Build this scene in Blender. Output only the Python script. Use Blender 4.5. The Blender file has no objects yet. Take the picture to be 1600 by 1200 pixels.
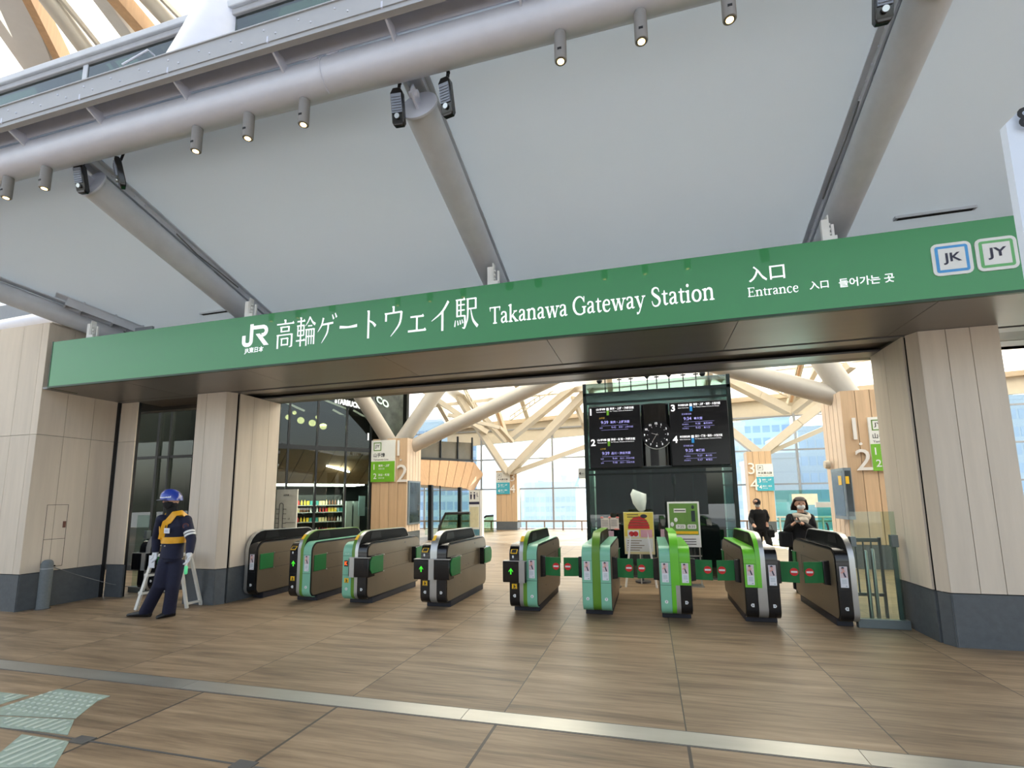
import bpy, bmesh, math, random
from mathutils import Vector, Matrix
random.seed(7)
scn = bpy.context.scene
COL = scn.collection
V = Vector
# ------------------------------------------------------------------ camera geometry (1600x1200 frame)
CX, CY, FPX, CAMH = 808.0, 676.0, 758.0, 1.55
_y = V((1014-CX, 777-CY, FPX)).normalized()
_x = -V((-2048-CX, 816-CY, FPX))
_x = (_x - _y*_x.dot(_y)).normalized()
_z = _x.cross(_y)
if _z.y > 0: _z = -_z
CAM = V((0, 0, CAMH))
def ray(x, y):
    c = V((x-CX, y-CY, FPX)); return V((_x.dot(c), _y.dot(c), _z.dot(c)))
def PY(x, y, Y): d = ray(x, y); return CAM + d*(Y/d.y)      # point of the place at depth Y
def PX(x, y, X): d = ray(x, y); return CAM + d*(X/d.x)
def PZ(x, y, z=0.0): d = ray(x, y); return CAM + d*((z-CAMH)/d.z)
cd = bpy.data.cameras.new('camera'); cam = bpy.data.objects.new('camera', cd); COL.objects.link(cam)
cd.sensor_fit = 'HORIZONTAL'; cd.sensor_width = 36.0; cd.lens = 36.0*FPX/1600
cd.shift_x = (800-CX)/1600; cd.shift_y = (CY-600)/1600; cd.clip_start = .05; cd.clip_end = 800
right = V((_x.x, _y.x, _z.x)); down = V((_x.y, _y.y, _z.y)); fwd = V((_x.z, _y.z, _z.z))
M = Matrix.Identity(4)
for i in range(3): M[i][0] = right[i]; M[i][1] = -down[i]; M[i][2] = -fwd[i]; M[i][3] = CAM[i]
cam.matrix_world = M; scn.camera = cam
# ------------------------------------------------------------------ materials
def lin(c):
    return tuple((v/255/12.92 if v/255 <= .04045 else ((v/255+.055)/1.055)**2.4) for v in c)
MATS = {}
def nodes(name):
    m = bpy.data.materials.new(name); m.use_nodes = True; nt = m.node_tree
    return m, nt, nt.nodes['Principled BSDF']
def N(nt, t, **kw):
    n = nt.nodes.new(t)
    for k, v in kw.items():
        if k in n.inputs: n.inputs[k].default_value = v
        else: setattr(n, k, v)
    return n
def L(nt, a, b): nt.links.new(a, b)
def mat(name, rgb, rough=.5, metal=0., var=.08, scale=(6, 6, 6), spec=.5, emit=0., ergb=None, coat=0., bump=0., island=0., detail=4.):
    if name in MATS: return MATS[name]
    m, nt, b = nodes(name); c = lin(rgb)
    tc = N(nt, 'ShaderNodeTexCoord'); mp = N(nt, 'ShaderNodeMapping', Scale=scale)
    nz = N(nt, 'ShaderNodeTexNoise', Scale=1.0, Detail=detail, Roughness=.6)
    L(nt, tc.outputs['Object'], mp.inputs['Vector']); L(nt, mp.outputs[0], nz.inputs['Vector'])
    rp = N(nt, 'ShaderNodeValToRGB')
    rp.color_ramp.elements[0].position = .28; rp.color_ramp.elements[1].position = .72
    rp.color_ramp.elements[0].color = tuple(min(1, v*(1-var)) for v in c)+(1,)
    rp.color_ramp.elements[1].color = tuple(min(1, v*(1+var)) for v in c)+(1,)
    L(nt, nz.outputs['Fac'], rp.inputs['Fac']); out = rp.outputs['Color']
    if island:
        g = N(nt, 'ShaderNodeNewGeometry'); mr = N(nt, 'ShaderNodeMapRange'); hs = N(nt, 'ShaderNodeHueSaturation')
        mr.inputs['To Min'].default_value = 1-island; mr.inputs['To Max'].default_value = 1+island
        L(nt, g.outputs['Random Per Island'], mr.inputs['Value']); L(nt, mr.outputs[0], hs.inputs['Value']); L(nt, out, hs.inputs['Color']); out = hs.outputs['Color']
    L(nt, out, b.inputs['Base Color'])
    b.inputs['Roughness'].default_value = rough; b.inputs['Metallic'].default_value = metal
    b.inputs['Specular IOR Level'].default_value = spec; b.inputs['Coat Weight'].default_value = coat
    if bump:
        bp = N(nt, 'ShaderNodeBump', Strength=bump, Distance=.01); L(nt, nz.outputs['Fac'], bp.inputs['Height']); L(nt, bp.outputs[0], b.inputs['Normal'])
    if emit:
        b.inputs['Emission Color'].default_value = lin(ergb or rgb)+(1,); b.inputs['Emission Strength'].default_value = emit
    MATS[name] = m; return m
def glassmat(name, rgb, refl=.12, tint=.8, rough=.0):
    """architectural glass: tinted see-through sheet with a mirror share (no refraction, so it stays clean)"""
    if name in MATS: return MATS[name]
    m, nt, b = nodes(name); nt.nodes.remove(b); o = nt.nodes['Material Output']
    tr = N(nt, 'ShaderNodeBsdfTransparent'); tr.inputs[0].default_value = lin(rgb)+(1,)
    gl = N(nt, 'ShaderNodeBsdfGlossy'); gl.inputs['Roughness'].default_value = rough
    gl.inputs['Color'].default_value = (.9, .95, .95, 1)
    fr = N(nt, 'ShaderNodeFresnel', IOR=1.5); ad = N(nt, 'ShaderNodeMath', operation='ADD', use_clamp=True); ad.inputs[1].default_value = refl
    mx = N(nt, 'ShaderNodeMixShader'); ge = N(nt, 'ShaderNodeNewGeometry'); iv = N(nt, 'ShaderNodeMath', operation='SUBTRACT'); iv.inputs[0].default_value = 1
    fm = N(nt, 'ShaderNodeMath', operation='MULTIPLY'); L(nt, ge.outputs['Backfacing'], iv.inputs[1])
    L(nt, fr.outputs[0], ad.inputs[0]); L(nt, ad.outputs[0], fm.inputs[0]); L(nt, iv.outputs[0], fm.inputs[1]); L(nt, fm.outputs[0], mx.inputs[0]); L(nt, tr.outputs[0], mx.inputs[1]); L(nt, gl.outputs[0], mx.inputs[2]); L(nt, mx.outputs[0], o.inputs[0])
    MATS[name] = m; return m
def floor_material():
    m, nt, b = nodes('wood_look_floor_tiles')
    tc = N(nt, 'ShaderNodeTexCoord'); sp = N(nt, 'ShaderNodeSeparateXYZ'); L(nt, tc.outputs['Object'], sp.inputs[0])
    def math_(op, a, bb, **k):
        n = N(nt, 'ShaderNodeMath', operation=op)
        for i, s in ((0, a), (1, bb)):
            if s is None: continue
            if isinstance(s, (int, float)): n.inputs[i].default_value = s
            else: L(nt, s, n.inputs[i])
        return n.outputs[0]
    TW, TD = 1.2665, 2.54
    ux = math_('DIVIDE', math_('ADD', sp.outputs[0], 1.1+TW*40), TW); uy = math_('DIVIDE', math_('ADD', sp.outputs[1], -3.62+TD*40), TD)
    fx = math_('FRACT', ux, None); fy = math_('FRACT', uy, None)
    cell = N(nt, 'ShaderNodeCombineXYZ'); L(nt, math_('FLOOR', ux, None), cell.inputs[0]); L(nt, math_('FLOOR', uy, None), cell.inputs[1])
    wn = N(nt, 'ShaderNodeTexWhiteNoise', noise_dimensions='3D'); L(nt, cell.outputs[0], wn.inputs['Vector'])
    # streaky grain running along X
    off = N(nt, 'ShaderNodeVectorMath', operation='MULTIPLY_ADD'); L(nt, wn.outputs['Color'], off.inputs[0]); off.inputs[1].default_value = (7, 7, 7); L(nt, tc.outputs['Object'], off.inputs[2])
    def streak(sc, det):
        mp = N(nt, 'ShaderNodeMapping', Scale=sc); L(nt, off.outputs[0], mp.inputs['Vector'])
        n = N(nt, 'ShaderNodeTexNoise', Scale=1.0, Detail=det, Roughness=.62, Distortion=.35); L(nt, mp.outputs[0], n.inputs['Vector']); return n.outputs['Fac']
    a = streak((.75, 8, 1), 5.); c = streak((2.2, 34, 1), 4.)
    f = math_('ADD', math_('MULTIPLY', a, .68), math_('MULTIPLY', c, .32))
    rp = N(nt, 'ShaderNodeValToRGB'); e = rp.color_ramp.elements
    e[0].position = .30; e[0].color = lin((86, 72, 57))+(1,); e[1].position = .70; e[1].color = lin((167, 145, 118))+(1,)
    k = e.new(.44); k.color = lin((122, 103, 81))+(1,); k = e.new(.56); k.color = lin((146, 125, 100))+(1,)
    L(nt, f, rp.inputs[0])
    hs = N(nt, 'ShaderNodeHueSaturation'); mr = N(nt, 'ShaderNodeMapRange'); mr.inputs['To Min'].default_value = .93; mr.inputs['To Max'].default_value = 1.07
    L(nt, wn.outputs['Value'], mr.inputs[0]); L(nt, mr.outputs[0], hs.inputs['Value']); L(nt, rp.outputs[0], hs.inputs['Color'])
    # open joints: thin inside the gate line, wider outside the steel strip
    outer = math_('LESS_THAN', sp.outputs[1], 3.5)
    half = math_('ADD', math_('MULTIPLY', outer, .006), .0045)
    jx = math_('LESS_THAN', math_('MULTIPLY', math_('ABSOLUTE', math_('SUBTRACT', math_('FRACT', math_('ADD', ux, .5), None), .5), None), TW), half)
    jy = math_('LESS_THAN', math_('MULTIPLY', math_('ABSOLUTE', math_('SUBTRACT', math_('FRACT', math_('ADD', uy, .5), None), .5), None), TD), .003)
    jt = math_('MAXIMUM', jx, jy)
    mx = N(nt, 'ShaderNodeMix', data_type='RGBA'); L(nt, jt, mx.inputs['Factor']); L(nt, hs.outputs[0], mx.inputs['A']); mx.inputs['B'].default_value = lin((70, 64, 58))+(1,)
    L(nt, mx.outputs['Result'], b.inputs['Base Color'])
    b.inputs['Roughness'].default_value = .42; b.inputs['Specular IOR Level'].default_value = .35
    bp = N(nt, 'ShaderNodeBump', Strength=.12, Distance=.004); L(nt, f, bp.inputs['Height']); L(nt, bp.outputs[0], b.inputs['Normal'])
    return m
# ------------------------------------------------------------------ mesh builder
ROOTM = {}
class MB:
    def __init__(s): s.bm = bmesh.new(); s.mi = 0
    def face(s, vs):
        try: f = s.bm.faces.new(vs); f.material_index = s.mi; return f
        except ValueError: return None
    def box(s, x0, x1, y0, y1, z0, z1, M=None):
        p = [V((x, y, z)) for z in (z0, z1) for y in (y0, y1) for x in (x0, x1)]
        if M: p = [M @ q for q in p]
        v = [s.bm.verts.new(q) for q in p]
        for f in ((0, 2, 3, 1), (4, 5, 7, 6), (0, 1, 5, 4), (2, 6, 7, 3), (0, 4, 6, 2), (1, 3, 7, 5)): s.face([v[i] for i in f])
        return s
    def rings(s, rings, cap=True, closed=True):
        R = [[s.bm.verts.new(q) for q in r] for r in rings]; n = len(R[0])
        for a, b in zip(R, R[1:]):
            for i in range(n if closed else n-1): s.face([a[i], a[(i+1) % n], b[(i+1) % n], b[i]])
        if cap: s.face(R[0][::-1]); s.face(R[-1])
        return s
    def tube(s, p0, p1, r0, r1=None, seg=20, cap=True):
        return s.path([p0, p1], [r0, r0 if r1 is None else r1], seg, cap)
    def path(s, pts, rad, seg=12, cap=True, sq=1.0, up=None):
        pts = [V(p) for p in pts]
        if isinstance(rad, (int, float)): rad = [rad]*len(pts)
        rings = []; prev = None
        for i, p in enumerate(pts):
            t = (pts[min(i+1, len(pts)-1)] - pts[max(i-1, 0)]).normalized()
            if prev is None:
                a = V(up) if up else (V((0, 0, 1)) if abs(t.z) < .9 else V((1, 0, 0)))
            else: a = prev
            u = (a - t*a.dot(t)).normalized(); w = t.cross(u); prev = u
            r = rad[i]; ru, rw = r if isinstance(r, (tuple, list)) else (r, r)
            rings.append([p + u*(ru*math.cos(2*math.pi*k/seg)) + w*(rw*math.sin(2*math.pi*k/seg)) for k in range(seg)])
        return s.rings(rings, cap)
    def bar(s, p0, p1, w, h, up=(0, 0, 1)):
        """rectangular member of width w and height h"""
        p0, p1 = V(p0), V(p1); t = (p1-p0).normalized(); a = V(up)
        if abs(t.dot(a)) > .99: a = V((0, 1, 0))
        sd = t.cross(a).normalized(); u = sd.cross(t)
        return s.rings([[p + sd*(w/2*i) + u*(h/2*j) for i, j in ((-1, -1), (1, -1), (1, 1), (-1, 1))] for p in (p0, p1)])
    def prism(s, poly, axis, a0, a1):
        """2-D polygon extruded along an axis: 'x' takes (y,z), 'y' takes (x,z), 'z' takes (x,y)"""
        def P(q, a): return V((a, q[0], q[1])) if axis == 'x' else V((q[0], a, q[1])) if axis == 'y' else V((q[0], q[1], a))
        return s.rings([[P(q, a) for q in poly] for a in (a0, a1)])
    def slab(s, pts, th, off=0.):
        pts = [V(p) for p in pts]; n = (pts[1]-pts[0]).cross(pts[2]-pts[0]).normalized()
        return s.rings([[p + n*off for p in pts], [p + n*(off+th) for p in pts]])
    def ribbon(s, path, th, axis, a0, a1):
        """open 2-D path thickened by th to its left and extruded along an axis"""
        n = len(path); nr = []
        for i in range(n):
            d = V(path[min(i+1, n-1)]) - V(path[max(i-1, 0)]); d = V((d[0], d[1])).normalized(); nr.append((-d[1], d[0]))
        o = [(path[i][0]+nr[i][0]*th, path[i][1]+nr[i][1]*th) for i in range(n)]
        def P(q, a): return V((a, q[0], q[1])) if axis == 'x' else V((q[0], a, q[1])) if axis == 'y' else V((q[0], q[1], a))
        R = [[s.bm.verts.new(P(q, a)) for q in pp] for pp, a in ((path, a0), (path, a1), (o, a1), (o, a0))]
        for k in range(4):
            A, B = R[k], R[(k+1) % 4]
            for i in range(n-1): s.face([A[i], A[i+1], B[i+1], B[i]])
        s.face([R[0][0], R[1][0], R[2][0], R[3][0]]); s.face([R[3][-1], R[2][-1], R[1][-1], R[0][-1]])
        return s
    def ball(s, c, r, seg=16, rin=10, M=None):
        c = V(c); rr = r if isinstance(r, (tuple, list)) else (r, r, r); rings = []
        for j in range(1, rin):
            a = math.pi*j/rin
            q = [V((rr[0]*math.sin(a)*math.cos(2*math.pi*k/seg), rr[1]*math.sin(a)*math.sin(2*math.pi*k/seg), -rr[2]*math.cos(a))) for k in range(seg)]
            rings.append([c + (M @ p if M else p) for p in q])
        R = [[s.bm.verts.new(q) for q in r_] for r_ in rings]
        for a, b in zip(R, R[1:]):
            for i in range(seg): s.face([a[i], a[(i+1) % seg], b[(i+1) % seg], b[i]])
        for R_, sg in ((R[0], -1), (R[-1], 1)):
            z = V((0, 0, sg*rr[2])); v = s.bm.verts.new(c + (M @ z if M else z))
            for i in range(seg): s.face([R_[i], R_[(i+1) % seg], v] if sg > 0 else [R_[(i+1) % seg], R_[i], v])
        return s
    def disc(s, c, r, n, th, seg=24):
        n = V(n).normalized(); return s.tube(V(c), V(c)+n*th, r, r, seg)
    def mesh(s, verts, faces, M):
        v = [s.bm.verts.new(M @ V(q)) for q in verts]
        for f in faces: s.face([v[i] for i in f])
        return s
    def build(s, name, mats, parent=None, smooth=40, bevel=0., remesh=0., subd=0, kind=None):
        bm = s.bm
        bmesh.ops.recalc_face_normals(bm, faces=bm.faces[:])
        me = bpy.data.meshes.new(name)
        if parent is not None:
            bm.transform(ROOTM[parent.name].inverted())
        elif not s.__dict__.get('keep'):
            pass
        bm.to_mesh(me); bm.free()
        for m_ in (mats if isinstance(mats, (list, tuple)) else [mats]): me.materials.append(m_)
        if smooth:
            for p in me.polygons: p.use_smooth = True
            me.set_sharp_from_angle(angle=math.radians(smooth))
        o = bpy.data.objects.new(name, me); COL.objects.link(o)
        if parent is not None:
            o.parent = parent; ROOTM[o.name] = ROOTM[parent.name].copy()
        else: ROOTM[o.name] = Matrix.Identity(4)
        if bevel:
            b = o.modifiers.new('bevel', 'BEVEL'); b.width = bevel; b.segments = 2; b.limit_method = 'ANGLE'; b.angle_limit = math.radians(50)
        if remesh:
            r = o.modifiers.new('remesh', 'REMESH'); r.mode = 'VOXEL'; r.voxel_size = remesh; r.use_smooth_shade = True
            sm = o.modifiers.new('smooth', 'SMOOTH'); sm.iterations = 3; sm.factor = .5
        if kind: o['kind'] = kind
        return o
def thing(name, loc, label, cat, group=None, rz=0.):
    o = bpy.data.objects.new(name, None); COL.objects.link(o); o.location = loc; o.rotation_euler = (0, 0, rz); o.empty_display_size = .2
    o['label'] = label; o['category'] = cat
    if group: o['group'] = group
    ROOTM[o.name] = Matrix.Translation(V(loc)) @ Matrix.Rotation(rz, 4, 'Z')
    return o
def tag(o, label, cat, group=None):
    o['label'] = label; o['category'] = cat
    if group: o['group'] = group
    return o
def structure(o, label=None):
    o['kind'] = 'structure'
    if label: o['label'] = label
    return o
def copy_tree(o, parent=None):
    c = o.copy(); COL.objects.link(c)
    ROOTM[c.name] = ROOTM[o.name].copy()
    if parent is not None: c.parent = parent
    for ch in list(o.children): copy_tree(ch, c)
    return c
# ------------------------------------------------------------------ lettering
_TXT = {}
def text_geo(s, bold=0.):
    k = (s, bold)
    if k in _TXT: return _TXT[k]
    cu = bpy.data.curves.new('lettering', 'FONT'); cu.body = s; cu.size = 1.; cu.offset = bold; cu.resolution_u = 3
    ob = bpy.data.objects.new('lettering', cu); me = ob.to_mesh()
    vs = [tuple(v.co) for v in me.vertices]; fs = [tuple(p.vertices) for p in me.polygons]
    ob.to_mesh_clear(); bpy.data.objects.remove(ob); bpy.data.curves.remove(cu)
    _TXT[k] = (vs, fs); return _TXT[k]
def put_text(mb, s, org, rt, up, width=None, height=None, bold=0., align='l', geo=None, lift=.002, slant=0.):
    """lay lettering on a surface: org = lower left corner, rt / up = unit directions; fitted to width and/or height"""
    vs, fs = geo or text_geo(s, bold)
    if not vs: return
    x0, x1 = min(v[0] for v in vs), max(v[0] for v in vs); y0, y1 = min(v[1] for v in vs), max(v[1] for v in vs)
    w, h = max(x1-x0, 1e-6), max(y1-y0, 1e-6)
    sy = height/h if height else width/w
    sx = width/w if width else sy
    rt, up = V(rt).normalized(), V(up).normalized(); n = rt.cross(up); o = V(org)
    if align == 'c': o = o - rt*(w*sx/2)
    if align == 'r': o = o - rt*(w*sx)
    V_ = []
    for v in vs:
        V_.append(o + rt*((v[0]-x0)*sx + slant*(v[1]-y0)*sy) + up*((v[1]-y0)*sy) + n*lift)
    mb.mesh(V_, fs, Matrix.Identity(4))
def arc(cx, cy, r, a0, a1, n=6):
    return [(cx+r*math.cos(math.radians(a0+(a1-a0)*i/n)), cy+r*math.sin(math.radians(a0+(a1-a0)*i/n))) for i in range(n+1)]
def rrect(x0, x1, y0, y1, r, n=4):
    return arc(x1-r, y0+r, r, -90, 0, n)+arc(x1-r, y1-r, r, 0, 90, n)+arc(x0+r, y1-r, r, 90, 180, n)+arc(x0+r, y0+r, r, 180, 270, n)
# a bookish roman face with bracketed serifs, drawn stroke by stroke
def _cr(p, w, n=6):
    out, ow = [], []
    for i in range(len(p)-1):
        a, b, c, d = p[max(i-1, 0)], p[i], p[i+1], p[min(i+2, len(p)-1)]
        for k in range(n):
            t = k/n
            out.append(tuple(.5*((2*b[j])+(-a[j]+c[j])*t+(2*a[j]-5*b[j]+4*c[j]-d[j])*t*t+(-a[j]+3*b[j]-3*c[j]+d[j])*t**3) for j in (0, 1))); ow.append(w[i]+(w[i+1]-w[i])*t)
    return out+[p[-1]], ow+[w[-1]]
def serif_geo(text):
    T, t_ = .098, .048
    vs, fs = [], []
    def poly(p):
        b = len(vs); vs.extend((x, y, 0) for x, y in p); fs.append(tuple(range(b, b+len(p))))
    def stroke(p, w, curved=True):
        if curved and len(p) > 2: p, w = _cr(p, w)
        n = len(p); Lf, Rt = [], []
        for i in range(n):
            a, b = p[max(i-1, 0)], p[min(i+1, n-1)]; dx, dy = b[0]-a[0], b[1]-a[1]; l = math.hypot(dx, dy) or 1
            nx, ny = -dy/l*w[i]/2, dx/l*w[i]/2; Lf.append((p[i][0]+nx, p[i][1]+ny)); Rt.append((p[i][0]-nx, p[i][1]-ny))
        b = len(vs); vs.extend((x, y, 0) for x, y in Lf+Rt)
        for i in range(n-1): fs.append((b+i, b+n+i, b+n+i+1, b+i+1))
    def foot(X, x, y=0., w=.22, up=1): poly([(X+x-w/2, y), (X+x+w/2, y), (X+x+w/2, y+.03*up), (X+x+.05, y+.06*up), (X+x-.05, y+.06*up), (X+x-w/2, y+.03*up)][::up])
    def flag(X, x, y): poly([(X+x-.12, y-.05), (X+x-.04, y-.09), (X+x+.049, y-.06), (X+x+.049, y+.01), (X+x-.12, y-.025)])
    X = 0.
    for ch in text:
        S = lambda p, w, c=True: stroke([(X+a, b) for a, b in p], w, c)
        if ch == ' ': X += .24; continue
        if ch == 'T': S([(.31, 0), (.31, .65)], [T, T]); S([(.03, .635), (.59, .635)], [.05, .05]); S([(.04, .65), (.055, .49)], [.06, .02]); S([(.58, .65), (.565, .49)], [.06, .02]); foot(X, .31); a = .60
        elif ch == 'a':
            S([(.07, .32), (.10, .40), (.20, .425), (.285, .38), (.30, .29), (.30, .09), (.34, .025), (.42, .05)], [.075, .07, .05, .08, T, T, .06, .02])
            S([(.30, .265), (.19, .23), (.095, .17), (.08, .09), (.13, .025), (.21, .035), (.30, .10)], [.04, .055, .085, .095, .07, .05, .04]); a = .435
        elif ch == 'k': S([(.12, 0), (.12, .69)], [T, T]); flag(X, .12, .69); foot(X, .12); S([(.13, .16), (.36, .40)], [t_, t_]); foot(X, .37, .43, .19, -1); S([(.21, .25), (.43, .02)], [T, T]); foot(X, .44, 0, .20); a = .53
        elif ch == 'n': S([(.12, 0), (.12, .42)], [T, T]); flag(X, .12, .43); foot(X, .12); S([(.12, .30), (.21, .39), (.31, .415), (.395, .36), (.41, .25), (.41, 0)], [.04, .055, .08, .1, T, T]); foot(X, .41); a = .54
        elif ch == 'w':
            S([(.09, .42), (.235, -.01)], [T, T]); S([(.225, .0), (.36, .40)], [t_, t_]); S([(.36, .42), (.505, -.01)], [T, T]); S([(.495, 0), (.63, .41)], [t_, t_])
            for x in (.09, .36, .64): foot(X, x, .43, .19, -1)
            a = .71
        elif ch == 'G':
            S([(.575, .48), (.50, .60), (.37, .655), (.20, .60), (.08, .44), (.08, .23), (.20, .05), (.38, -.005), (.50, .02), (.60, .08)], [.05, .055, .055, .085, .11, .11, .085, .055, .06, .07])
            S([(.58, .03), (.58, .27)], [T, T]); foot(X, .58, .29, .22, -1); S([(.585, .43), (.585, .66)], [.03, .05]); a = .70
        elif ch == 't': S([(.14, .53), (.14, .40), (.14, .11), (.19, .025), (.30, .06)], [.03, .09, T, .085, .025]); S([(.02, .40), (.29, .40)], [.05, .05]); a = .32
        elif ch == 'e': S([(.07, .245), (.37, .245)], [.05, .05]); S([(.36, .25), (.335, .37), (.225, .425), (.11, .36), (.075, .215), (.12, .06), (.235, .005), (.33, .035), (.39, .11)], [.07, .075, .05, .085, .105, .095, .065, .05, .02]); a = .43
        elif ch == 'y': S([(.09, .42), (.25, .01)], [T, T]); S([(.41, .41), (.26, .02), (.17, -.17), (.07, -.19)], [t_, t_, .05, .1]); foot(X, .09, .43, .2, -1); foot(X, .41, .43, .17, -1); a = .49
        elif ch == 'S': S([(.40, .49), (.36, .61), (.245, .655), (.125, .60), (.105, .48), (.22, .375), (.36, .28), (.415, .16), (.35, .035), (.215, -.005), (.11, .05), (.06, .19)], [.03, .05, .055, .085, .1, .12, .12, .1, .075, .055, .05, .03]); a = .50
        elif ch == 'i': S([(.12, 0), (.12, .42)], [T, T]); flag(X, .12, .43); foot(X, .12); poly([(X+.115+.062*math.cos(k*.524), .60+.062*math.sin(k*.524)) for k in range(12)]); a = .25
        elif ch == 'o':
            m = [(.25+.17*math.cos(k*math.pi/6), .21+.195*math.sin(k*math.pi/6)) for k in range(13)]; S(m, [.055+.05*abs(math.cos(k*math.pi/6)) for k in range(13)], True); a = .50
        elif ch == 'E':
            S([(.14, 0), (.14, .65)], [T, T]); foot(X, .10, 0, .14); foot(X, .10, .65, .14, -1)
            for y, x in ((.625, .50), (.335, .40), (.025, .52)): S([(.14, y), (x, y)], [.05, .05])
            S([(.49, .65), (.50, .50)], [.05, .02]); S([(.40, .42), (.40, .25)], [.03, .03]); S([(.52, 0), (.535, .16)], [.05, .02]); a = .58
        elif ch == 'r': S([(.12, 0), (.12, .42)], [T, T]); flag(X, .12, .43); foot(X, .12); S([(.12, .28), (.20, .385), (.29, .40), (.33, .375)], [.04, .055, .085, .06]); a = .36
        elif ch == 'c': S([(.36, .33), (.33, .39), (.235, .425), (.115, .36), (.075, .215), (.12, .06), (.235, .005), (.32, .03), (.385, .11)], [.08, .075, .05, .085, .105, .095, .065, .05, .02]); a = .43
        else: a = .4
        X += a
    return vs, fs

def brush_geo(text):
    """upright brush-cut characters: heavy uprights, thin levels with a small wedge at their end"""
    vs, fs = [], []
    def poly(p): b = len(vs); vs.extend((x, y, 0) for x, y in p); fs.append(tuple(range(b, b+len(p))))
    X = 0.
    def st(p, w, curved=True):
        p = [(X+a, c) for a, c in p]
        if len(p) > 2 and curved: p, w = _cr(p, w)
        n = len(p); A, B = [], []
        for i in range(n):
            a, c = p[max(i-1, 0)], p[min(i+1, n-1)]; dx, dy = c[0]-a[0], c[1]-a[1]; l = math.hypot(dx, dy) or 1
            A.append((p[i][0]-dy/l*w[i]/2, p[i][1]+dx/l*w[i]/2)); B.append((p[i][0]+dy/l*w[i]/2, p[i][1]-dx/l*w[i]/2))
        b = len(vs); vs.extend((x, y, 0) for x, y in A+B)
        for i in range(n-1): fs.append((b+i, b+n+i, b+n+i+1, b+i+1))
    def h(x0, x1, y, w=.05): st([(x0, y), (x1, y)], [w, w]); poly([(X+x1-.10, y), (X+x1-.035, y+.075), (X+x1+.025, y-.02)])
    def hh(x0, x1, y, w=.045): st([(x0, y), (x1, y)], [w, w])
    def v(x, y1, y0, w=.088): st([(x, y1), (x, y0)], [w, w]); poly([(X+x-w/2-.03, y1+.012), (X+x-w/2, y1-.05), (X+x+w/2, y1)])
    for ch in text:
        if ch == '高':
            v(.5, .98, .86); h(.05, .95, .84); v(.30, .74, .56); v(.70, .74, .56); hh(.30, .70, .73); hh(.30, .70, .58)
            v(.13, .47, .0); hh(.13, .87, .46); v(.87, .47, .04); st([(.87, .05), (.74, .03)], [.06, .02]); v(.34, .34, .09, .07); v(.66, .34, .09, .07); hh(.34, .66, .33); hh(.34, .66, .12)
        elif ch == '輪':
            h(.05, .45, .86); v(.25, .99, .0, .075); v(.10, .72, .36, .065); v(.41, .72, .36, .065)
            for y in (.71, .54, .37): hh(.10, .41, y)
            h(.02, .48, .20); st([(.72, .98), (.62, .82), (.49, .68)], [.08, .055, .02]); st([(.72, .97), (.84, .80), (.99, .70)], [.03, .07, .1]); hh(.62, .84, .67)
            v(.55, .56, .0, .07); hh(.55, .94, .55); v(.94, .56, .03, .075); v(.68, .55, .04, .05); v(.81, .55, .04, .05); hh(.55, .94, .31)
        elif ch == 'ゲ':
            st([(.32, .88), (.24, .64), (.05, .42)], [.09, .07, .02]); st([(.24, .65), (.82, .68)], [.06, .07]); st([(.58, .66), (.53, .36), (.26, .03)], [.09, .075, .02])
            st([(.76, .96), (.84, .80)], [.04, .08]); st([(.90, 1.0), (.98, .85)], [.04, .08])
        elif ch == 'ー': st([(.07, .50), (.5, .47), (.93, .49)], [.10, .065, .10])
        elif ch == 'ト': v(.40, .93, .02, .095); st([(.42, .60), (.60, .52), (.74, .40)], [.04, .07, .11])
        elif ch == 'ウ': v(.50, .97, .78); v(.15, .77, .50); st([(.15, .75), (.88, .77)], [.055, .06]); st([(.87, .78), (.78, .38), (.38, .0)], [.10, .085, .02])
        elif ch == 'ェ': h(.20, .80, .55, .06); v(.50, .56, .12, .085); h(.10, .90, .10, .065)
        elif ch == 'イ': st([(.82, .92), (.54, .60), (.08, .34)], [.10, .075, .02]); v(.56, .60, .0, .095)
        elif ch == '駅':
            v(.12, .92, .38, .075); v(.28, .92, .40, .06); h(.12, .46, .91)
            for y in (.75, .58, .40): hh(.12, .45, y)
            st([(.45, .41), (.46, .12), (.42, .02), (.34, .04)], [.075, .08, .06, .02])
            for p in (((.05, .28), (.02, .08)), ((.14, .27), (.17, .12)), ((.24, .28), (.27, .14)), ((.33, .29), (.37, .17))): st(list(p), [.035, .06])
            v(.58, .92, .58, .075); hh(.58, .92, .91); v(.92, .92, .58, .075); hh(.58, .92, .60); st([(.585, .60), (.56, .28), (.44, .0)], [.075, .065, .02]); st([(.70, .60), (.80, .25), (1.0, .03)], [.03, .075, .11])
        X += 1.08
    return vs, fs
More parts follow.
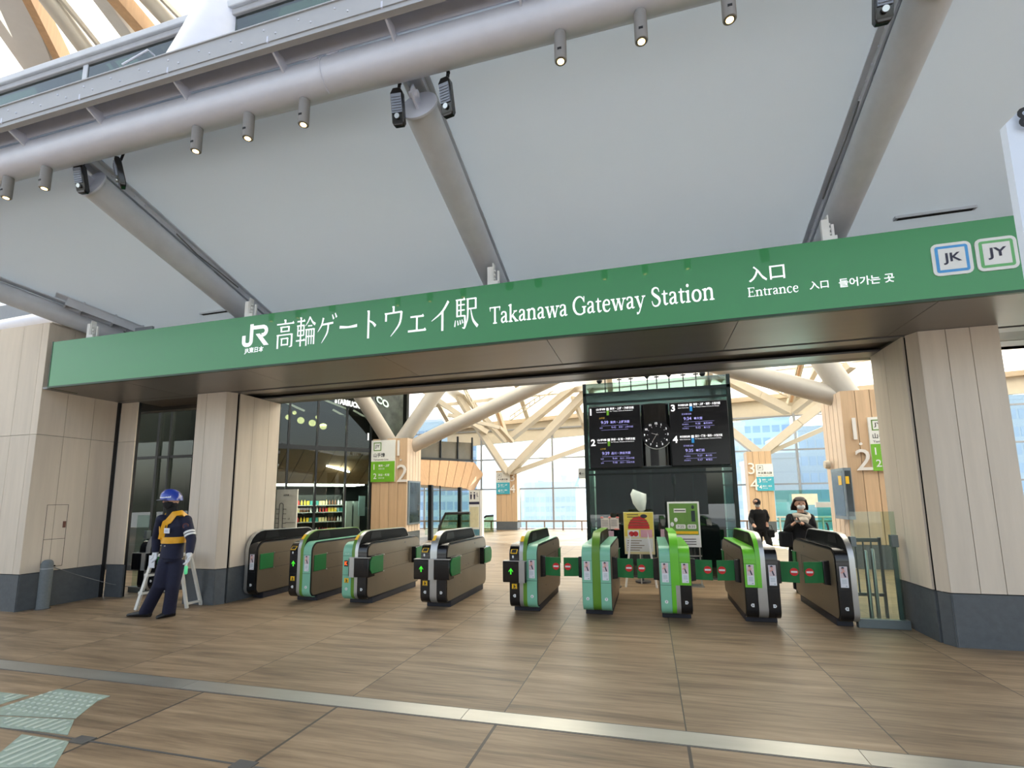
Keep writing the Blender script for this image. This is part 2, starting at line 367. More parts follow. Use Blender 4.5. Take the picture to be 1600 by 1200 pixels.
# ------------------------------------------------------------------ shared materials
M_FLOOR = floor_material()
M_PANEL = mat('pale_limed_wood_panel', (212, 200, 184), .55, var=.07, scale=(9, 9, .7), island=.05, detail=6.)
M_STONE = mat('charcoal_stone_skirting', (88, 93, 97), .6, var=.12, scale=(14, 14, 14), island=.04)
M_DARK = mat('black_joint', (18, 18, 20), .6)
M_BLACK = mat('gloss_black', (13, 14, 17), .22, var=.05, coat=.3)
M_WHITE = mat('white_paint', (232, 233, 232), .45, var=.03)
M_LETTER = mat('white_letter_film', (246, 248, 250), .4, var=.01, emit=.35)
M_STEELW = mat('silver_grey_painted_steel', (214, 218, 232), .38, metal=.1, var=.03)
M_GREYST = mat('warm_grey_painted_steel', (200, 205, 214), .5, var=.05)
M_DKST = mat('dark_grey_steel', (92, 92, 92), .45, metal=.3, var=.08)
def canopy_membrane():
    m, nt, b = nodes('white_canopy_membrane'); nt.nodes.remove(b); o = nt.nodes['Material Output']
    tr = N(nt, 'ShaderNodeBsdfTranslucent'); tr.inputs[0].default_value = lin((214, 222, 230))+(1,)
    df = N(nt, 'ShaderNodeBsdfDiffuse'); df.inputs[0].default_value = lin((220, 226, 236))+(1,)
    mx = N(nt, 'ShaderNodeMixShader'); mx.inputs[0].default_value = .62
    L(nt, tr.outputs[0], mx.inputs[1]); L(nt, df.outputs[0], mx.inputs[2]); L(nt, mx.outputs[0], o.inputs[0]); return m
M_CEIL = canopy_membrane()
M_SOFFIT = mat('satin_metal_soffit', (128, 126, 125), .34, metal=.55, var=.06, scale=(.5, 3, 1), island=.06)
M_SOFFD = mat('dark_metal_track', (88, 84, 80), .4, metal=.4, var=.06)
M_STEEL = mat('brushed_stainless', (190, 192, 190), .28, metal=.9, var=.05, scale=(40, 2, 2))
M_GREEN = mat('sign_green_film', (40, 138, 68), .3, var=.03, scale=(.4, 1, 1), coat=.5)
M_DKGREEN = mat('sign_edge_dark_green', (24, 58, 28), .4)
M_GLASSD = glassmat('dark_green_glass', (96, 118, 112), .10)
M_GLASSC = glassmat('clear_green_glass', (230, 241, 235), .02)
# ------------------------------------------------------------------ floor
b = MB(); b.box(-45, 45, -7, 25.2, -.3, 0); structure(b.build('floor', M_FLOOR, smooth=0))
b = MB(); b.box(-90, 90, -90, -7, -.3, 0); structure(b.build('ground', mat('pale_bounce_ground', (206, 206, 204), .7, var=.05), smooth=0))  # unseen outer ground, made pale to bounce neutral light up to the canopy
b = MB()   # stainless threshold channel with its lengths butted together
xs = [-19.1+1.2665*k*2 for k in range(-1, 22)]
for a, c in zip(xs, xs[1:]): b.box(a+.002, c-.002, 3.452, 3.632, -.004, .004)
structure(b.build('trim_1', mat('threshold_stainless', (172, 174, 170), .33, metal=.75, var=.10, scale=(1.1, 6, 1), island=.06)))
b = MB(); b.box(-20, 30, 3.637, 3.647, 0, .0015); b.box(-20, 30, 3.437, 3.447, 0, .0015); structure(b.build('trim_2', M_DKST))
# wide dark joint line and square access plates in the outer pavement
b = MB(); q0, q1 = PZ(0, 1138), PZ(395, 1196); yj = (q0.y+q1.y)/2
b.box(-20, -2.2, yj-.008, yj+.008, 0, .002); structure(b.build('trim_3', M_DKST))
pl = [(131, 1155), (383, 1194)]
for i, (px, py) in enumerate(pl):
    p = PZ(px, py); b = MB(); b.box(p.x-.07, p.x+.07, yj-.045, yj+.045, -.002, .004)
    tag(b.build('access_plate', M_DKST), ['small grey steel plate set in the pavement beside the tactile paving', 'small grey steel plate in the pavement at the bottom edge, farther from the tactile paving'][i], 'plate', 'steel plates in the pavement joint')
b = MB(); b.box(-15, 5, -34, -26, -.3, 14); structure(b.build('wall_added_reflection', mat('added_dark_reflection', (38, 42, 44), .6, var=.15, scale=(.4, .4, .4)), smooth=0))  # unseen block added behind the camera to darken reflections in sign and glass
# ------------------------------------------------------------------ tactile paving (lower left)
M_TACT = mat('worn_pale_green_tactile_tile', (142, 158, 146), .7, var=.16, scale=(18, 18, 18), bump=.3, island=.05)
def inside(poly, x, y):
    c = False
    for (ax, ay), (bx, by) in zip(poly, poly[1:]+poly[:1]):
        if (ay > y) != (by > y) and x < (bx-ax)*(y-ay)/(by-ay)+ax: c = not c
    return c
def tactile(label, px, kind):
    """tile outlined on the floor by its corners; domes or bars cast into its top"""
    poly = [(PZ(*q).x, PZ(*q).y) for q in px]; mx = sum(p[0] for p in poly)/len(poly); my = sum(p[1] for p in poly)/len(poly)
    t = thing('tactile_paving', (mx, my, 0), label, 'tactile paving', 'tactile paving tiles')
    b = MB(); b.prism(poly, 'z', 0, .004); b.build('tile', M_TACT, t, smooth=0)
    b = MB(); x0, x1 = min(p[0] for p in poly), max(p[0] for p in poly); y0, y1 = min(p[1] for p in poly), max(p[1] for p in poly)
    if kind == 'dots':
        for i in range(int((x1-x0)/.062)+1):
            for j in range(int((y1-y0)/.062)+1):
                x, y = x0+.03+i*.062, y0+.03+j*.062
                if inside(poly, x-.016, y-.016) and inside(poly, x+.016, y+.016) and inside(poly, x+.016, y-.016): b.tube((x, y, .004), (x, y, .010), .015, .009, 8)
    else:
        for i in range(int((x1-x0)/.075)+1):
            x = x0+.04+i*.075; ys = [y0+(y1-y0)*k/60 for k in range(61) if inside(poly, x-.014, y0+(y1-y0)*k/60) and inside(poly, x+.014, y0+(y1-y0)*k/60)]
            if ys and max(ys)-min(ys) > .06: b.box(x-.014, x+.014, min(ys)+.015, max(ys)-.015, .004, .010)
    b.build('dot_pattern' if kind == 'dots' else 'rib_pattern', mat('pale_green_tactile_dome', (172, 184, 174), .6, var=.1), t, smooth=0)
tactile('dotted tactile tile nearest the steel threshold strip at the left', [(92, 1077), (172, 1088), (152, 1096), (118, 1123), (0, 1118), (0, 1106)], 'dots')
tactile('ribbed tactile tile at the far left edge, behind the dotted tile', [(0, 1082), (45, 1087), (0, 1101)], 'bars')
tactile('ribbed tactile tile between the dotted tile and the dark joint', [(0, 1120), (116, 1125), (106, 1149), (60, 1143), (0, 1137)], 'bars')
tactile('ribbed tactile tile in the lower left corner, in front of the dark joint', [(34, 1148), (108, 1159), (84, 1200), (-30, 1200), (-10, 1185)], 'bars')
# ------------------------------------------------------------------ wood-panelled piers either side of the entrance
def panelled(name, pts, z0, z1, splits, hz=(), gap=.006, stone=.535):
    """upright panels along a plan polyline; splits = panel widths cycled; hz = heights of level joints"""
    b = MB(); bs = MB(); k = 0
    for (ax, ay), (bx, by) in zip(pts, pts[1:]):
        d = V((bx-ax, by-ay, 0)); l = d.length; d.normalize(); n = V((d.y, -d.x, 0)); s = 0.
        while s < l-1e-4:
            w = splits[k % len(splits)]; k += 1
            e = s+w
            if l-e < .12: e = l
            zs = [z0]+[h for h in hz if z0 < h < z1]+[z1]
            for a, c in zip(zs, zs[1:]):
                p = V((ax, ay, 0))+d*(s+gap/2); q = V((ax, ay, 0))+d*(e-gap/2)
                b.slab([p+V((0, 0, a+gap/2)), q+V((0, 0, a+gap/2)), q+V((0, 0, c-gap/2)), p+V((0, 0, c-gap/2))], .022, -.022)
            s = e
        if stone:
            p = V((ax, ay, 0)); q = V((bx, by, 0)); i = -n*.012
            bs.slab([p+i, q+i, q+i+V((0, 0, stone-.008)), p+i+V((0, 0, stone-.008))], .03, -.03)
    return b, bs
def core(pts, inset, z0, z1):
    """dark backing right behind the panels (seen only through their joints)"""
    b = MB()
    for (ax, ay), (bx, by) in zip(pts, pts[1:]):
        d = V((bx-ax, by-ay, 0)).normalized(); n = V((d.y, -d.x, 0)); i = -n*inset
        p, q = V((ax, ay, z0))+i+d*.035, V((bx, by, z0))+i-d*.035
        b.slab([p, q, q+V((0, 0, z1-z0)), p+V((0, 0, z1-z0))], .06, -.06)
    return b
# left pier: street face, then the return face into the entrance
PL_ = [(-14.6, 5.21), (-9.03, 5.21)]; PL2 = [(-9.03, 5.21), (-9.03, 6.34)]; PL3 = [(-9.0, 6.385), (-8.62, 6.385)]
b, bs = panelled('w', PL_, .535, 4.41, (.42, .60, .42, .78, .42, .70, .60, .5, .56), (2.63,)); structure(b.build('wall_left', M_PANEL)); structure(bs.build('baseboard_left', M_STONE))
b, bs = panelled('w', PL2, .535, 4.41, (.36, .40, .37), (2.63,)); structure(b.build('wall_left_return', M_PANEL)); structure(bs.build('baseboard_left_return', M_STONE))
b, bs = panelled('w', PL3, .535, 3.33, (.38,), (2.63,)); structure(b.build('wall_left_end', M_PANEL)); structure(bs.build('baseboard_left_end', M_STONE))
b = core(PL_, .035, .0, 4.40)
for p in (PL2, PL3):
    c = core(p, .035, 0, 3.33 if p is PL3 else 4.40); me = bpy.data.meshes.new('x'); c.bm.to_mesh(me); b.bm.from_mesh(me); c.bm.free(); bpy.data.meshes.remove(me)
b.box(-9.06, -9.0, 6.345, 6.38, 0, 3.33)
structure(b.build('wall_left_core', M_DARK))
# chamfered block above the left pier and the grey cladding behind it
b = MB(); b.box(-14.6, -9.03, 5.235, 5.9, 4.40, 4.43); structure(b.build('trim_4', M_PANEL))
b = MB()
for i in range(6):
    x = -15.2+i*1.12; b.box(x, x+1.105, 5.95, 6.0, 4.0, 5.3)
b.box(-8.47, -7.9, 5.96, 6.0, 4.0, 4.5)
structure(b.build('wall_upper_left', mat('blue_grey_cladding', (128, 134, 142), .55, var=.05, island=.03), smooth=0))
# pier between the side passage and the main gates
PM = [(-7.10, 6.95), (-7.10, 6.2), (-6.50, 6.2), (-6.42, 6.345)]; PM2 = [(-6.42, 6.39), (-6.42, 7.3)]
b, bs = panelled('w', [PM[0], PM[1]], .535, 3.33, (.75,)); structure(b.build('wall_pier_left_side', M_PANEL)); structure(bs.build('baseboard_pier_left_side', M_STONE))
b, bs = panelled('w', PM[1:], .535, 3.33, (.20, .40, .17)); structure(b.build('wall_pier_left_front', M_PANEL)); structure(bs.build('baseboard_pier_left_front', M_STONE))
b, bs = panelled('w', PM2, .535, 3.33, (.30, .35, .285)); structure(b.build('wall_pier_left_inner', M_PANEL)); structure(bs.build('baseboard_pier_left_inner', M_STONE))
b = core(PM, .035, 0, 3.33); c = core(PM2, .035, 0, 3.33); me = bpy.data.meshes.new('x'); c.bm.to_mesh(me); b.bm.from_mesh(me); c.bm.free()
b.box(-7.05, -6.47, 7.24, 7.3, 0, 3.33); structure(b.build('wall_pier_left_core', M_DARK))
# right pier
PR = [(2.87, 7.12), (2.87, 6.31)]; PR2 = [(2.885, 6.275), (2.95, 6.14)]; PR3 = [(2.95, 6.14), (3.68, 6.14), (3.68, 7.3)]
b, bs = panelled('w', PR, .535, 3.33, (.36, .34, .30)); structure(b.build('wall_pier_right_inner', M_PANEL)); structure(bs.build('baseboard_pier_right_inner', M_STONE))
b, bs = panelled('w', PR2, .535, 3.33, (.2,)); structure(b.build('wall_pier_right_corner', M_PANEL)); structure(bs.build('baseboard_pier_right_corner', M_STONE))
b, bs = panelled('w', PR3, .535, 3.33, (.255, .22, .255, .5)); structure(b.build('wall_pier_right_front', M_PANEL)); structure(bs.build('baseboard_pier_right_front', M_STONE))
b = core(PR, .035, 0, 3.33)
for p in (PR2, PR3):
    c = core(p, .035, 0, 3.33); me = bpy.data.meshes.new('x'); c.bm.to_mesh(me); b.bm.from_mesh(me); c.bm.free()
structure(b.build('wall_pier_right_core', M_DARK))
# access hatch and cable on the left return wall
t = thing('access_hatch', (-9.03, 5.8, .6), 'flush wall hatch with thin joints in the left wood-panelled return wall', 'hatch')
b = MB()
y0, y1 = PX(74, 790, -9.03).y, PX(107, 790, -9.03).y
for z in (1.55, 1.02, .60): b.box(-9.036, -9.0275, y0, y1, z-.003, z+.003)
for y in (y0, y1): b.box(-9.036, -9.0275, y-.002, y+.002, .60, 1.55 if y == y1 else 1.55)
b.build('joint', M_DARK, t, smooth=0)
b = MB(); b.box(-9.03, -9.022, y1-.05, y1-.012, 1.19, 1.29); b.build('lock_tab', mat('rust_brown_plastic', (112, 70, 58), .5), t)
b = MB(); b.box(-9.03, -9.015, y0+.08, y0+.19, .60, .618); b.build('slot', M_BLACK, t)
b = MB()
pts = [V((-9.02, (y0+y1)/2, .60)), V((-8.98, 5.95, .42)), V((-8.9, 6.2, .30)), V((-8.8, 6.35, .22)), V((-8.66, 6.5, .16)), V((-8.5, 6.62, .12))]
b.path(pts, .006, 8); tag(b.build('cable', mat('grey_cable', (120, 122, 124), .6)), 'thin grey cable drooping from the wall hatch to the glass fence', 'cable')
# ------------------------------------------------------------------ bollard
t = thing('bollard', (-8.93, 5.47, 0), 'short round grey stone-coloured bollard standing at the left pier corner', 'bollard')
t.location.x = -8.90; ROOTM[t.name] = Matrix.Translation(t.location); bx, by = -8.90, 5.47
M_BOL = mat('bollard_grey', (104, 112, 116), .6, var=.1, scale=(30, 30, 30))
b = MB(); b.path([(bx, by, 0), (bx, by, .60), (bx, by, .665), (bx, by, .70), (bx, by, .718), (bx, by, .722)], [.076, .076, .073, .062, .038, .008], 28); b.build('post', M_BOL, t)
b = MB(); b.path([(bx, by, .585), (bx, by, .60)], .0775, 28); b.build('ring', mat('bollard_band', (150, 156, 160), .4), t)
b = MB(); b.path([(bx, by, 0), (bx, by, .012)], .095, 28); b.build('base_flange', M_DKST, t)
# ------------------------------------------------------------------ soffit over the entrance and header
SZ = 3.33
b = MB()
jx = [-9.0, -7.4, -5.2, -3.12, -1.03, .97, 2.7, 4.0, 5.6]
for a, c in zip(jx, jx[1:]): b.box(a+.003, c-.003, 5.20, 6.235, SZ, SZ+.03)
b.box(-9.0, -7.12, 6.25, 6.375, SZ, SZ+.03)
structure(b.build('ceiling_soffit', M_SOFFIT, smooth=0))
b = MB(); b.box(-7.1, 5.6, 6.29, 6.46, SZ-.004, SZ+.02); b.box(-7.1, 5.6, 6.86, 7.12, SZ-.004, SZ+.02); structure(b.build('trim_5', M_SOFFIT, smooth=0))
b = MB(); b.box(-7.1, 5.6, 6.46, 6.86, SZ+.05, SZ+.07); b.box(-7.1, 5.6, 6.237, 6.29, SZ+.03, SZ+.05); b.box(-9.0, 5.6, 6.38, 7.3, SZ+.07, SZ+.1); structure(b.build('trim_6', M_SOFFD, smooth=0))
b = MB(); b.box(-14.6, 5.9, 7.12, 7.3, SZ, 4.45); b.box(-14.6, -9.1, 5.4, 7.3, 4.2, 4.3); b.box(2.9, 14, 6.4, 7.3, SZ, SZ+.1); structure(b.build('wall_header', M_SOFFD, smooth=0))
# ------------------------------------------------------------------ station name sign
SY = 5.17
sign = thing('station_sign', (-1.7, SY, SZ), 'long green overhead station sign with white lettering above the ticket gates', 'sign')
b = MB(); b.box(-8.83, 5.2, SY, SY+.03, SZ+.02, 4.06); b.build('panel', M_GREEN, sign, smooth=0)
b = MB(); b.box(-8.83, 5.2, SY-.004, SY+.034, SZ-.004, SZ+.022); b.box(-8.85, -8.83, SY-.004, SY+.4, SZ-.004, 4.066); b.build('edge_frame', M_DKGREEN, sign, smooth=0)
b = MB(); b.box(-8.83, 5.2, SY+.032, SY+.40, 3.9, 4.055); b.build('casing', M_SOFFD, sign, smooth=0)
RT, UP = V((1, 0, 0)), V((0, 0, 1))
def sgn(x0, y0, x1, text, h=None, geo=None, bold=0.):
    a, c = PY(x0, y0, SY), PY(x1, y0, SY); mb = MB()
    put_text(mb, text, (a.x, SY-.001, a.z), RT, UP, width=c.x-a.x, height=h, geo=geo, bold=bold); return mb
def zat(x, y): return PY(x, y, SY).z
k = sgn(431, 546, 748, '', h=zat(612, 483)-zat(612, 527)+.04, geo=brush_geo('高輪ゲートウェイ駅'))
k.build('station_name_japanese', M_LETTER, sign)
g = serif_geo('Takanawa Gateway Station')
a0, c0 = PY(765, 508, SY), PY(1117, 474, SY); mb = MB()
put_text(mb, '', (a0.x, SY-.001, a0.z-.065), RT, UP, width=c0.x-a0.x, height=.292, geo=g); mb.build('station_name_roman', M_LETTER, sign, smooth=0)
a0 = PY(1170, 441, SY); c0 = PY(1227, 434, SY); mb = MB(); put_text(mb, '入口', (a0.x, SY-.001, a0.z-.005), RT, UP, width=c0.x-a0.x, bold=.01); mb.build('entrance_japanese', M_LETTER, sign, smooth=0)
a0 = PY(1169, 465, SY); c0 = PY(1248, 458, SY); mb = MB(); put_text(mb, '', (a0.x, SY-.001, a0.z), RT, UP, width=c0.x-a0.x, height=.102, geo=serif_geo('Entrance')); mb.build('entrance_roman', M_LETTER, sign, smooth=0)
a0 = PY(1265, 453, SY); c0 = PY(1295, 449, SY); mb = MB(); put_text(mb, '入口', (a0.x, SY-.001, a0.z), RT, UP, width=c0.x-a0.x, bold=.02); mb.build('entrance_chinese', M_LETTER, sign, smooth=0)
a0 = PY(1311, 448, SY); c0 = PY(1398, 441, SY); mb = MB(); put_text(mb, '들어가는 곳', (a0.x, SY-.001, a0.z-.012), RT, UP, width=c0.x-a0.x, bold=.02); mb.build('entrance_korean', M_LETTER, sign, smooth=0)
# railway mark: hooked J joined to an R, with the small company name below
a0, c0 = PY(378, 540, SY), PY(420, 537, SY); W = c0.x-a0.x; mb = MB(); u = W/4.2; X0, Z0 = a0.x, PY(398, 541, SY).z
Q = lambda pts: [(X0+x*u, Z0+z*u) for x, z in pts]
mb.ribbon(Q([(.0, 1.55), (.0, .75)]+arc(.75, .75, .75, 180, 270)+arc(.95, .75, .75, 270, 360)+[(1.7, 3.0)]), u*.52, 'y', SY-.004, SY-.001)
mb.ribbon(Q([(3.0, 1.15)]+[(3.15, 1.15)]+arc(3.2, 1.95, .8, -80, 80)+[(3.1, 2.75), (1.5, 2.75)]), u*.5, 'y', SY-.004, SY-.001)
mb.prism(Q([(2.1, 1.62), (2.75, 1.62), (4.2, 0), (3.45, 0)]), 'y', SY-.004, SY-.001)
mb.build('railway_mark', M_LETTER, sign, smooth=0)
a0, c0 = PY(382, 550, SY), PY(412, 547, SY); mb = MB(); put_text(mb, 'JR東日本', (a0.x, SY-.001, a0.z-.035), RT, UP, width=c0.x-a0.x, bold=.03); mb.build('company_name', M_LETTER, sign, smooth=0)
def line_badge(name, x0, z0, s, col, text):
    w = MB(); w.prism(rrect(x0, x0+s, z0, z0+s, s*.16), 'y', SY-.008, SY); o = w.build(name, M_WHITE, sign, smooth=0)
    f = MB(); i = s*.09; j = s*.17; yy = SY-.010
    f.prism(rrect(x0+i, x0+s-i, z0+i, z0+s-i, s*.07), 'y', yy, yy+.001)
    f.build('badge_frame', col, o, smooth=0)
    f = MB(); f.box(x0+j, x0+s-j, yy-.002, yy, z0+j, z0+s-j); f.build('badge_field', M_WHITE, o, smooth=0)
    f = MB(); put_text(f, text, (x0+s*.5, yy-.003, z0+s*.32), RT, UP, width=s*.46, height=s*.36, bold=.02, align='c'); f.build('badge_letters', mat('navy_ink', (42, 42, 66), .5), o, smooth=0)
p = PY(1459, 433, SY); q = PY(1520, 424, SY); p2 = PY(1526, 426, SY)
s_ = q.x-p.x+.01
line_badge('line_badge_blue', p.x, p.z, s_, mat('badge_blue', (72, 156, 222), .4), 'JK')
line_badge('line_badge_green', p2.x+.01, p.z, s_, mat('badge_green', (104, 182, 112), .4), 'JY')
# hangers holding the sign
for X in (-8.12, -5.18, -1.67, 1.86):
    b = MB(); b.box(X-.06, X+.0, SY+.02, SY+.06, 4.06, 4.29); b.box(X-.0, X+.07, SY+.02, SY+.06, 4.06, 4.11); b.box(X+.045, X+.07, SY+.08, SY+.10, 4.06, 4.26)
    b.box(X+.0, X+.012, SY+.03, SY+.10, 4.06, 4.34)
    for z in (4.14, 4.19, 4.24): b.box(X+.012, X+.03, SY+.05, SY+.08, z, z+.02)
    b.build('hanger_bracket', M_WHITE, sign, smooth=0)
# ------------------------------------------------------------------ tilted canopy with its beams
def cz(Y): return 4.5-.3*(Y-6.3)
CS = .2874; cs_n = V((0, .3, 1)).normalized()
b = MB(); ye = 2.93
b.slab([(-10.5, ye, cz(ye)), (9, ye, cz(ye)), (9, 6.9, cz(6.9)), (-8.42, 6.9, cz(6.9))], .02, 0); structure(b.build('ceiling', M_CEIL, smooth=0))
def roof_beam(X, label, side=1):
    t = thing('roof_beam', (X, 5, cz(5)), label, 'beam', 'tube beams under the canopy')
    p0, p1 = V((X+.03, 3.56, cz(3.56)-.28)), V((X+.03, 6.55, cz(6.55)-.29))
    b = MB(); b.tube(p0, p1, .152, seg=32); b.build('tube', M_GREYST, t)
    b = MB(); b.tube(p0-V((0, .018, -.0054)), p0, .175, seg=32); d = V((0, -1, .3)).normalized(); b.bar(p0-d*.05, p0+d*.16, .02, .12); b.tube(p0+d*.11-V((.04, 0, 0)), p0+d*.11+V((.04, 0, 0)), .03); b.build('end_plate', M_STEELW, t)
    b = MB()
    for sx in (-.075, .075):
        b.bar(V((X+sx, 3.5, cz(3.5)-.045)), V((X+sx, 6.6, cz(6.6)-.045)), .018, .09)
    b.bar(V((X, 3.5, cz(3.5)-.012)), V((X, 6.6, cz(6.6)-.012)), .26, .016)
    b.build('clamp_plate', M_GREYST, t, smooth=0)
    b = MB()
    for k in range(22):
        y = 3.7+k*.13; b.ball((X+.086*side, y, cz(y)-.045), .011, 6, 4)
    b.build('bolts', M_STEELW, t)
    b = MB()
    for y in (4.3, 5.1, 5.9): b.box(X-.05, X+.05, y-.02, y+.02, cz(y)-.16, cz(y)-.04)
    b.build('spacer', M_GREYST, t, smooth=0)
    b = MB()
    y = 5.0; b.path([(X+.092*side, y-.5, cz(y-.5)-.06), (X+.10*side, y-.2, cz(y-.2)-.10), (X+.10*side, y+.2, cz(y+.2)-.07), (X+.092*side, y+.5, cz(y+.5)-.05)], .008, 8); b.build('cable', mat('grey_cable'  , (120, 122, 124)), t)
roof_beam(-5.79, 'grey tube beam under the canopy above the left end of the sign lettering', 1)
roof_beam(-1.85, 'grey tube beam under the canopy above the middle of the green sign', 1)
roof_beam(2.04, 'grey tube beam under the canopy at the right of the picture', -1)
# short beam at the far left with the box tray beside it
t = thing('roof_beam', (-8.9, 5.4, 4.8), 'grey tube beam with a dark side tray above the left wood pier', 'beam', 'tube beams under the canopy')
p0, p1 = V((-9.75, 3.9, 5.17-.20)), V((-8.25, 6.75, 4.40-.2)); b = MB(); b.tube(p0, p1, .15, seg=32); b.build('tube', M_GREYST, t)
dv = (p1-p0).normalized(); sd = dv.cross(V((0, 0, 1))).normalized(); upn = sd.cross(dv)
a, c = p0.lerp(p1, .50)+sd*.26+upn*.14, p0.lerp(p1, .98)+sd*.26+upn*.14
b = MB(); b.bar(a-sd*.10, c-sd*.10, .018, .14, upn); b.bar(a+sd*.08, c+sd*.08, .018, .14, upn); b.bar(a+upn*.06-dv*.15, c+upn*.06, .22, .012, upn); b.bar(a-sd*.1, a+sd*.08, .018, .14, upn); b.build('tray', M_GREYST, t, smooth=0)
b = MB()
for f in (.12, .38, .62, .86): q = a.lerp(c, f); b.bar(q-sd*.12, q+sd*.10, .022, .17, upn)
b.build('rib', M_GREYST, t, smooth=0)
b = MB(); b.bar(p0+sd*.08+upn*.17, p1+sd*.08+upn*.17, .16, .014, upn); b.build('clamp_plate', M_GREYST, t, smooth=0)
# silver edge tube seen past the pier at far left
b = MB(); b.tube((-15.5, 6.2, 4.93), (-9.15, 5.72, 4.78), .13, seg=28); tag(b.build('gutter_pipe', M_STEELW), 'thick silver horizontal pipe above the far left wood pier', 'pipe')
# ------------------------------------------------------------------ edge truss of the canopy
EY, EZ, ER = 3.25, 1.55+3.25*math.tan(math.radians(48.5)), .153
edge = thing('edge_truss', (-3, EY, EZ), 'long silver steel edge tube with finned gutter running above the entrance', 'beam')
b = MB(); b.tube((-18, EY, EZ), (9, EY, EZ), ER, seg=48); b.build('tube', M_STEELW, edge)
b = MB(); ty, tz = EY-.13, EZ+.10
b.slab([(-18, ty, tz), (9, ty, tz), (9, ty-.05, tz+.185), (-18, ty-.05, tz+.185)], .014, 0); b.build('web_plate', M_STEELW, edge, smooth=0)
b = MB(); fy = 2.90
b.box(-18, 9, fy, fy+.015, 1.55+fy*1.305, 1.55+fy*1.368); b.box(-18, 9, fy-.012, fy+.10, 1.55+fy*1.366, 1.55+fy*1.37); b.box(-18, 9, fy+.01, fy+.06, 1.55+fy*1.298-.02, 1.55+fy*1.306); b.build('flange', mat('pale_grey_flange', (176, 178, 182), .45, var=.03), edge, smooth=0)
b = MB()
for k in range(60):
    x = -9.6+k*.17+(.05 if k % 2 else 0); b.ball((x, fy-.001, 1.55+fy*(1.345 if k % 2 else 1.325)), .009, 6, 4)
b.build('bolts', M_STEELW, edge)
for k in range(-3, 9):
    X = -6.066+1.062*k
    zt, zb = 1.55+fy*1.31, EZ+.06
    poly = [(fy+.0, zt), (fy+.11, zt+.06), (EY-.06, EZ+.15), (EY-.11, EZ+.11), (EY-.155, EZ+.02), (EY-.165, EZ+.02), (EY-.19, EZ+.10)]
    b = MB(); b.prism([(2.898, 5.33), (3.10, 5.225), (3.135, 5.323), (3.10, 5.36), (3.03, 5.352), (2.965, 5.362), (2.925, 5.385), (2.898, 5.385)], 'x', X-.008, X+.008); b.build('fin', M_STEELW, edge, smooth=0)
b = MB()
X = -2.52
b.path([(X, EY+(ER+.004)*math.cos(a), EZ+(ER+.004)*math.sin(a)) for a in [math.radians(v) for v in range(110, 275, 12)]], .006, 6)
for dx in (-.16, .05): b.bar((X+dx, EY-.125, EZ+.10), (X+dx+.11, EY-.125, EZ+.10), .012, .02)
b.build('weld_seam', M_STEELW, edge)
# downlights hung from the edge tube
M_LAMP = mat('warm_lamp_face', (255, 226, 160), .4, emit=6., ergb=(255, 214, 140))
def downlight(X, label):
    t = thing('downlight', (X, EY, 4.84), label, 'lamp', 'downlights under the edge tube')
    b = MB(); R = .047
    b.path([(X, EY, EZ-ER-.001), (X, EY, 4.84), (X, EY, 4.835)], [R, R, R-.004], 24); b.build('housing', mat('lamp_grey', (138, 136, 135), .5), t)
    b = MB(); b.tube((X, EY, 4.834), (X, EY, 4.837), .033); b.build('trim_ring', M_DARK, t)
    b = MB(); b.tube((X, EY, 4.832), (X, EY, 4.836), .026); b.build('lens', M_LAMP, t)
    b = MB(); b.box(X-.016, X+.014, EY-R-.002, EY-R+.006, 4.895, 4.912); b.build('slot', M_DARK, t, smooth=0)
lb = ['leftmost downlight, at the left edge of the picture', 'second downlight from the left, before the left floodlight pair', 'downlight right of the left tube beam, leftmost of three', 'middle one of the three downlights left of the weld seam', 'downlight of the three nearest the weld seam', 'first downlight to the right of the middle tube beam', 'downlight in the middle of the three at the upper right', 'downlight at the top right, highest in the picture']
for X, l in zip((-6.54, -5.965, -3.97, -3.375, -2.78, -.49, .104, .70), lb): downlight(X, 'small grey cylinder '+l)
# black floodlights beside the beam heads
def floodlight(p, rz, label):
    t = thing('floodlight', p, label, 'lamp', 'black floodlights beside the beam heads', rz)
    Mx = ROOTM[t.name]; T = lambda x, y, z: Mx @ V((x, y, z))
    tilt = Matrix.Rotation(math.radians(14), 4, 'X'); Q = Mx @ tilt
    b = MB(); b.rings([[Q @ V((x*.055*s, .03*y*s+dy, z)) for x, y in ((-1, -1), (1, -1), (1, 1), (-1, 1))] for z, s, dy in ((-.17, .75, .0), (-.14, 1, 0), (.10, 1, 0), (.145, .6, 0))]); b.build('housing', M_BLACK, t, bevel=.008)
    b = MB(); b.rings([[Q @ V((x*.046, -.032+y*.008, z)) for x, y in ((-1, -1), (1, -1), (1, 1), (-1, 1))] for z in (-.07, .085)])
    for k in range(6): b.box(-.04, .04, -.046, -.038, -.055+k*.022, -.047+k*.022, Q)
    b.build('driver_box', mat('floodlight_grey', (128, 134, 146), .4, metal=.3), t, smooth=0)
    b = MB(); b.tube(Q @ V((0, -.035, -.10)), Q @ V((0, -.05, -.10)), .022); b.build('knob', M_STEEL, t)
    b = MB(); b.bar(T(0, .0, .13), T(0, .02, .24), .02, .02); b.ball(T(0, .02, .24), .018, 8, 6); b.build('bracket', M_DARK, t)
floodlight(PY(622, 166, 3.40), .1, 'black floodlight left of the middle tube beam head')
floodlight(PY(698, 150, 3.40), -.15, 'black floodlight right of the middle tube beam head')
floodlight(PY(127, 277, 3.40), .1, 'black floodlight left of the left tube beam head')
floodlight(PY(187, 268, 3.40), -.6, 'black floodlight right of the left tube beam head')
floodlight(PY(1379, -4, 3.40), .0, 'black floodlight at the top edge beside the right tube beam')
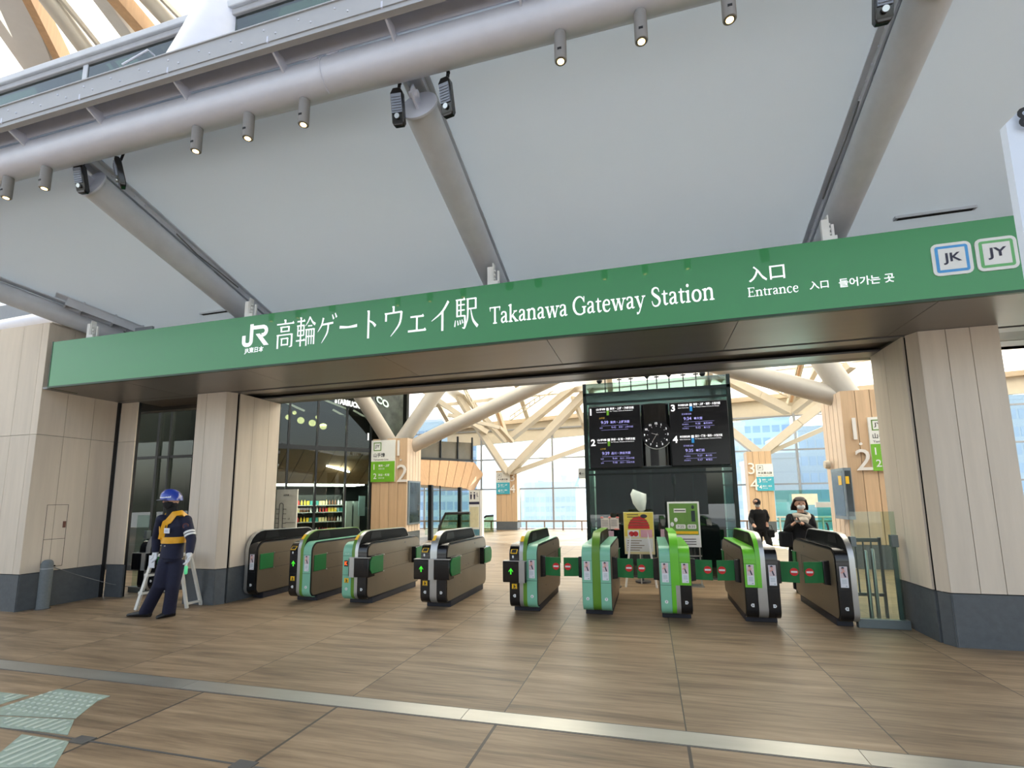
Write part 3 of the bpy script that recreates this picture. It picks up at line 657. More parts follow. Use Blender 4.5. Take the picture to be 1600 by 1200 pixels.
# raised glass balustrade and leaning white column above the canopy
t = thing('glass_balustrade', (-7, 3.5, 5.6), 'dark glass balustrade with grey rail on the canopy at upper left', 'balustrade')
b = MB()
for a, c in ((-9.5, -6.02), (-5.95, -2.2)): b.box(a, c, 3.5, 3.515, 5.7, 6.55)
b.build('glass_pane', M_GLASSD, t, smooth=0)
b = MB(); b.box(-9.5, -2.2, 3.47, 3.55, 6.53, 6.60); b.build('top_rail', mat('pale_rail', (176, 176, 180), .4, metal=.2), t, bevel=.01)
b = MB(); b.box(-9.5, -2.2, 3.44, 3.60, 6.60, 6.68); b.build('cap', M_GREYST, t, bevel=.01)
for X in (-9.2, -5.985, -2.4):
    b = MB(); b.box(X-.035, X+.035, 3.49, 3.56, 5.6, 6.55); b.build('post', M_GREYST, t, smooth=0)
b = MB(); b.path([(-5.3, 3.49, 6.28), (-5.3, 3.42, 6.28), (-4.95, 3.42, 6.36), (-4.95, 3.49, 6.36)], .012, 8); b.build('pull_handle', M_STEELW, t)
b = MB(); b.box(-9.5, -2.2, 3.9, 3.95, 5.6, 6.75); structure(b.build('wall_clerestory', mat('dim_green_grey_wall', (76, 92, 88), .4, var=.12, scale=(.6, 1, 3)), smooth=0))
b = MB(); p0 = PY(338, 92, 3.6); p1 = PY(382, 0, 3.8); b.path([p0-(p1-p0)*.45, p0, p1, p1+(p1-p0)*2], [.36, .345, .33, .29], 40); tag(b.build('leaning_column', M_STEELW), 'thick white leaning tube column rising above the silver edge tube', 'column')
for i, (xa, ya, xb, yb, l) in enumerate(((318, 497, 385, 482, 'thin dark slot in the canopy above the left part of the green sign'), (1395, 357, 1522, 341, 'thin dark slot in the canopy above the right end of the green sign'))):
    p, q = PY(xa, ya, 6.0), PY(xb, yb, 6.0); y_ = 5.95
    b = MB(); b.box(p.x, q.x, y_-.03, y_+.03, cz(y_)-.035, cz(y_)-.005); o = tag(b.build('air_slot', M_GREYST, smooth=0), l, 'vent', 'slots in the canopy')
    b = MB(); b.box(p.x+.03, q.x-.03, y_-.02, y_+.02, cz(y_)-.04, cz(y_)-.034); ROOTM[o.name] = Matrix.Identity(4); b.build('dark_gap', M_DARK, o, smooth=0)
# ------------------------------------------------------------------ ticket gates
M_BRONZE = mat('bronze_tinted_steel_side', (122, 110, 92), .36, metal=.4, var=.05, scale=(1, 2, 1))
M_MINT = mat('mint_green_panel', (128, 190, 162), .35, var=.02, coat=.2)
M_LIME = mat('lime_green_panel', (104, 190, 44), .35, var=.02, coat=.2)
M_OLIVE = mat('leaf_green_stripe', (96, 140, 44), .35, var=.03)
M_SILVER = mat('silver_trim', (186, 186, 184), .3, metal=.7, var=.04)
M_FLAP = mat('green_flap_rubber', (14, 112, 52), .5, var=.06)
M_RED = mat('no_entry_red', (214, 34, 38), .45, var=.02)
M_GBASE = mat('navy_black_plinth', (38, 40, 52), .5, var=.06)
M_STICK = mat('pale_sticker', (222, 224, 230), .5, var=.03)
M_NAVY = mat('navy_ink', (42, 42, 66), .5)
M_SKINP = mat('printed_skin_pink', (218, 160, 146), .5)
M_YEL = mat('yellow_sticker', (238, 190, 30), .45, var=.03)
M_ARROW = mat('lit_green_arrow', (60, 200, 40), .4, emit=.7)
M_ORANGE = mat('lit_orange_display', (255, 90, 30), .4, emit=.9)
GC = {'black': M_BLACK, 'mint': M_MINT, 'lime': M_LIME, 'olive': M_OLIVE, 'silver': M_SILVER}
GF, GB, GR = 6.66, 6.85, 8.42      # front face, plinth front, rear of the housings
def prof_front(o=0.):
    return [(GF+.12, .083-o)]+arc(GF+.10, .185, .10+o, 260, 180, 5)+arc(GF+.14, .77, .14+o, 180, 90, 7)
def side_poly(i=0.):
    return arc(GF+.10+0, .185, .10-i, 270, 180, 5)+arc(GF+.14, .77, .14-i, 180, 90, 6)+arc(GR-.16, .75, .16-i, 90, 0, 6)+arc(GR-.10, .185, .10-i, 0, -90, 5)
def spine_poly(i=0.):
    return [(GF+.10, .085+i), (GF+i, .185), (GF+i, .80)]+[(GF+.02+i*.9, .88), (GF+.06+i*.8, .955), (GF+.13+i*.6, 1.02-i*.3), (GF+.22+i*.2, 1.062-i*.8), (GF+.32, 1.078-i)]+[(GR-.34, 1.062-i), (GR-.27, 1.04-i), (GR-.13-i, .90), (GR-.03-i, .3), (GR-.1, .085+i)]
def flap_sign(par, c, s):
    """round no-entry mark on a flap"""
    d = MB(); d.tube((c[0], c[1]-.004, c[2]), (c[0], c[1], c[2]), .047, seg=28); o = d.build('no_entry_mark', M_RED, par)
    d = MB(); d.box(c[0]-.036, c[0]+.036, c[1]-.007, c[1]-.004, c[2]-.010, c[2]+.012); d.build('white_bar', M_WHITE, par, smooth=0)
def badge_text(par, x, z, s, shape):
    y = GF-.0155
    b = MB()
    if shape == 'disc': b.tube((x, y, z), (x, y+.004, z), .021, seg=20)
    else:
        g = 1 if shape == 'right' else -1
        b.prism([(x-.018*g, z-.020), (x+.008*g, z-.020), (x+.022*g, z), (x+.008*g, z+.020), (x-.018*g, z+.020)], 'y', y, y+.004)
    o = b.build('number_badge', M_WHITE, par, smooth=0)
    d = MB(); put_text(d, s, (x, y-.0005, z-.011), RT, UP, height=.022, bold=.02, align='c'); d.build('number', M_NAVY, o, smooth=0)
def notice(par, x, z0=.475, z1=.715, w=.082):
    """poster sticker: a masked figure with crossed arms over two blocks of text"""
    y = GF-.0155
    b = MB(); b.box(x-w/2, x+w/2, y, y+.003, z0, z1); o = b.build('notice_sticker', M_STICK, par, smooth=0)
    h = z1-z0; top = z0+h*.46
    d = MB(); d.box(x-w*.46, x+w*.46, y-.001, y, top, z1-.004); d.build('picture_field', mat('sticker_picture_pink', (214, 196, 200), .5, var=.1, scale=(60, 60, 60)), o, smooth=0)
    d = MB(); d.prism([(x-w*.18, z1-.052), (x+w*.02, z1-.058), (x+w*.28, z1-.120), (x+w*.10, z1-.124)], 'y', y-.003, y-.001); d.tube((x-w*.08, y-.003, z1-.018), (x-w*.08, y-.001, z1-.018), .014, seg=14); d.build('figure', M_NAVY, o, smooth=0)
    d = MB(); d.tube((x-w*.08, y-.004, z1-.033), (x-w*.08, y-.002, z1-.033), .012, seg=12); d.bar((x-w*.35, y-.003, z1-.075), (x+w*.12, y-.003, z1-.048), .003, .016, (0, 0, 1)); d.build('face', M_SKINP, o, smooth=0)
    d = MB()
    for k in range(4): d.box(x-w*.30, x+w*.30, y-.001, y, z0+.045+k*.013, z0+.049+k*.013)
    d.box(x+w*.12, x+w*.34, y-.001, y, z0+.012, z0+.022); d.build('print', mat('sticker_print_grey', (150, 166, 172), .5), o, smooth=0)
def yellow_tag(par, x, z, y=None):
    y = GF-.0155 if y is None else y
    b = MB(); b.box(x-.036, x+.036, y, y+.003, z-.034, z+.034); o = b.build('yellow_sticker', M_YEL, par, smooth=0)
    d = MB(); d.ball((x-.004, y, z+.014), (.010, .002, .009), 10, 6); d.prism([(x-.02, z-.006), (x+.006, z+.006), (x+.02, z-.004), (x+.004, z-.018), (x-.014, z-.014)], 'y', y-.002, y); d.box(x-.026, x+.026, y-.001, y, z-.031, z-.024); d.build('pictogram', M_DARK, o, smooth=0)
def arrow(par, x, y, z):
    d = MB()
    d.prism([(x-.030, z+.004), (x, z+.044), (x+.030, z+.004), (x+.030, z-.012), (x+.009, z+.012), (x+.009, z-.042), (x-.009, z-.042), (x-.009, z+.012), (x-.030, z-.012)], 'y', y-.003, y); d.build('arrow_light', M_ARROW, par, smooth=0)
def gate(x0, x1, label, lc, cc, rc, left=(), right=(), half=None, crest='full'):
    """lc / rc: colour of the left / right band (or upper+lower pair), cc: stripes of the middle spine"""
    t = thing('ticket_gate', ((x0+x1)/2, GB, 0), label, 'ticket gate', 'ticket gates across the entrance')
    w = x1-x0
    b = MB(); b.prism([(GB, 0), (GR-.12, 0), (GR-.12, .085), (GB, .085)], 'x', x0+.012, x1-.012); b.build('plinth', M_GBASE, t, bevel=.004)
    if half == 'L': sa, sb, lw, rw = x0, x0+.055, 0, .05      # right-hand face only
    cw = .105 if half is None else .06
    if half is None: c0 = x0+(w-cw)/2; c1 = c0+cw
    elif half == 'L': c0, c1 = x0, x0+cw
    else: c0, c1 = x1-cw, x1
    b = MB(); b.prism(side_poly(.006), 'x', x0+.006, x1-.006); b.build('housing', mat('gate_core_dark', (30, 30, 33), .45), t, smooth=30)
    def band(nm, a, c, col):
        cols = col if isinstance(col, tuple) else (col,)
        P = prof_front(.004)+[(GR-.2, .914)]
        if len(cols) == 1:
            m = MB(); m.ribbon(P, .008, 'x', a+.002, c-.002) ; m.build(nm, GC[cols[0]], t, smooth=30)
        else:
            k = 7
            lo = P[:k]+[(GF-.004, .44)]; hi = [(GF-.004, .444)]+P[k:]
            m = MB(); m.ribbon(hi, .008, 'x', a+.002, c-.002); o = m.build(nm, GC[cols[0]], t, smooth=30)
            m = MB(); m.ribbon(lo, .008, 'x', a+.002, c-.002); m.build('lower_'+nm, GC[cols[1]], t, smooth=30)
        m = MB(); m.box(a+.003, c-.003, GF-.0126, GF, .722, .726); m.box(a+.003, c-.003, GF-.0126, GF, .438, .442); m.build('seam', M_DARK, t, smooth=0)
    if half != 'L' and lc: band('front_band', x0, c0, lc)
    if half != 'R' and rc: band('front_band', c1, x1, rc)
    b = MB(); b.prism(spine_poly(.004), 'x', c0+.004, c1-.004); b.build('crest', mat('matt_black_crest', (5, 5, 6), .5, spec=.12), t, smooth=30)
    # a raised screen strip along the crest flank
    n = len(cc); sp = [(GF+.10, .085)]+arc(GF+.10, .185, .10, 260, 180, 5)+spine_poly(0)[2:10]
    for i, col in enumerate(cc):
        a = c0+(c1-c0)*i/n; c = c0+(c1-c0)*(i+1)/n
        cols = col if isinstance(col, tuple) else (col,)
        if len(cols) == 1:
            m = MB(); m.ribbon(sp, .009, 'x', a, c); m.build('spine_stripe', GC[cols[0]], t, smooth=30)
        else:
            m = MB(); m.ribbon([(GF, .44)]+sp[7:], .009, 'x', a, c); m.build('spine_stripe', GC[cols[0]], t, smooth=30)
            m = MB(); m.ribbon(sp[:7]+[(GF, .438)], .009, 'x', a, c); m.build('lower_spine_stripe', GC[cols[1]], t, smooth=30)
    b = MB(); b.ribbon([(y, z) for y, z in spine_poly(0)[9:12]], .006, 'x', c0, c1); b.build('crest_edge', M_SILVER, t, smooth=30)
    for sgn_, X, ok in ((-1, x0, half != 'L'), (1, x1, half != 'R')):
        if not ok: continue
        # bronze side plate with its maintenance doors
        b = MB(); b.prism(side_poly(.022), 'x', X-.001, X+.005*sgn_); o = b.build('side_panel', M_BRONZE, t, smooth=30)
        d = MB(); xx = X+.0056*sgn_
        for z in (.70, .47): d.box(xx-.0006, xx+.0006, GF+.35, GR-.4, z-.002, z+.002)
        for y in (GF+.36, GR-.42): d.box(xx-.0006, xx+.0006, y-.002, y+.002, .47, .70)
        d.build('door_seam', M_DARK, o, smooth=0)
        d = MB()
        for y, z in ((GF+.50, .60), (GF+1.26, .62), (GF+.55, .30), (GF+.78, .52), (GF+.88, .53), (GF+1.18, .83)): d.tube((xx-.001, y, z), (xx+.002*sgn_, y, z), .008 if z < .8 else .016, seg=12)
        d.build('lock', M_DKST, o)
    def flap(side, y=GB+.03):
        X = x1 if side > 0 else x0
        m = MB(); m.prism([(X, .46), (X+.075*side, .47), (X+.075*side, .745), (X, .755)], 'y', y-.02, y+.05); h = m.build('flap_post', M_BLACK, t, bevel=.006)
        a, c = X+.055*side, X+.282*side
        m = MB(); N_ = 8
        pts = [(a+(c-a)*i/N_, y+.012*math.sin(i*1.3)*.25) for i in range(N_+1)]
        R = [[V((px, py+dy, z)) for dy, z in ((0, .486-.008*i/N_), (0, .735-.004*i/N_), (.014, .735-.004*i/N_), (.014, .486-.008*i/N_))] for i, (px, py) in enumerate(pts)]
        m.rings(R); o = m.build('flap', M_FLAP, t, smooth=30)
        flap_sign(o, (c-.058*side, y-.006, .61), side)
    def pad(side, y0, y1, hexa=False, z0=.465, z1=.715):
        X = x1 if side > 0 else x0
        P = [(y0+.05, z0-.012), (y1, z0-.012), (y1, z1+.012), (y0+.05, z1+.012), (y0-.012, z1-.06), (y0-.012, z0+.06)] if hexa == 'f' else [(y0, z0-.012), (y1-.05, z0-.012), (y1+.012, z0+.06), (y1+.012, z1-.06), (y1-.05, z1+.012), (y0, z1+.012)] if hexa == 'r' else [(y0, z0-.012), (y1, z0-.012), (y1, z1+.012), (y0, z1+.012)]
        e = .092 if hexa else .016
        m = MB(); m.prism(P, 'x', X, X+(e-.014)*side); o = m.build('pad_holder', M_BLACK, t, bevel=.004)
        k = .012; cy = (y0+y1)/2; czz = (z0+z1)/2
        P2 = [(cy+(y-cy)*.93, czz+(z-czz)*.90) for y, z in P]
        m = MB(); m.prism(P2, 'x', X+(e-.014)*side, X+e*side); m.build('stowed_flap', M_FLAP, t, bevel=.003)
        m = MB(); yy = y1 if hexa != 'r' else y0
        for z in (z0, z1): m.ball((X+e*side, yy+.004, z), .009, 8, 6)
        m.build('hinge_stud', M_SILVER, t)
    def box(sides, z0=.42, z1=.70):
        a = (x0-.075 if 'l' in sides else c0-.004); c = (x1+.075 if 'r' in sides else c1+.004)
        m = MB(); yb = GF-.085
        m.prism([(yb+.012, z0), (yb, z0+.03), (yb, z1-.012), (yb+.012, z1), (GF+.1, z1), (GF+.1, z0)], 'x', a, c); o = m.build('reader_housing', M_BLACK, t, bevel=.006)
        m = MB(); m.box(a, c, yb+.004, GF+.02, z1, z1+.009); m.build('bright_edge', M_SILVER, o, smooth=0)
        m = MB(); m.box(c0+.012, c1-.012, yb-.004, yb+.01, z0-.002, z1+.012); m.build('middle_trim', M_SILVER, o, smooth=0)
        return o, yb
    xl, xr = (x0+c0)/2, (x1+c1)/2
    def slot(x):
        m = MB(); m.prism([(GF-.006, .79), (GF-.03, .795), (GF-.03, .81), (GF+.03, .87), (GF+.05, .87), (GF+.02, .79)], 'x', x-.05, x+.05); o = m.build('ticket_slot', M_BLACK, t, bevel=.004)
        m = MB(); m.prism([(GF-.034, .800), (GF-.034, .809), (GF+.012, .856), (GF+.022, .856)], 'x', x-.045, x+.045); m.build('yellow_lip', M_YEL, o, smooth=0)
        m = MB(); m.prism([(GF-.035, .812), (GF+.005, .853), (GF+.006, .85), (GF-.030, .812)], 'x', x-.034, x+.034); m.build('slot_mouth', M_DARK, o, smooth=0)
        m = MB(); m.ball((x-.018, GF-.010, .755), (.016, .004, .022), 10, 8); m.box(x+.006, x+.042, GF-.011, GF-.006, .758, .772); m.build('ticket_symbol', M_WHITE, t, smooth=0)
    def reader(x):
        m = MB(); put_text(m, 'IC', (x-.042, GF+.012, .80), RT, V((0, .62, .78)), width=.08, height=.07, bold=.03, lift=.02); m.build('reader_letters', M_WHITE, t, smooth=0)
        m = MB(); put_text(m, 'タッチ', (x-.036, GF-.006, .742), RT, UP, width=.07, lift=.006); m.build('touch_letters', M_WHITE, t, smooth=0)
    crest_y = MB(); crest_y.box(c0+.012, c0+.05, GF+.055, GF+.07, .93, .99, Matrix.Identity(4)); crest_y.bm.free()
    for side, items, x in ((-1, left, xl), (1, right, xr)):
        for it in items:
            k = it if isinstance(it, str) else it[0]
            if k == 'notice': notice(t, x)
            elif k == 'badge': badge_text(t, x, .235, it[1], it[2])
            elif k == 'yellow': yellow_tag(t, x, .36)
            elif k == 'flap': flap(side)
            elif k == 'pad': pad(side, GF+.05, GF+.36)
            elif k == 'hexpad': pad(side, GF-.05, GF+.33, 'f')
            elif k == 'rearpad': pad(side, GR-.33, GR+.06, 'r')
            elif k == 'rearpost': pad(side, GR-.16, GR+.02)
            elif k == 'slot': slot(x)
            elif k == 'reader': reader(x)
            elif k == 'arrow': arrow(t, x, GF-.0125, .59)
            elif k == 'boxarrow': pass
    kinds = [i if isinstance(i, str) else i[0] for i in left]+['R'+(i if isinstance(i, str) else i[0]) for i in right]
    sides = ('l' if 'boxarrow' in kinds or 'box' in kinds else '')+('r' if 'Rbox' in kinds or 'Rboxarrow' in kinds else '')
    if sides:
        o, yb = box(sides)
        if 'boxarrow' in kinds: arrow(o, xl-.03, yb, .57)
        if 'Rboxarrow' in kinds: arrow(o, xr+.03, yb, .57)
    if 'display' in kinds:
        m = MB(); m.box(xl-.05, xl+.02, GF-.012, GF, .565, .655); o = m.build('display', M_BLACK, t, smooth=0)
        m = MB(); put_text(m, 'K', (xl-.015, GF-.013, .585), RT, UP, height=.055, width=.05, bold=.05, align='c'); m.build('display_letter', M_ORANGE, o, smooth=0)
    # yellow caution label on the nose of the crest
    if 'crestlabel' in kinds:
        m = MB(); m.ribbon([(GF+.052, .955), (GF+.125, 1.02)], .012, 'x', c0+.006, c0+.05); m.build('crest_label', M_YEL, t, smooth=0)
    # smoked displays on top of the crest flanks
    for sgn_, X in ((-1, c0+.004), (1, c1-.004)):
        m = MB(); m.prism([(GF+.33, .95), (GF+.36, 1.05), (GF+.62, 1.05), (GF+.66, .95)], 'x', X, X+.004*sgn_); m.build('flank_display', mat('smoked_display', (8, 7, 8), .4, spec=.2), t, smooth=0)
    return t
gate(-8.62, -8.24, 'black ticket gate behind the guard, inside the side passage', 'black', ('silver',), 'black', ['box'], ['hexpad', 'rearpad', ('badge', '1', 'right')])
gate(-6.375, -6.155, 'leftmost ticket gate of the main row, against the wood pier, black front', None, ('silver',), 'black', [], ['notice', ('badge', '2', 'right'), 'pad'], half='L')
gate(-5.52, -5.13, 'second gate from the pier, black left half and mint right half', 'black', ('silver', 'olive'), 'mint', ['slot', 'arrow', 'yellow', ('badge', '2', 'left'), 'crestlabel'], ['notice', ('badge', '3', 'disc'), 'pad'])
gate(-4.56, -4.15, 'gate with a white card reader mark and orange display on its mint half', 'mint', ('olive', 'silver'), 'black', ['reader', 'display', 'yellow', ('badge', '3', 'disc'), 'crestlabel'], ['box', ('badge', '4', 'right'), 'hexpad', 'rearpad'])
gate(-3.26, -2.86, 'all black gate with a green arrow box, standing alone between two wide passages', 'black', ('silver',), 'black', ['slot', 'boxarrow', 'yellow', ('badge', '4', 'left'), 'crestlabel'], ['box', ('badge', '5', 'right'), 'hexpad', 'rearpad'])
gate(-1.915, -1.525, 'gate with green arrow box at left, mint right half and a closed flap', 'black', ('silver', 'olive'), 'mint', ['slot', 'boxarrow', 'yellow', ('badge', '5', 'left'), 'crestlabel'], ['notice', ('badge', '6', 'disc'), 'flap', 'rearpost'])
gate(-.91, -.53, 'gate with two mint halves and a leaf green spine, flaps closed on both sides', 'mint', ('olive', 'olive'), 'mint', ['notice', ('badge', '6', 'disc'), 'flap'], ['notice', ('badge', '7', 'disc'), 'flap', 'rearpost'])
gate(.085, .465, 'gate with mint left half and lime over black right half', 'mint', ('lime', ('lime', 'silver')), ('lime', 'black'), ['notice', ('badge', '7', 'disc'), 'flap'], ['notice', ('badge', '8', 'right'), 'flap'])
gate(1.085, 1.47, 'gate with lime over black left half and all black right half', ('lime', 'black'), (('lime', 'silver'), 'silver'), 'black', ['notice', ('badge', '8', 'left'), 'flap', 'rearpost'], ['notice', ('badge', '9', 'right'), 'flap'])
gate(2.09, 2.29, 'rightmost black ticket gate beside the glass fence and right wood pier', 'black', ('silver',), None, ['notice', ('badge', '9', 'left'), 'flap', 'rearpost'], [], half='R')
# ------------------------------------------------------------------ glass fences closing both ends of the gate row
M_FENCE = mat('grey_green_fence_steel', (118, 128, 130), .4, metal=.4, var=.05)
def fence(xa, xb, label, posts):
    t = thing('glass_fence', ((xa+xb)/2, 6.83, 0), label, 'fence', 'glass fences at the ends of the gates')
    b = MB(); b.box(xa, xb, 6.79, 6.87, 0, .10); b.build('kerb', M_FENCE, t, bevel=.004)
    b = MB(); b.box(xa+.03, xb-.03, 6.825, 6.835, .10, 1.345); b.build('glass_pane', M_GLASSC, t, smooth=0)
    for x in posts:
        b = MB(); b.box(x-.02, x+.02, 6.84, 6.875, .10, 1.06); b.box(x-.035, x+.035, 6.80, 6.88, .93, 1.07); b.build('post', M_FENCE, t, bevel=.004)
    return t
tr = fence(2.31, 2.84, 'glass fence between the rightmost gate and the right wood pier', (2.78,))
b = MB(); b.box(2.32, 2.38, 6.80, 6.88, .93, 1.05); b.build('clamp', M_FENCE, tr, bevel=.004)
fence(-9.0, -8.66, 'glass fence beside the left pier behind the bollard cable', (-8.72,))
# steel barred wicket and two chrome posts behind the right fence
t = thing('barred_wicket', (2.6, 7.4, 0), 'grey steel barred wicket standing behind the right glass fence', 'gate')
b = MB()
b.box(2.36, 2.86, 7.38, 7.42, .94, .99); b.box(2.36, 2.86, 7.38, 7.42, .26, .30); b.build('rail', M_FENCE, t, bevel=.004)
for k in range(6):
    x = 2.39+k*.09; b = MB(); b.tube((x, 7.4, .30), (x, 7.4, .94), .010, seg=12); b.build('bar', M_FENCE, t)
b = MB(); b.box(2.36, 2.385, 7.38, 7.42, 0, 1.0); b.build('leg', M_FENCE, t, smooth=0); b = MB(); b.box(2.835, 2.86, 7.38, 7.42, 0, 1.0); b.build('leg', M_FENCE, t, smooth=0)
for i, (x, y, l) in enumerate(((2.53, 7.0, 'chrome post nearer the gate behind the right glass fence'), (2.68, 7.2, 'chrome post nearer the pier behind the right glass fence'))):
    t = thing('chrome_post', (x, y, 0), l, 'post', 'chrome posts behind the right glass fence')
    b = MB(); b.path([(x, y, .0), (x, y, .86), (x, y, .875)], [.022, .022, .012], 20); b.build('tube', M_STEEL, t)
    b = MB(); b.path([(x, y, 0), (x, y, .012), (x, y, .03)], [.10, .095, .03], 28); b.build('base', M_STEEL, t)
# ------------------------------------------------------------------ concourse: roof, end wall, columns
M_CREAM = mat('cream_painted_steel', (200, 191, 174), .5, var=.03)
M_STRUT = mat('light_grey_strut', (186, 180, 170), .42, metal=.1, var=.03)
M_TIMBER = mat('pale_cedar', (186, 150, 114), .6, var=.12, scale=(14, 14, 1.2), island=.06, detail=6.)
M_CEDAR = mat('light_cedar_slats', (198, 168, 134), .55, var=.10, scale=(16, 16, 1.), island=.05, detail=6.)
M_MULL = mat('grey_window_frame', (150, 152, 156), .4, metal=.3, var=.04)
M_MULLD = mat('dark_window_frame', (44, 46, 48), .4, metal=.3, var=.04)
M_PANE = glassmat('window_pane', (236, 244, 246), .02)
M_SHOPG = glassmat('shop_glass', (206, 214, 208), .03)
M_LIFTG = glassmat('lift_glass', (176, 196, 192), .05)
M_TEAL = mat('teal_sign', (64, 164, 184), .45, var=.03)
M_LGREEN = mat('line_green_sign', (112, 176, 40), .45, var=.03)
M_SIGNW = mat('off_white_sign', (226, 226, 220), .5, var=.02)
M_TXT = mat('dark_print', (60, 60, 60), .6)
M_NUM = mat('raised_pale_numeral', (226, 222, 216), .45, var=.02)
def membrane():
    m, nt, b = nodes('translucent_roof_membrane'); nt.nodes.remove(b); o = nt.nodes['Material Output']
    tr = N(nt, 'ShaderNodeBsdfTranslucent'); tr.inputs[0].default_value = lin((252, 249, 240))+(1,)
    df = N(nt, 'ShaderNodeBsdfDiffuse'); df.inputs[0].default_value = lin((246, 243, 236))+(1,)
    mx = N(nt, 'ShaderNodeMixShader'); mx.inputs[0].default_value = .12
    L(nt, tr.outputs[0], mx.inputs[1]); L(nt, df.outputs[0], mx.inputs[2]); L(nt, mx.outputs[0], o.inputs[0]); return m
M_MEMB = membrane()
EW = 24.7
def er(x): return 6.0+.04*x      # eave line rises slightly to the right
b = MB()
b.slab([(-10.6, EW, er(-10.6)), (26, EW, er(26)), (26, 13, 10.9), (-10.6, 13, 10.9)], .02, 0)
b.slab([(-26, 17, 9.4), (-10.6, 17, 9.4), (-10.6, 13, 10.9), (-26, 13, 10.9)], .02, 0)
b.slab([(-26, 13, 10.9), (26, 13, 10.9), (26, 1.5, 10.9), (-26, 1.5, 10.9)], .02, 0)
structure(b.build('roof', M_MEMB, smooth=0))
# fascia, window wall
b = MB(); b.slab([(-10.6, EW, 4.9+.05*-10.6), (26, EW, 4.9+.05*26), (26, EW, er(26)-.1), (-10.6, EW, er(-10.6)-.1)], .2, -.2); structure(b.build('trim_7', M_CREAM, smooth=0))
b = MB(); b.bar((-10.6, EW-.12, er(-10.6)-.12), (26, EW-.12, er(26)-.12), .3, .22); structure(b.build('trim_8', mat('grey_timber_eave', (176, 160, 138), .6, var=.1, scale=(1, 8, 8)), smooth=0))
b = MB()
xs = [-26, -22.4, -18.8, -15.2, -11.9, -8.6, -4.72, -.9, 2.85, 6.62, 10.3, 14.0, 17.7, 21.4, 25.1]
for x in xs: b.box(x-.045, x+.045, EW-.1, EW+.02, 0, 5.4+.05*x if x < 12 else 6)
for z in (2.07, 3.63, 5.2): b.box(-26, 26, EW-.08, EW, z-.035, z+.035)
w1 = structure(b.build('window_1', M_MULL, smooth=0))
b = MB(); b.box(-26, 26, EW+.005, EW+.012, .1, 5.9); b.build('pane', M_PANE, w1, smooth=0)
t = thing('guard_rail', (0, EW-.6, 0), 'low brown rail on posts along the foot of the far window wall', 'railing')
b = MB(); b.box(-12, 18, EW-.64, EW-.56, .40, .48); b.build('top_rail', mat('bronze_rail', (140, 122, 108), .5), t, smooth=0)
b = MB(); b.box(-12, 18, EW-.62, EW-.58, .04, .08); b.build('bottom_rail', mat('bronze_rail', (140, 122, 108), .5), t, smooth=0)
for k in range(30):
    x = -11.6+k*.93; b = MB(); b.box(x-.035, x+.035, EW-.63, EW-.57, 0, .46); b.build('post', mat('bronze_rail', (140, 122, 108), .5), t, smooth=0)
def strip_text(mb, s, c, h, bold=.02, w=None): put_text(mb, s, c, RT, UP, height=h, width=w, bold=bold, align='l', lift=.006)
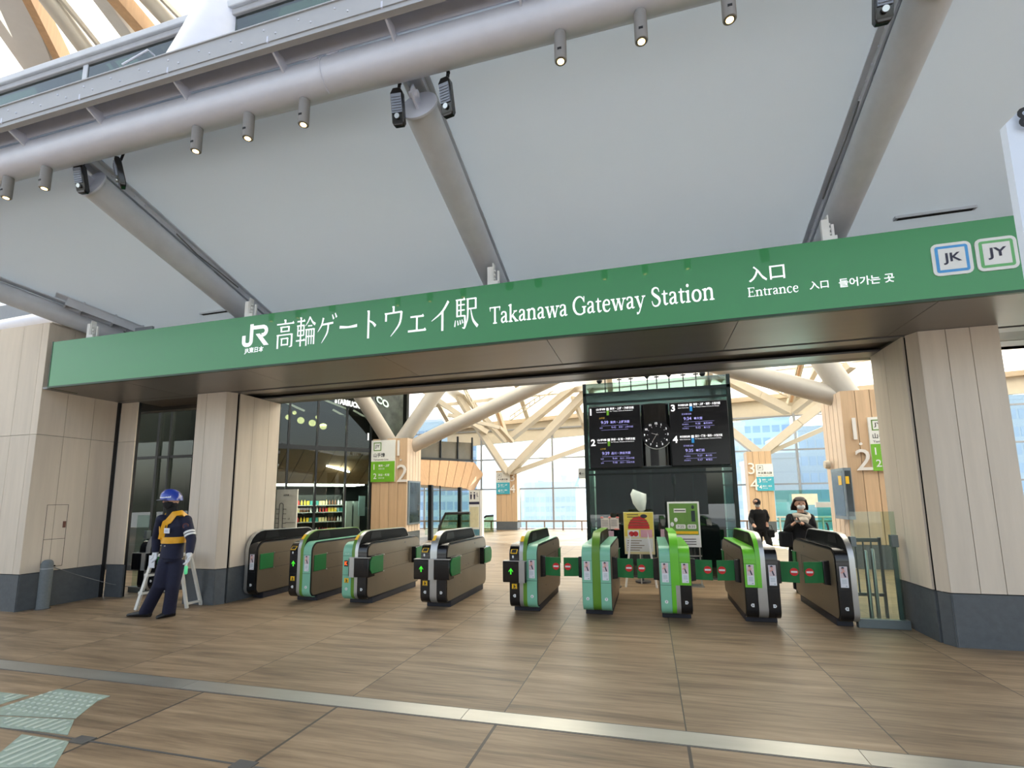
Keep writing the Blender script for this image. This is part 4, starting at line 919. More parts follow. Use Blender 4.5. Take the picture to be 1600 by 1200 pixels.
def column(label, x0, x1, y0, y1, H, slat_side, numerals, sign, stone=.5):
    """cedar-clad roof column with route sign and raised numerals"""
    t = thing('cedar_column', ((x0+x1)/2, (y0+y1)/2, 0), label, 'column', 'cedar clad roof columns')
    b = MB(); b.box(x0+.02, x1-.02, y0+.02, y1-.02, 0, H-.01); b.build('core', M_TXT, t, smooth=0)
    b = MB(); n = 4; g = .006
    for i in range(n):
        a = x0+(x1-x0)*i/n; c = x0+(x1-x0)*(i+1)/n; b.box(a+g, c-g, y0, y0+.02, stone, H)
    b.build('front_cladding', M_CEDAR, t, smooth=0)
    b = MB(); n = 5; X = x1 if slat_side > 0 else x0
    for i in range(n):
        a = y0+(y1-y0)*i/n; c = y0+(y1-y0)*(i+1)/n; b.box(min(X, X-.02*slat_side), max(X, X-.02*slat_side), a+.012, c-.012, stone, H)
    b.build('side_cladding', mat('pinkish_cedar_slats', (222, 200, 178), .55, var=.08, scale=(16, 16, 1.), island=.05), t, smooth=0)
    b = MB(); b.box(x0+.005, x1-.005, y0+.005, y1-.005, 0, stone-.01); b.build('skirting', M_STONE, t, smooth=0)
    for s, x, z, h in numerals:
        b = MB(); put_text(b, s, (x, y0-.03, z), RT, UP, height=h, width=h*.66 if s == '2' else None, bold=.0, lift=0); 
        o = b.build('numeral', M_NUM, t, smooth=0); so_ = o.modifiers.new('depth', 'SOLIDIFY'); so_.thickness = .028; so_.offset = -1
    sx0, sx1, zb, zm, zt, col, badge, jp, en, rows = sign
    o = None
    b = MB(); b.box(sx0, sx1, y0-.05, y0-.001, zb, zt); o = b.build('route_sign', M_SIGNW, t, smooth=0)
    b = MB(); b.box(sx0, sx1, y0-.053, y0-.05, zb, zm); b.build('coloured_field', col, o, smooth=0)
    W = sx1-sx0; H2 = zt-zm
    d = MB(); s_ = H2*.40; bx_, bz_ = sx0+W*.10, zt-H2*.50
    for r in ((bx_, bx_+s_, bz_, bz_+s_*.1), (bx_, bx_+s_, bz_+s_*.9, bz_+s_), (bx_, bx_+s_*.1, bz_, bz_+s_), (bx_+s_*.9, bx_+s_, bz_, bz_+s_)): d.box(r[0], r[1], y0-.054, y0-.05, r[2], r[3])
    d.build('badge_frame', M_OLIVE if col is M_LGREEN else M_MULL, o, smooth=0)
    d = MB(); put_text(d, badge, (bx_+s_*.2, y0-.052, bz_+s_*.28), RT, UP, width=s_*.6, height=s_*.45, bold=.02)
    put_text(d, jp, (sx0+W*.10, y0-.052, zt-H2*.80), RT, UP, height=H2*.20, bold=.02); put_text(d, en, (sx0+W*.10, y0-.052, zt-H2*.95), RT, UP, height=H2*.09)
    d.build('line_name', M_TXT, o, smooth=0)
    d = MB(); hh = zm-zb
    for i, (nn, l1, l2) in enumerate(rows):
        zz = zm-hh*(.40+.45*i)
        put_text(d, nn, (sx0+W*.12, y0-.055, zz), RT, UP, height=hh*.27, bold=.01); put_text(d, l1, (sx0+W*.32, y0-.055, zz+hh*.13), RT, UP, height=hh*.12, bold=.02); put_text(d, l2, (sx0+W*.32, y0-.055, zz), RT, UP, height=hh*.08)
    d.build('platform_lines', M_WHITE, o, smooth=0)
    return t
YAM = ('JY', '山手線', 'Yamanote Line', [('1', '東京・上野', '池袋方面'), ('2', '渋谷・新宿', '池袋方面')])
KEI = ('JK', '京浜東北線', 'Keihin-Tohoku Line', [('3', '東京・上野', '大宮方面'), ('4', '品川・横浜', '大船方面')])
def zp(x, y, Y): return PY(x, y, Y).z
def xp(x, y, Y): return PY(x, y, Y).x
Y = 15.
column('cedar column with a white and green route sign, left behind the ticket gates', xp(580, 780, Y), xp(635, 780, Y), Y, Y+1.05, 3.68, 1,
       [('1', xp(622, 700, Y), zp(627, 712, Y), zp(627, 688, Y)-zp(627, 712, Y)), ('・', xp(626, 720, Y), zp(628, 720, Y), .06), ('2', xp(621, 740, Y), zp(628, 753, Y), zp(628, 726, Y)-zp(628, 753, Y))],
       (xp(581, 720, Y), xp(618, 720, Y), zp(600, 753, Y), zp(600, 721, Y), zp(600, 688, Y), M_LGREEN)+YAM)
tt = bpy.data.objects['cedar_column']
X = xp(635, 780, Y)
b = MB(); q0, q1 = PX(639, 751, X+.05), PX(656, 818, X+.05); b.box(X+.004, X+.06, q0.y, q1.y, q1.z, q0.z); tag(b.build('display_case', mat('blue_grey_case', (120, 132, 140), .4, metal=.2), smooth=0), 'tall dark display case on the side of the left cedar column', 'display')
dc = bpy.data.objects['display_case']; b = MB(); b.box(X+.06, X+.064, q0.y+.06, q1.y-.06, q1.z+.06, q0.z-.06); b.build('screen', mat('dark_reflective_screen', (48, 60, 66), .15, var=.5, scale=(2, 3, 1.4)), dc, smooth=0)
Y = 24.0
column('small cedar column with a teal route sign far behind the gates, left of the lift', xp(775, 780, Y), xp(808, 780, Y), Y, Y+.6, zp(790, 735, Y), 1,
       [('3', xp(798, 750, Y), zp(800, 752, Y), .42), ('4', xp(797, 760, Y), zp(800, 770, Y), .42)],
       (xp(776, 760, Y), xp(797, 760, Y), zp(786, 772, Y), zp(786, 754, Y), zp(786, 738, Y), M_TEAL)+KEI, .42)
Y = 23.4
column('small cedar column with a teal route sign to the right of the lift', xp(1170, 760, Y), xp(1209, 760, Y), Y, Y+.7, zp(1190, 705, Y), -1,
       [('3', xp(1169, 735, Y), zp(1172, 741, Y), .5), ('4', xp(1172, 760, Y), zp(1175, 766, Y), .5)],
       (xp(1181, 740, Y), xp(1208, 740, Y), zp(1195, 767, Y), zp(1195, 745, Y), zp(1195, 725, Y), M_TEAL)+KEI, .45)
Y = 12.
column('large cedar column with a green route sign half hidden by the right wood pier', xp(1329, 775, Y), xp(1425, 775, Y), Y, Y+1.27, 3.82, -1,
       [('1', xp(1332, 680, Y), zp(1340, 687, Y), zp(1340, 653, Y)-zp(1340, 687, Y)), ('・', xp(1341, 694, Y), zp(1343, 696, Y), .06), ('2', xp(1336, 720, Y), zp(1345, 735, Y), zp(1345, 702, Y)-zp(1345, 735, Y))],
       (xp(1358, 690, Y), xp(1404, 690, Y), zp(1370, 736, Y), zp(1370, 694, Y), zp(1367, 652, Y), M_LGREEN)+YAM)
X = xp(1329, 775, Y)
b = MB(); q0, q1 = PX(1315, 735, X-.05), PX(1336, 818, X-.05); ya, yb_ = min(q0.y, q1.y), max(q0.y, q1.y); b.box(X-.16, X-.004, ya+.05, ya+.75, 1.03, 2.12); o = tag(b.build('display_case', mat('blue_grey_case', (120, 132, 140), .4, metal=.2), smooth=0), 'tall dark display case on the side of the large right cedar column', 'display')
b = MB(); b.box(X-.13, X-.02, ya+.046, ya+.05, 1.1, 2.06); b.box(X-.164, X-.16, ya+.10, ya+.70, 1.1, 2.06); b.build('screen', mat('dark_reflective_screen', (48, 60, 66), .15), o, smooth=0)
d = MB(); d.box(X-.125, X-.06, ya+.042, ya+.046, 1.78, 1.94); d.box(X-.167, X-.164, ya+.16, ya+.34, 1.76, 1.96); d.build('poster', M_YEL, o, smooth=0)
b = MB(); b.tube((X-.05, 12.95, 2.26), (X-.14, 12.95, 2.26), .11, .09, 24); tag(b.build('round_speaker', M_CREAM), 'round cream fitting on the side of the large right cedar column', 'speaker')
# steel struts branching from the columns, and roof members
def strut(pts, r, label, m=M_STRUT, flat=False, name='roof_strut', strip=False):
    P = [PY(x, y, Y) for x, y, Y in pts]; t = thing(name, P[0], label, 'beam', 'roof struts over the concourse')
    b = MB()
    if flat:
        for a, c in zip(P, P[1:]): b.bar(a, c, r*2, r*1.5)
    else: b.path(P, r, 28)
    b.build('member', m, t, smooth=0 if flat else 40)
    if strip:
        a, c = P[0], P[-1]; b = MB(); u = V((0, -r*1.05, .0)); b.bar(a.lerp(c, .12)+u, c+u, r*.8, .05); b.build('timber_strip', M_TIMBER, t, smooth=0)
    return t
strut([(612, 695, 15.4), (560, 612, 14.0), (500, 520, 12.4)], .25, 'thick grey strut leaning left from the left cedar column')
strut([(624, 695, 15.5), (690, 600, 15.5), (745, 520, 15.5)], .27, 'thick grey strut leaning right and steeply up from the left cedar column')
strut([(643, 698, 15.6), (800, 622, 15.0), (960, 545, 14.4)], .24, 'long thick grey strut rising right at a low angle from the left cedar column')
strut([(1325, 625, 12.6), (1165, 582, 12.6), (1040, 549, 12.6)], .23, 'thick grey strut rising left at a low angle from the large right cedar column')
strut([(1327, 622, 12.5), (1285, 562, 12.5), (1230, 490, 12.5)], .25, 'thick grey strut leaning steeply left from the large right cedar column')
F = 23.8
for pts, r, l in (
    ([(792, 738, F), (735, 650, F-1), (690, 575, F-2)], .20, 'cream strut leaning left from the small left cedar column'),
    ([(796, 738, F), (912, 618, F-1), (975, 553, F-2)], .22, 'cream strut rising steeply right from the small left cedar column toward the lift'),
    ([(803, 738, F), (912, 699, F), (1000, 668, F)], .14, 'thin cream strut rising right at a low angle from the small left cedar column'),
    ([(790, 690, F), (745, 640, F-1), (705, 590, F-2)], .16, 'cream roof rafter above the small left cedar column, leaning left'),
    ([(797, 685, F), (905, 598, F-1.5), (960, 553, F-2)], .19, 'cream roof rafter above the small left cedar column, rising right'),
    ([(793, 690, F), (770, 620, F-1), (752, 560, F-2)], .13, 'slender cream rafter above the small left cedar column, near upright'),
    ([(700, 648, 20), (780, 668, 21), (800, 690, 22)], .10, 'thin cream tie crossing behind the long grey strut'),
    ([(625, 585, 21), (720, 650, 22), (760, 676, 23)], .16, 'cream rafter crossing the blue sky gap at upper left of the concourse'),
    ([(880, 585, F-1), (912, 660, F-.5), (920, 680, F)], .13, 'short cream rafter beside the upper left corner of the lift'),
    ([(1185, 708, F), (1140, 672, F), (1080, 625, F)], .22, 'cream strut leaning left from the small right cedar column'),
    ([(1192, 708, F), (1250, 660, F-.5), (1330, 598, F-1)], .22, 'cream strut rising right from the small right cedar column'),
    ([(1200, 708, F), (1300, 664, F), (1380, 628, F)], .13, 'thin cream strut rising right at a low angle from the small right cedar column'),
    ([(1232, 642, F), (1185, 618, F-.5), (1130, 590, F-1), (1080, 560, F-1.5)], .22, 'cream rafter sloping from the lift top down to the right'),
    ([(1238, 642, F), (1285, 606, F-1), (1330, 570, F-2)], .20, 'cream rafter rising right below the thick grey strut'),
    ([(1232, 640, F), (1245, 590, F-1), (1256, 545, F-2)], .13, 'slender cream rafter near upright above the small right cedar column')):
    strut(pts, r, l, M_CREAM, True, 'roof_rafter', strip='near upright' in l)
def ladder(p, q, label):
    t = thing('cable_ladder', p, label, 'cable ladder', 'ladder trays under the roof')
    b = MB(); u = V((0, 0, .11))
    for s in (-1, 1): b.bar(p+u*s, q+u*s, .05, .05)
    b.build('side_rail', M_CREAM, t, smooth=0)
    b = MB(); n = 9
    for i in range(n+1): c = p.lerp(q, i/n); b.bar(c-u, c+u, .05, .05, (0, 1, 0))
    b.build('rung', M_CREAM, t, smooth=0)
ladder(PY(797, 654, F-.4), PY(868, 604, F-1.5), 'cream ladder tray left of the lift roof'); ladder(PY(1180, 592, F-1.5), PY(1232, 617, F-.4), 'cream ladder tray right of the lift roof')
ladder(PY(722, 600, 21), PY(742, 638, 22), 'cream ladder tray above the long grey strut at left')
for i in range(7):
    x = -10.2+i*4.3; b = MB(); b.bar((x, EW-.3, er(x)-.10), (x+.6, 13, 10.75), .22, .3); tag(b.build('roof_rib', M_CREAM, smooth=0), 'cream rib running up under the translucent roof of the concourse', 'beam', 'ribs under the translucent roof')
for i in range(3):
    y = 22.6-i*2.4; z = er(0)+(EW-y)*(10.9-er(0))/(EW-13)-.12; b = MB(); b.bar((-10.5, y, z-.42), (20, y, z+.8), .12, .16); tag(b.build('roof_purlin', M_CREAM, smooth=0), 'cream purlin running across under the translucent roof of the concourse', 'beam', 'purlins under the translucent roof')
# roof members high above the canopy, upper left corner of the picture
def hi(label, parts):
    t = None
    for nm, x0, y0, x1, y1, w, h, m, z, kind in parts:
        p, q = PZ(x0, y0, z), PZ(x1, y1, z); d = (q-p); p = p-d*1.0; q = q+d*1.2
        if t is None: t = thing('canopy_rafter', p, label, 'beam', 'rafters of the high roof at upper left')
        b = MB()
        if kind == 'flat': b.bar(p, q, w, h)
        else: b.path([p, q], w, 20)
        b.build(nm, m, t, smooth=0 if kind == 'flat' else 40)
M_RAFT = mat('grey_rafter_paint', (198, 196, 194), .5, var=.03)
hi('broad grey rafter with timber face at the top left corner of the picture', [('member', 28, -5, 68, 95, .42, .5, M_RAFT, 9.6, 'flat'), ('timber_face', 50, -5, 95, 85, .12, .4, M_TIMBER, 9.5, 'flat')])
hi('grey rafter crossing at the left edge below the broad rafter', [('member', 0, 30, 45, 96, .20, .3, M_RAFT, 10.3, 'flat')])
hi('grey tube rafter with thin rail, right of the broad rafter at top left', [('member', 88, 15, 142, 88, .13, .2, M_STRUT, 9.1, 'tube'), ('rail', 97, 0, 160, 78, .05, .08, M_STRUT, 9.1, 'flat')])
hi('grey rafter backed with timber, left of the leaning column', [('member', 163, -5, 207, 55, .22, .3, M_RAFT, 9.6, 'flat'), ('timber_face', 184, -5, 228, 46, .18, .3, M_TIMBER, 9.5, 'flat')])
hi('grey tube rafter with a thin rail, nearest the leaning column', [('member', 228, -5, 262, 32, .12, .2, M_STRUT, 9.5, 'tube'), ('rail', 250, -5, 280, 26, .05, .08, M_STRUT, 9.5, 'flat')])
# ------------------------------------------------------------------ lift tower with departure boards
LX0, LX1, LY, LZ = -1.24, 1.63, 10., 3.92
lift = thing('lift_tower', ((LX0+LX1)/2, LY+1.2, 0), 'dark green glass lift tower standing behind the closed gates', 'lift')
b = MB()
for x in (LX0, LX1-.07): b.box(x, x+.07, LY, LY+.08, 0, LZ)
for x in (LX0, LX1-.07): b.box(x, x+.07, LY+2.32, LY+2.4, 0, LZ)
for z in (2.02, 2.12, LZ-.42): b.box(LX0, LX1, LY+.01, LY+.06, z-.02, z+.02)
b.box(LX0, LX1, LY, LY+2.4, LZ-.26, LZ-.20); b.build('frame', mat('lift_frame_dark_green', (34, 44, 42), .3, metal=.4), lift, smooth=0)
b = MB(); b.box(LX0+.07, LX1-.07, LY+.02, LY+.03, .04, LZ); b.box(LX0+.02, LX0+.03, LY+.08, LY+2.32, .04, LZ); b.box(LX1-.03, LX1-.02, LY+.08, LY+2.32, .04, LZ); b.build('glass', M_LIFTG, lift, smooth=0)
b = MB(); b.box(LX0+.05, LX1-.05, LY+1.5, LY+1.55, 0, LZ-.5); b.build('back_wall', mat('lift_interior', (58, 84, 92), .5, var=.25, scale=(5, 1, .6)), lift, smooth=0)
b = MB()
for a, c in ((.30, .84), (.87, 1.40)): b.box(a, c, LY+.16, LY+.20, .05, 2.0)
b.build('door_leaf', mat('lift_door', (44, 62, 66), .3, metal=.5, var=.1, scale=(6, 1, .5)), lift, smooth=0)
b = MB(); b.box(-.30, -.24, LY+.6, LY+.66, 0, 3.0); b.box(.02, .08, LY+.6, LY+.66, 0, 3.0); b.box(-.24, .02, LY+.61, LY+.65, 1.5, 1.55); b.box(-.24, .02, LY+.61, LY+.65, 2.4, 2.45); b.build('guide_rail', mat('lift_rail', (120, 136, 132), .4, metal=.4), lift, smooth=0)
b = MB(); b.box(.33, .66, LY+.6, LY+.64, 2.03, 2.06); b.build('ceiling_lamp', mat('lift_lamp', (200, 240, 226), .4, emit=1.2), lift, smooth=0)
b = MB(); b.box(LX0, LX1, LY+.03, LY+2.4, 0, .04); b.build('threshold', M_DKST, lift, smooth=0)
for i, (x, k) in enumerate(((-.80, 0), (-.5, 1), (-.26, 1), (.08, 2), (.27, 1), (.52, 2), (.80, 1), (1.05, 1), (1.3, 0))):
    b = MB(); b.tube((x, LY+.4, LZ-.2), (x, LY+.4, LZ+.16), .012, seg=8)
    if k == 0: b.path([(x, LY+.4, LZ+.16), (x, LY+.4, LZ+.26), (x-.12, LY+.4, LZ+.26), (x-.12, LY+.4, LZ+.18)], .015, 8); b.ball((x-.12, LY+.4, LZ+.14), .06, 12, 8)
    elif k == 1: b.box(x-.05, x+.05, LY+.37, LY+.43, LZ+.13, LZ+.15); b.tube((x, LY+.4, LZ+.15), (x, LY+.4, LZ+.28), .01, seg=8)
    else: b.path([(x, LY+.4, LZ+.12), (x, LY+.4, LZ+.2)], [.02, .08], 16); b.box(x-.14, x+.14, LY+.36, LY+.44, LZ+.2, LZ+.24)
    tag(b.build('roof_fitting', M_MULLD), ['hooked camera on the lift roof', 'thin rod with cross piece on the lift roof', 'flat headed lamp on the lift roof'][k]+[', at its left end', ', second from the left', ', third from the left', ', left of the middle', ' between the two flat headed lamps', ', right of the middle', ', just right of the flat headed lamps', ', second from the right', ', at its right end'][i], 'fitting', 'fittings on the lift roof')
M_SCR = mat('black_display_panel', (9, 10, 16), .25, var=.1)
M_SCRT = mat('white_lit_text', (236, 236, 240), .5, emit=.5)
M_SCRV = mat('violet_lit_text', (150, 146, 214), .5, emit=.55)
M_SCRA = mat('amber_lit_text', (170, 140, 40), .5, emit=.4)
M_BLUE = mat('line_blue_sign', (40, 140, 210), .45, emit=.15)
def board(x0, x1, z0, z1, label, halves, col):
    t = thing('departure_board', ((x0+x1)/2, LY-.1, z0), label, 'departure board', 'departure boards on the lift tower')
    y = LY-.16
    b = MB(); b.box(x0, x1, y, LY-.012, z0, z1); b.build('case', M_SCR, t, bevel=.008)
    H = (z1-z0)/2; W = x1-x0
    for i, (num, line, en, to, eng, head, t1, d1, rows) in enumerate(halves):
        zt = z1-i*H; e = MB(); put_text(e, num, (x0+W*.03, y-.001, zt-H*.28), RT, UP, height=H*.22, bold=.03)
        e.build('track_number', M_SCRT, t, smooth=0); e = MB()
        put_text(e, line, (x0+W*.155, y-.001, zt-H*.13), RT, UP, width=W*.18, height=H*.07, bold=.03); put_text(e, en, (x0+W*.155, y-.001, zt-H*.20), RT, UP, width=W*.18, height=H*.035)
        e.build('line_name', M_SCRT, t, smooth=0); e = MB()
        put_text(e, to, (x0+W*.42, y-.001, zt-H*.13), RT, UP, width=W*.46, height=H*.08, bold=.03); put_text(e, eng, (x0+W*.42, y-.001, zt-H*.20), RT, UP, width=W*.44, height=H*.045)
        e.build('destination_lettering', M_SCRT, t, smooth=0)
        e = MB(); e.box(x0+W*.355, x0+W*.40, y-.003, y, zt-H*.30, zt-H*.145); e.build('line_symbol', col, t, smooth=0)
        e = MB(); e.box(x0+W*.355, x0+W*.40, y-.003, y, zt-H*.14, zt-H*.06); e.build('line_symbol_top', M_SCRT, t, smooth=0)
        e = MB(); put_text(e, head, (x0+W*.21, y-.001, zt-H*.41), RT, UP, height=H*.055); e.build('service_name', M_SCRA if col is M_LGREEN else M_SCRV, t, smooth=0)
        e = MB(); put_text(e, t1, (x0+W*.24, y-.001, zt-H*.58), RT, UP, height=H*.10, bold=.01); put_text(e, d1, (x0+W*.42, y-.001, zt-H*.575), RT, UP, height=H*.085, bold=.02)
        e.box(x0+W*.24, x0+W*.76, y-.002, y, zt-H*.64, zt-H*.635); e.box(x0+W*.24, x0+W*.76, y-.002, y, zt-H*.78, zt-H*.775)
        for j, (a, c, d) in enumerate(rows):
            zz = zt-H*(.73+.13*j); put_text(e, a, (x0+W*.21, y-.001, zz), RT, UP, height=H*.045); put_text(e, c, (x0+W*.44, y-.001, zz), RT, UP, height=H*.06); put_text(e, d, (x0+W*.58, y-.001, zz), RT, UP, height=H*.06)
        e.build('departure_lettering', M_SCRV, t, smooth=0)
bx0, bx1 = xp(921, 690, LY-.16), xp(1002.5, 690, LY-.16); bz0, bz1 = zp(962, 731, LY-.16), zp(960, 634, LY-.16)
board(bx0, bx1, bz0, bz1, 'black departure board for tracks 1 and 2, left of the round clock', [
    ('1', '山手線', 'Yamanote Line', '東京・上野・池袋方面', 'for Tokyo, Ueno & Ikebukuro', '山手線', '9:39', '東京・上野方面', [('各停', '9:42', '東京・上野方面')]),
    ('2', '山手線', 'Yamanote Line', '渋谷・新宿・池袋方面', 'for Shibuya, Shinjuku & Ikebukuro', '山手線', '9:39', '品川・渋谷方面', [('各停', '9:44', '品川・渋谷方面'), ('各停', '9:48', '品川・渋谷方面')])], M_LGREEN)
bx2, bx3 = xp(1048, 680, LY-.16), xp(1140, 680, LY-.16); bz2, bz3 = zp(1095, 727, LY-.16), zp(1090, 627, LY-.16)
board(bx2, bx3, bz2, bz3, 'black departure board for tracks 3 and 4, right of the round clock', [
    ('3', '京浜東北線', 'Keihin-Tohoku Line', '東京・上野・浦和・大宮方面', 'for Tokyo, Ueno, Urawa & Omiya', '京浜東北線', '9:34', '●大宮', [('京浜東北', '9:38', '●南浦和'), ('京浜東北', '9:43', '●大宮')]),
    ('4', '京浜東北線', 'Keihin-Tohoku Line', '品川・蒲田・横浜・大船方面', 'for Shinagawa, Kamata, Yokohama & Ofuna', '京浜東北線', '9:35', '●蒲田', [('京浜東北', '9:37', '●大船'), ('京浜東北', '9:47', '●蒲田')])], M_BLUE)
# clock on a black curved panel between the boards
t = thing('wall_clock', ((bx1+bx2)/2, LY-.1, bz0), 'round black clock on a curved black panel between the departure boards', 'clock')
cx_, cw_ = (bx1+bx2)/2, (bx2-bx1)/2-.015; b = MB()
yy = LY-.10
poly = [(cx_+cw_*math.sin(a), yy-.10*math.cos(a)+.05) for a in [math.radians(v) for v in range(-88, 89, 8)]]+[(cx_+cw_, LY-.012), (cx_-cw_, LY-.012)]
b.prism(poly, 'z', bz0+.02, bz1); b.build('curved_panel', mat('black_lacquer', (20, 20, 22), .12, coat=.6), t, smooth=30)
ccx, ccz = xp(1026, 678, LY-.26), zp(1026, 678, LY-.26); fy_ = LY-.165
b = MB(); b.tube((ccx, fy_, ccz), (ccx, fy_+.06, ccz), .28, seg=40); b.build('face', M_SCR, t)
b = MB()
for k in range(12):
    a = math.radians(30*k); put_text(b, str(k or 12), (ccx+.222*math.sin(a)-.02, fy_-.002, ccz+.222*math.cos(a)-.02), RT, UP, height=.04, bold=.02)
    for r in (.16,): b.bar((ccx+r*math.sin(a), fy_-.002, ccz+r*math.cos(a)), (ccx+(r+.02)*math.sin(a), fy_-.002, ccz+(r+.02)*math.cos(a)), .003, .006, (0, 1, 0))
b.build('numerals', M_SCRT, t, smooth=0)
for nm, deg, l, w_ in (('hour_hand', 287, .10, .014), ('minute_hand', 212, .17, .010)):
    a = math.radians(deg); b = MB(); b.bar((ccx-.03*math.sin(a), fy_-.006, ccz-.03*math.cos(a)), (ccx+l*math.sin(a), fy_-.006, ccz+l*math.cos(a)), .003, w_, (0, 1, 0)); b.build(nm, M_WHITE, t, smooth=0)
b = MB(); b.path([(ccx+.285*math.sin(a), fy_-.004, ccz+.285*math.cos(a)) for a in [math.radians(v) for v in range(125, 236, 6)]], .008, 6); b.build('rim_highlight_bar', M_STEEL, t)
b = MB(); p = PY(908, 740, LY-.02); b.box(LX0-.17, LX0-.02, LY+.2, LY+.23, zp(908, 747, LY), zp(908, 731, LY)); o = tag(b.build('arrow_sign', M_SIGNW, smooth=0), 'small white arrow sign projecting from the left edge of the lift tower', 'sign')
b = MB(); z_ = zp(908, 739, LY); b.bar((LX0-.15, LY+.198, z_), (LX0-.06, LY+.198, z_), .004, .018, (0, 1, 0)); b.prism([(LX0-.155, z_), (LX0-.12, z_+.035), (LX0-.12, z_-.035)], 'y', LY+.196, LY+.199); b.build('arrow', M_TXT, o, smooth=0)
# ------------------------------------------------------------------ posters in front of the lift
PYY = 9.0
t = thing('poster_easel', (xp(998, 860, PYY), PYY, 0), 'yellow and red poster on a white easel in front of the lift', 'poster')
x0, x1, z0, z1 = xp(975, 830, PYY), xp(1022, 830, PYY), zp(1000, 866, PYY), zp(1000, 800, PYY); W, H = x1-x0, z1-z0
b = MB(); b.box(x0, x1, PYY, PYY+.02, z0, z1); o = b.build('sheet', mat('cream_poster', (232, 222, 170), .5, var=.03), t, smooth=0)
d = MB(); d.box(x0+.01, x1-.01, PYY-.002, PYY, z0+H*.42, z1-.01); d.build('yellow_field', mat('poster_yellow', (224, 202, 84), .5), o, smooth=0)
d = MB(); d.prism([(x0+W*.5+W*.36*math.cos(a), z0+H*.60+H*.30*math.sin(a)) for a in [math.radians(v) for v in range(0, 181, 10)]], 'y', PYY-.004, PYY-.002); d.build('red_arch', mat('poster_red', (196, 44, 44), .5), o, smooth=0)
d = MB(); d.box(x0+W*.55, x1-W*.06, PYY-.004, PYY-.002, z0+H*.40, z0+H*.58); d.build('pink_field', mat('poster_pink', (214, 160, 170), .5), o, smooth=0)
d = MB(); d.box(x0+W*.05, x1-W*.05, PYY-.003, PYY-.001, z0+H*.06, z0+H*.37); d.box(x0+W*.12, x0+W*.5, PYY-.005, PYY-.003, z0+H*.40, z0+H*.57); d.build('pale_field', M_SIGNW, o, smooth=0)
d = MB(); d.tube((x0+W*.25, PYY-.007, z0+H*.48), (x0+W*.25, PYY-.005, z0+H*.48), .045, seg=14); d.tube((x0+W*.39, PYY-.007, z0+H*.48), (x0+W*.39, PYY-.005, z0+H*.48), .045, seg=14); d.build('red_rosette', mat('poster_red', (196, 44, 44), .5), o, smooth=0)
d = MB(); d.ball((x0+W*.68, PYY-.003, z1-H*.10), (.06, .004, .035), 14, 8); d.build('dark_oval', M_TXT, o)
d = MB()
for k in range(5): d.box(x0+W*.10, x0+W*(.5+.08*(k % 3)), PYY-.005, PYY-.003, z0+H*(.09+.055*k), z0+H*(.105+.055*k))
for k in range(3): d.box(x0+W*(.22-.04*k), x0+W*(.78+.04*k), PYY-.006, PYY-.004, z0+H*(.80-.06*k), z0+H*(.815-.06*k))
for k in range(2): d.box(x0+W*.12, x0+W*.5, PYY-.005, PYY-.002, z1-H*(.07+.06*k), z1-H*(.05+.06*k))
d.build('print_pattern', mat('poster_print', (120, 96, 60), .6), o, smooth=0)
for s in (-1, 1):
    b = MB(); b.bar((x0+W*.5+s*.10, PYY+.03, z1-.05), (x0+W*.5+s*.26, PYY-.05, 0), .02, .03); b.build('leg', M_WHITE, t, smooth=0)
b = MB(); b.bar((x0+W*.5, PYY+.05, z1-.1), (x0+W*.5, PYY+.34, 0), .02, .03); b.build('leg', M_WHITE, t, smooth=0)
PYY = 9.25
x0, x1, z0, z1 = xp(1044, 820, PYY), xp(1094, 820, PYY), zp(1070, 855, PYY), zp(1070, 784, PYY); W, H = x1-x0, z1-z0
t = thing('poster_stand', ((x0+x1)/2, PYY, 0), 'green poster in a white frame stand in front of the lift doors', 'poster')
b = MB(); b.box(x0, x1, PYY, PYY+.03, z0, z1); o = b.build('frame', M_WHITE, t, bevel=.006)
d = MB(); d.box(x0+.03, x1-.03, PYY-.003, PYY, z0+H*.27, z1-.03); d.build('green_field', mat('poster_green', (104, 146, 66), .5), o, smooth=0)
d = MB(); d.box(x0+.04, x1-.04, PYY-.005, PYY-.003, z0+H*.29, z0+H*.35); d.build('yellow_band', M_YEL, o, smooth=0)
d = MB(); d.box(x0+W*.20, x0+W*.58, PYY-.005, PYY-.003, z1-H*.24, z1-H*.15); d.prism(rrect(x0+W*.24, x0+W*.55, z0+H*.40, z0+H*.50, .02), 'y', PYY-.005, PYY-.003); d.prism(rrect(x0+W*.60, x0+W*.88, z0+H*.40, z0+H*.50, .02), 'y', PYY-.005, PYY-.003); d.build('pale_box', M_SIGNW, o, smooth=0)
d = MB(); put_text(d, '7:25', (x0+W*.29, PYY-.006, z0+H*.425), RT, UP, width=W*.2, height=H*.05); put_text(d, '8:35', (x0+W*.64, PYY-.006, z0+H*.425), RT, UP, width=W*.2, height=H*.05)
for k in range(3): d.box(x0+W*.15, x1-W*.15, PYY-.004, PYY-.001, z0+H*(.06+.055*k), z0+H*(.075+.055*k))
d.box(x0+W*.22, x0+W*.56, PYY-.007, PYY-.005, z1-H*.205, z1-H*.185); d.build('print_pattern', M_TXT, o, smooth=0)
d = MB(); d.box(x0+W*.74, x0+W*.86, PYY-.006, PYY-.003, z0+H*.56, z1-H*.20); d.ball((x0+W*.8, PYY-.004, z1-H*.12), (.025, .003, .035), 10, 8); d.build('attendant_figure', mat('poster_figure_navy', (44, 58, 60), .5), o)
d = MB(); d.ball((x0+W*.25, PYY-.004, z0+H*.60), (.03, .003, .04), 10, 8); d.ball((x0+W*.13, PYY-.004, z0+H*.50), (.03, .003, .04), 10, 8); d.build('white_bell', M_WHITE, o)
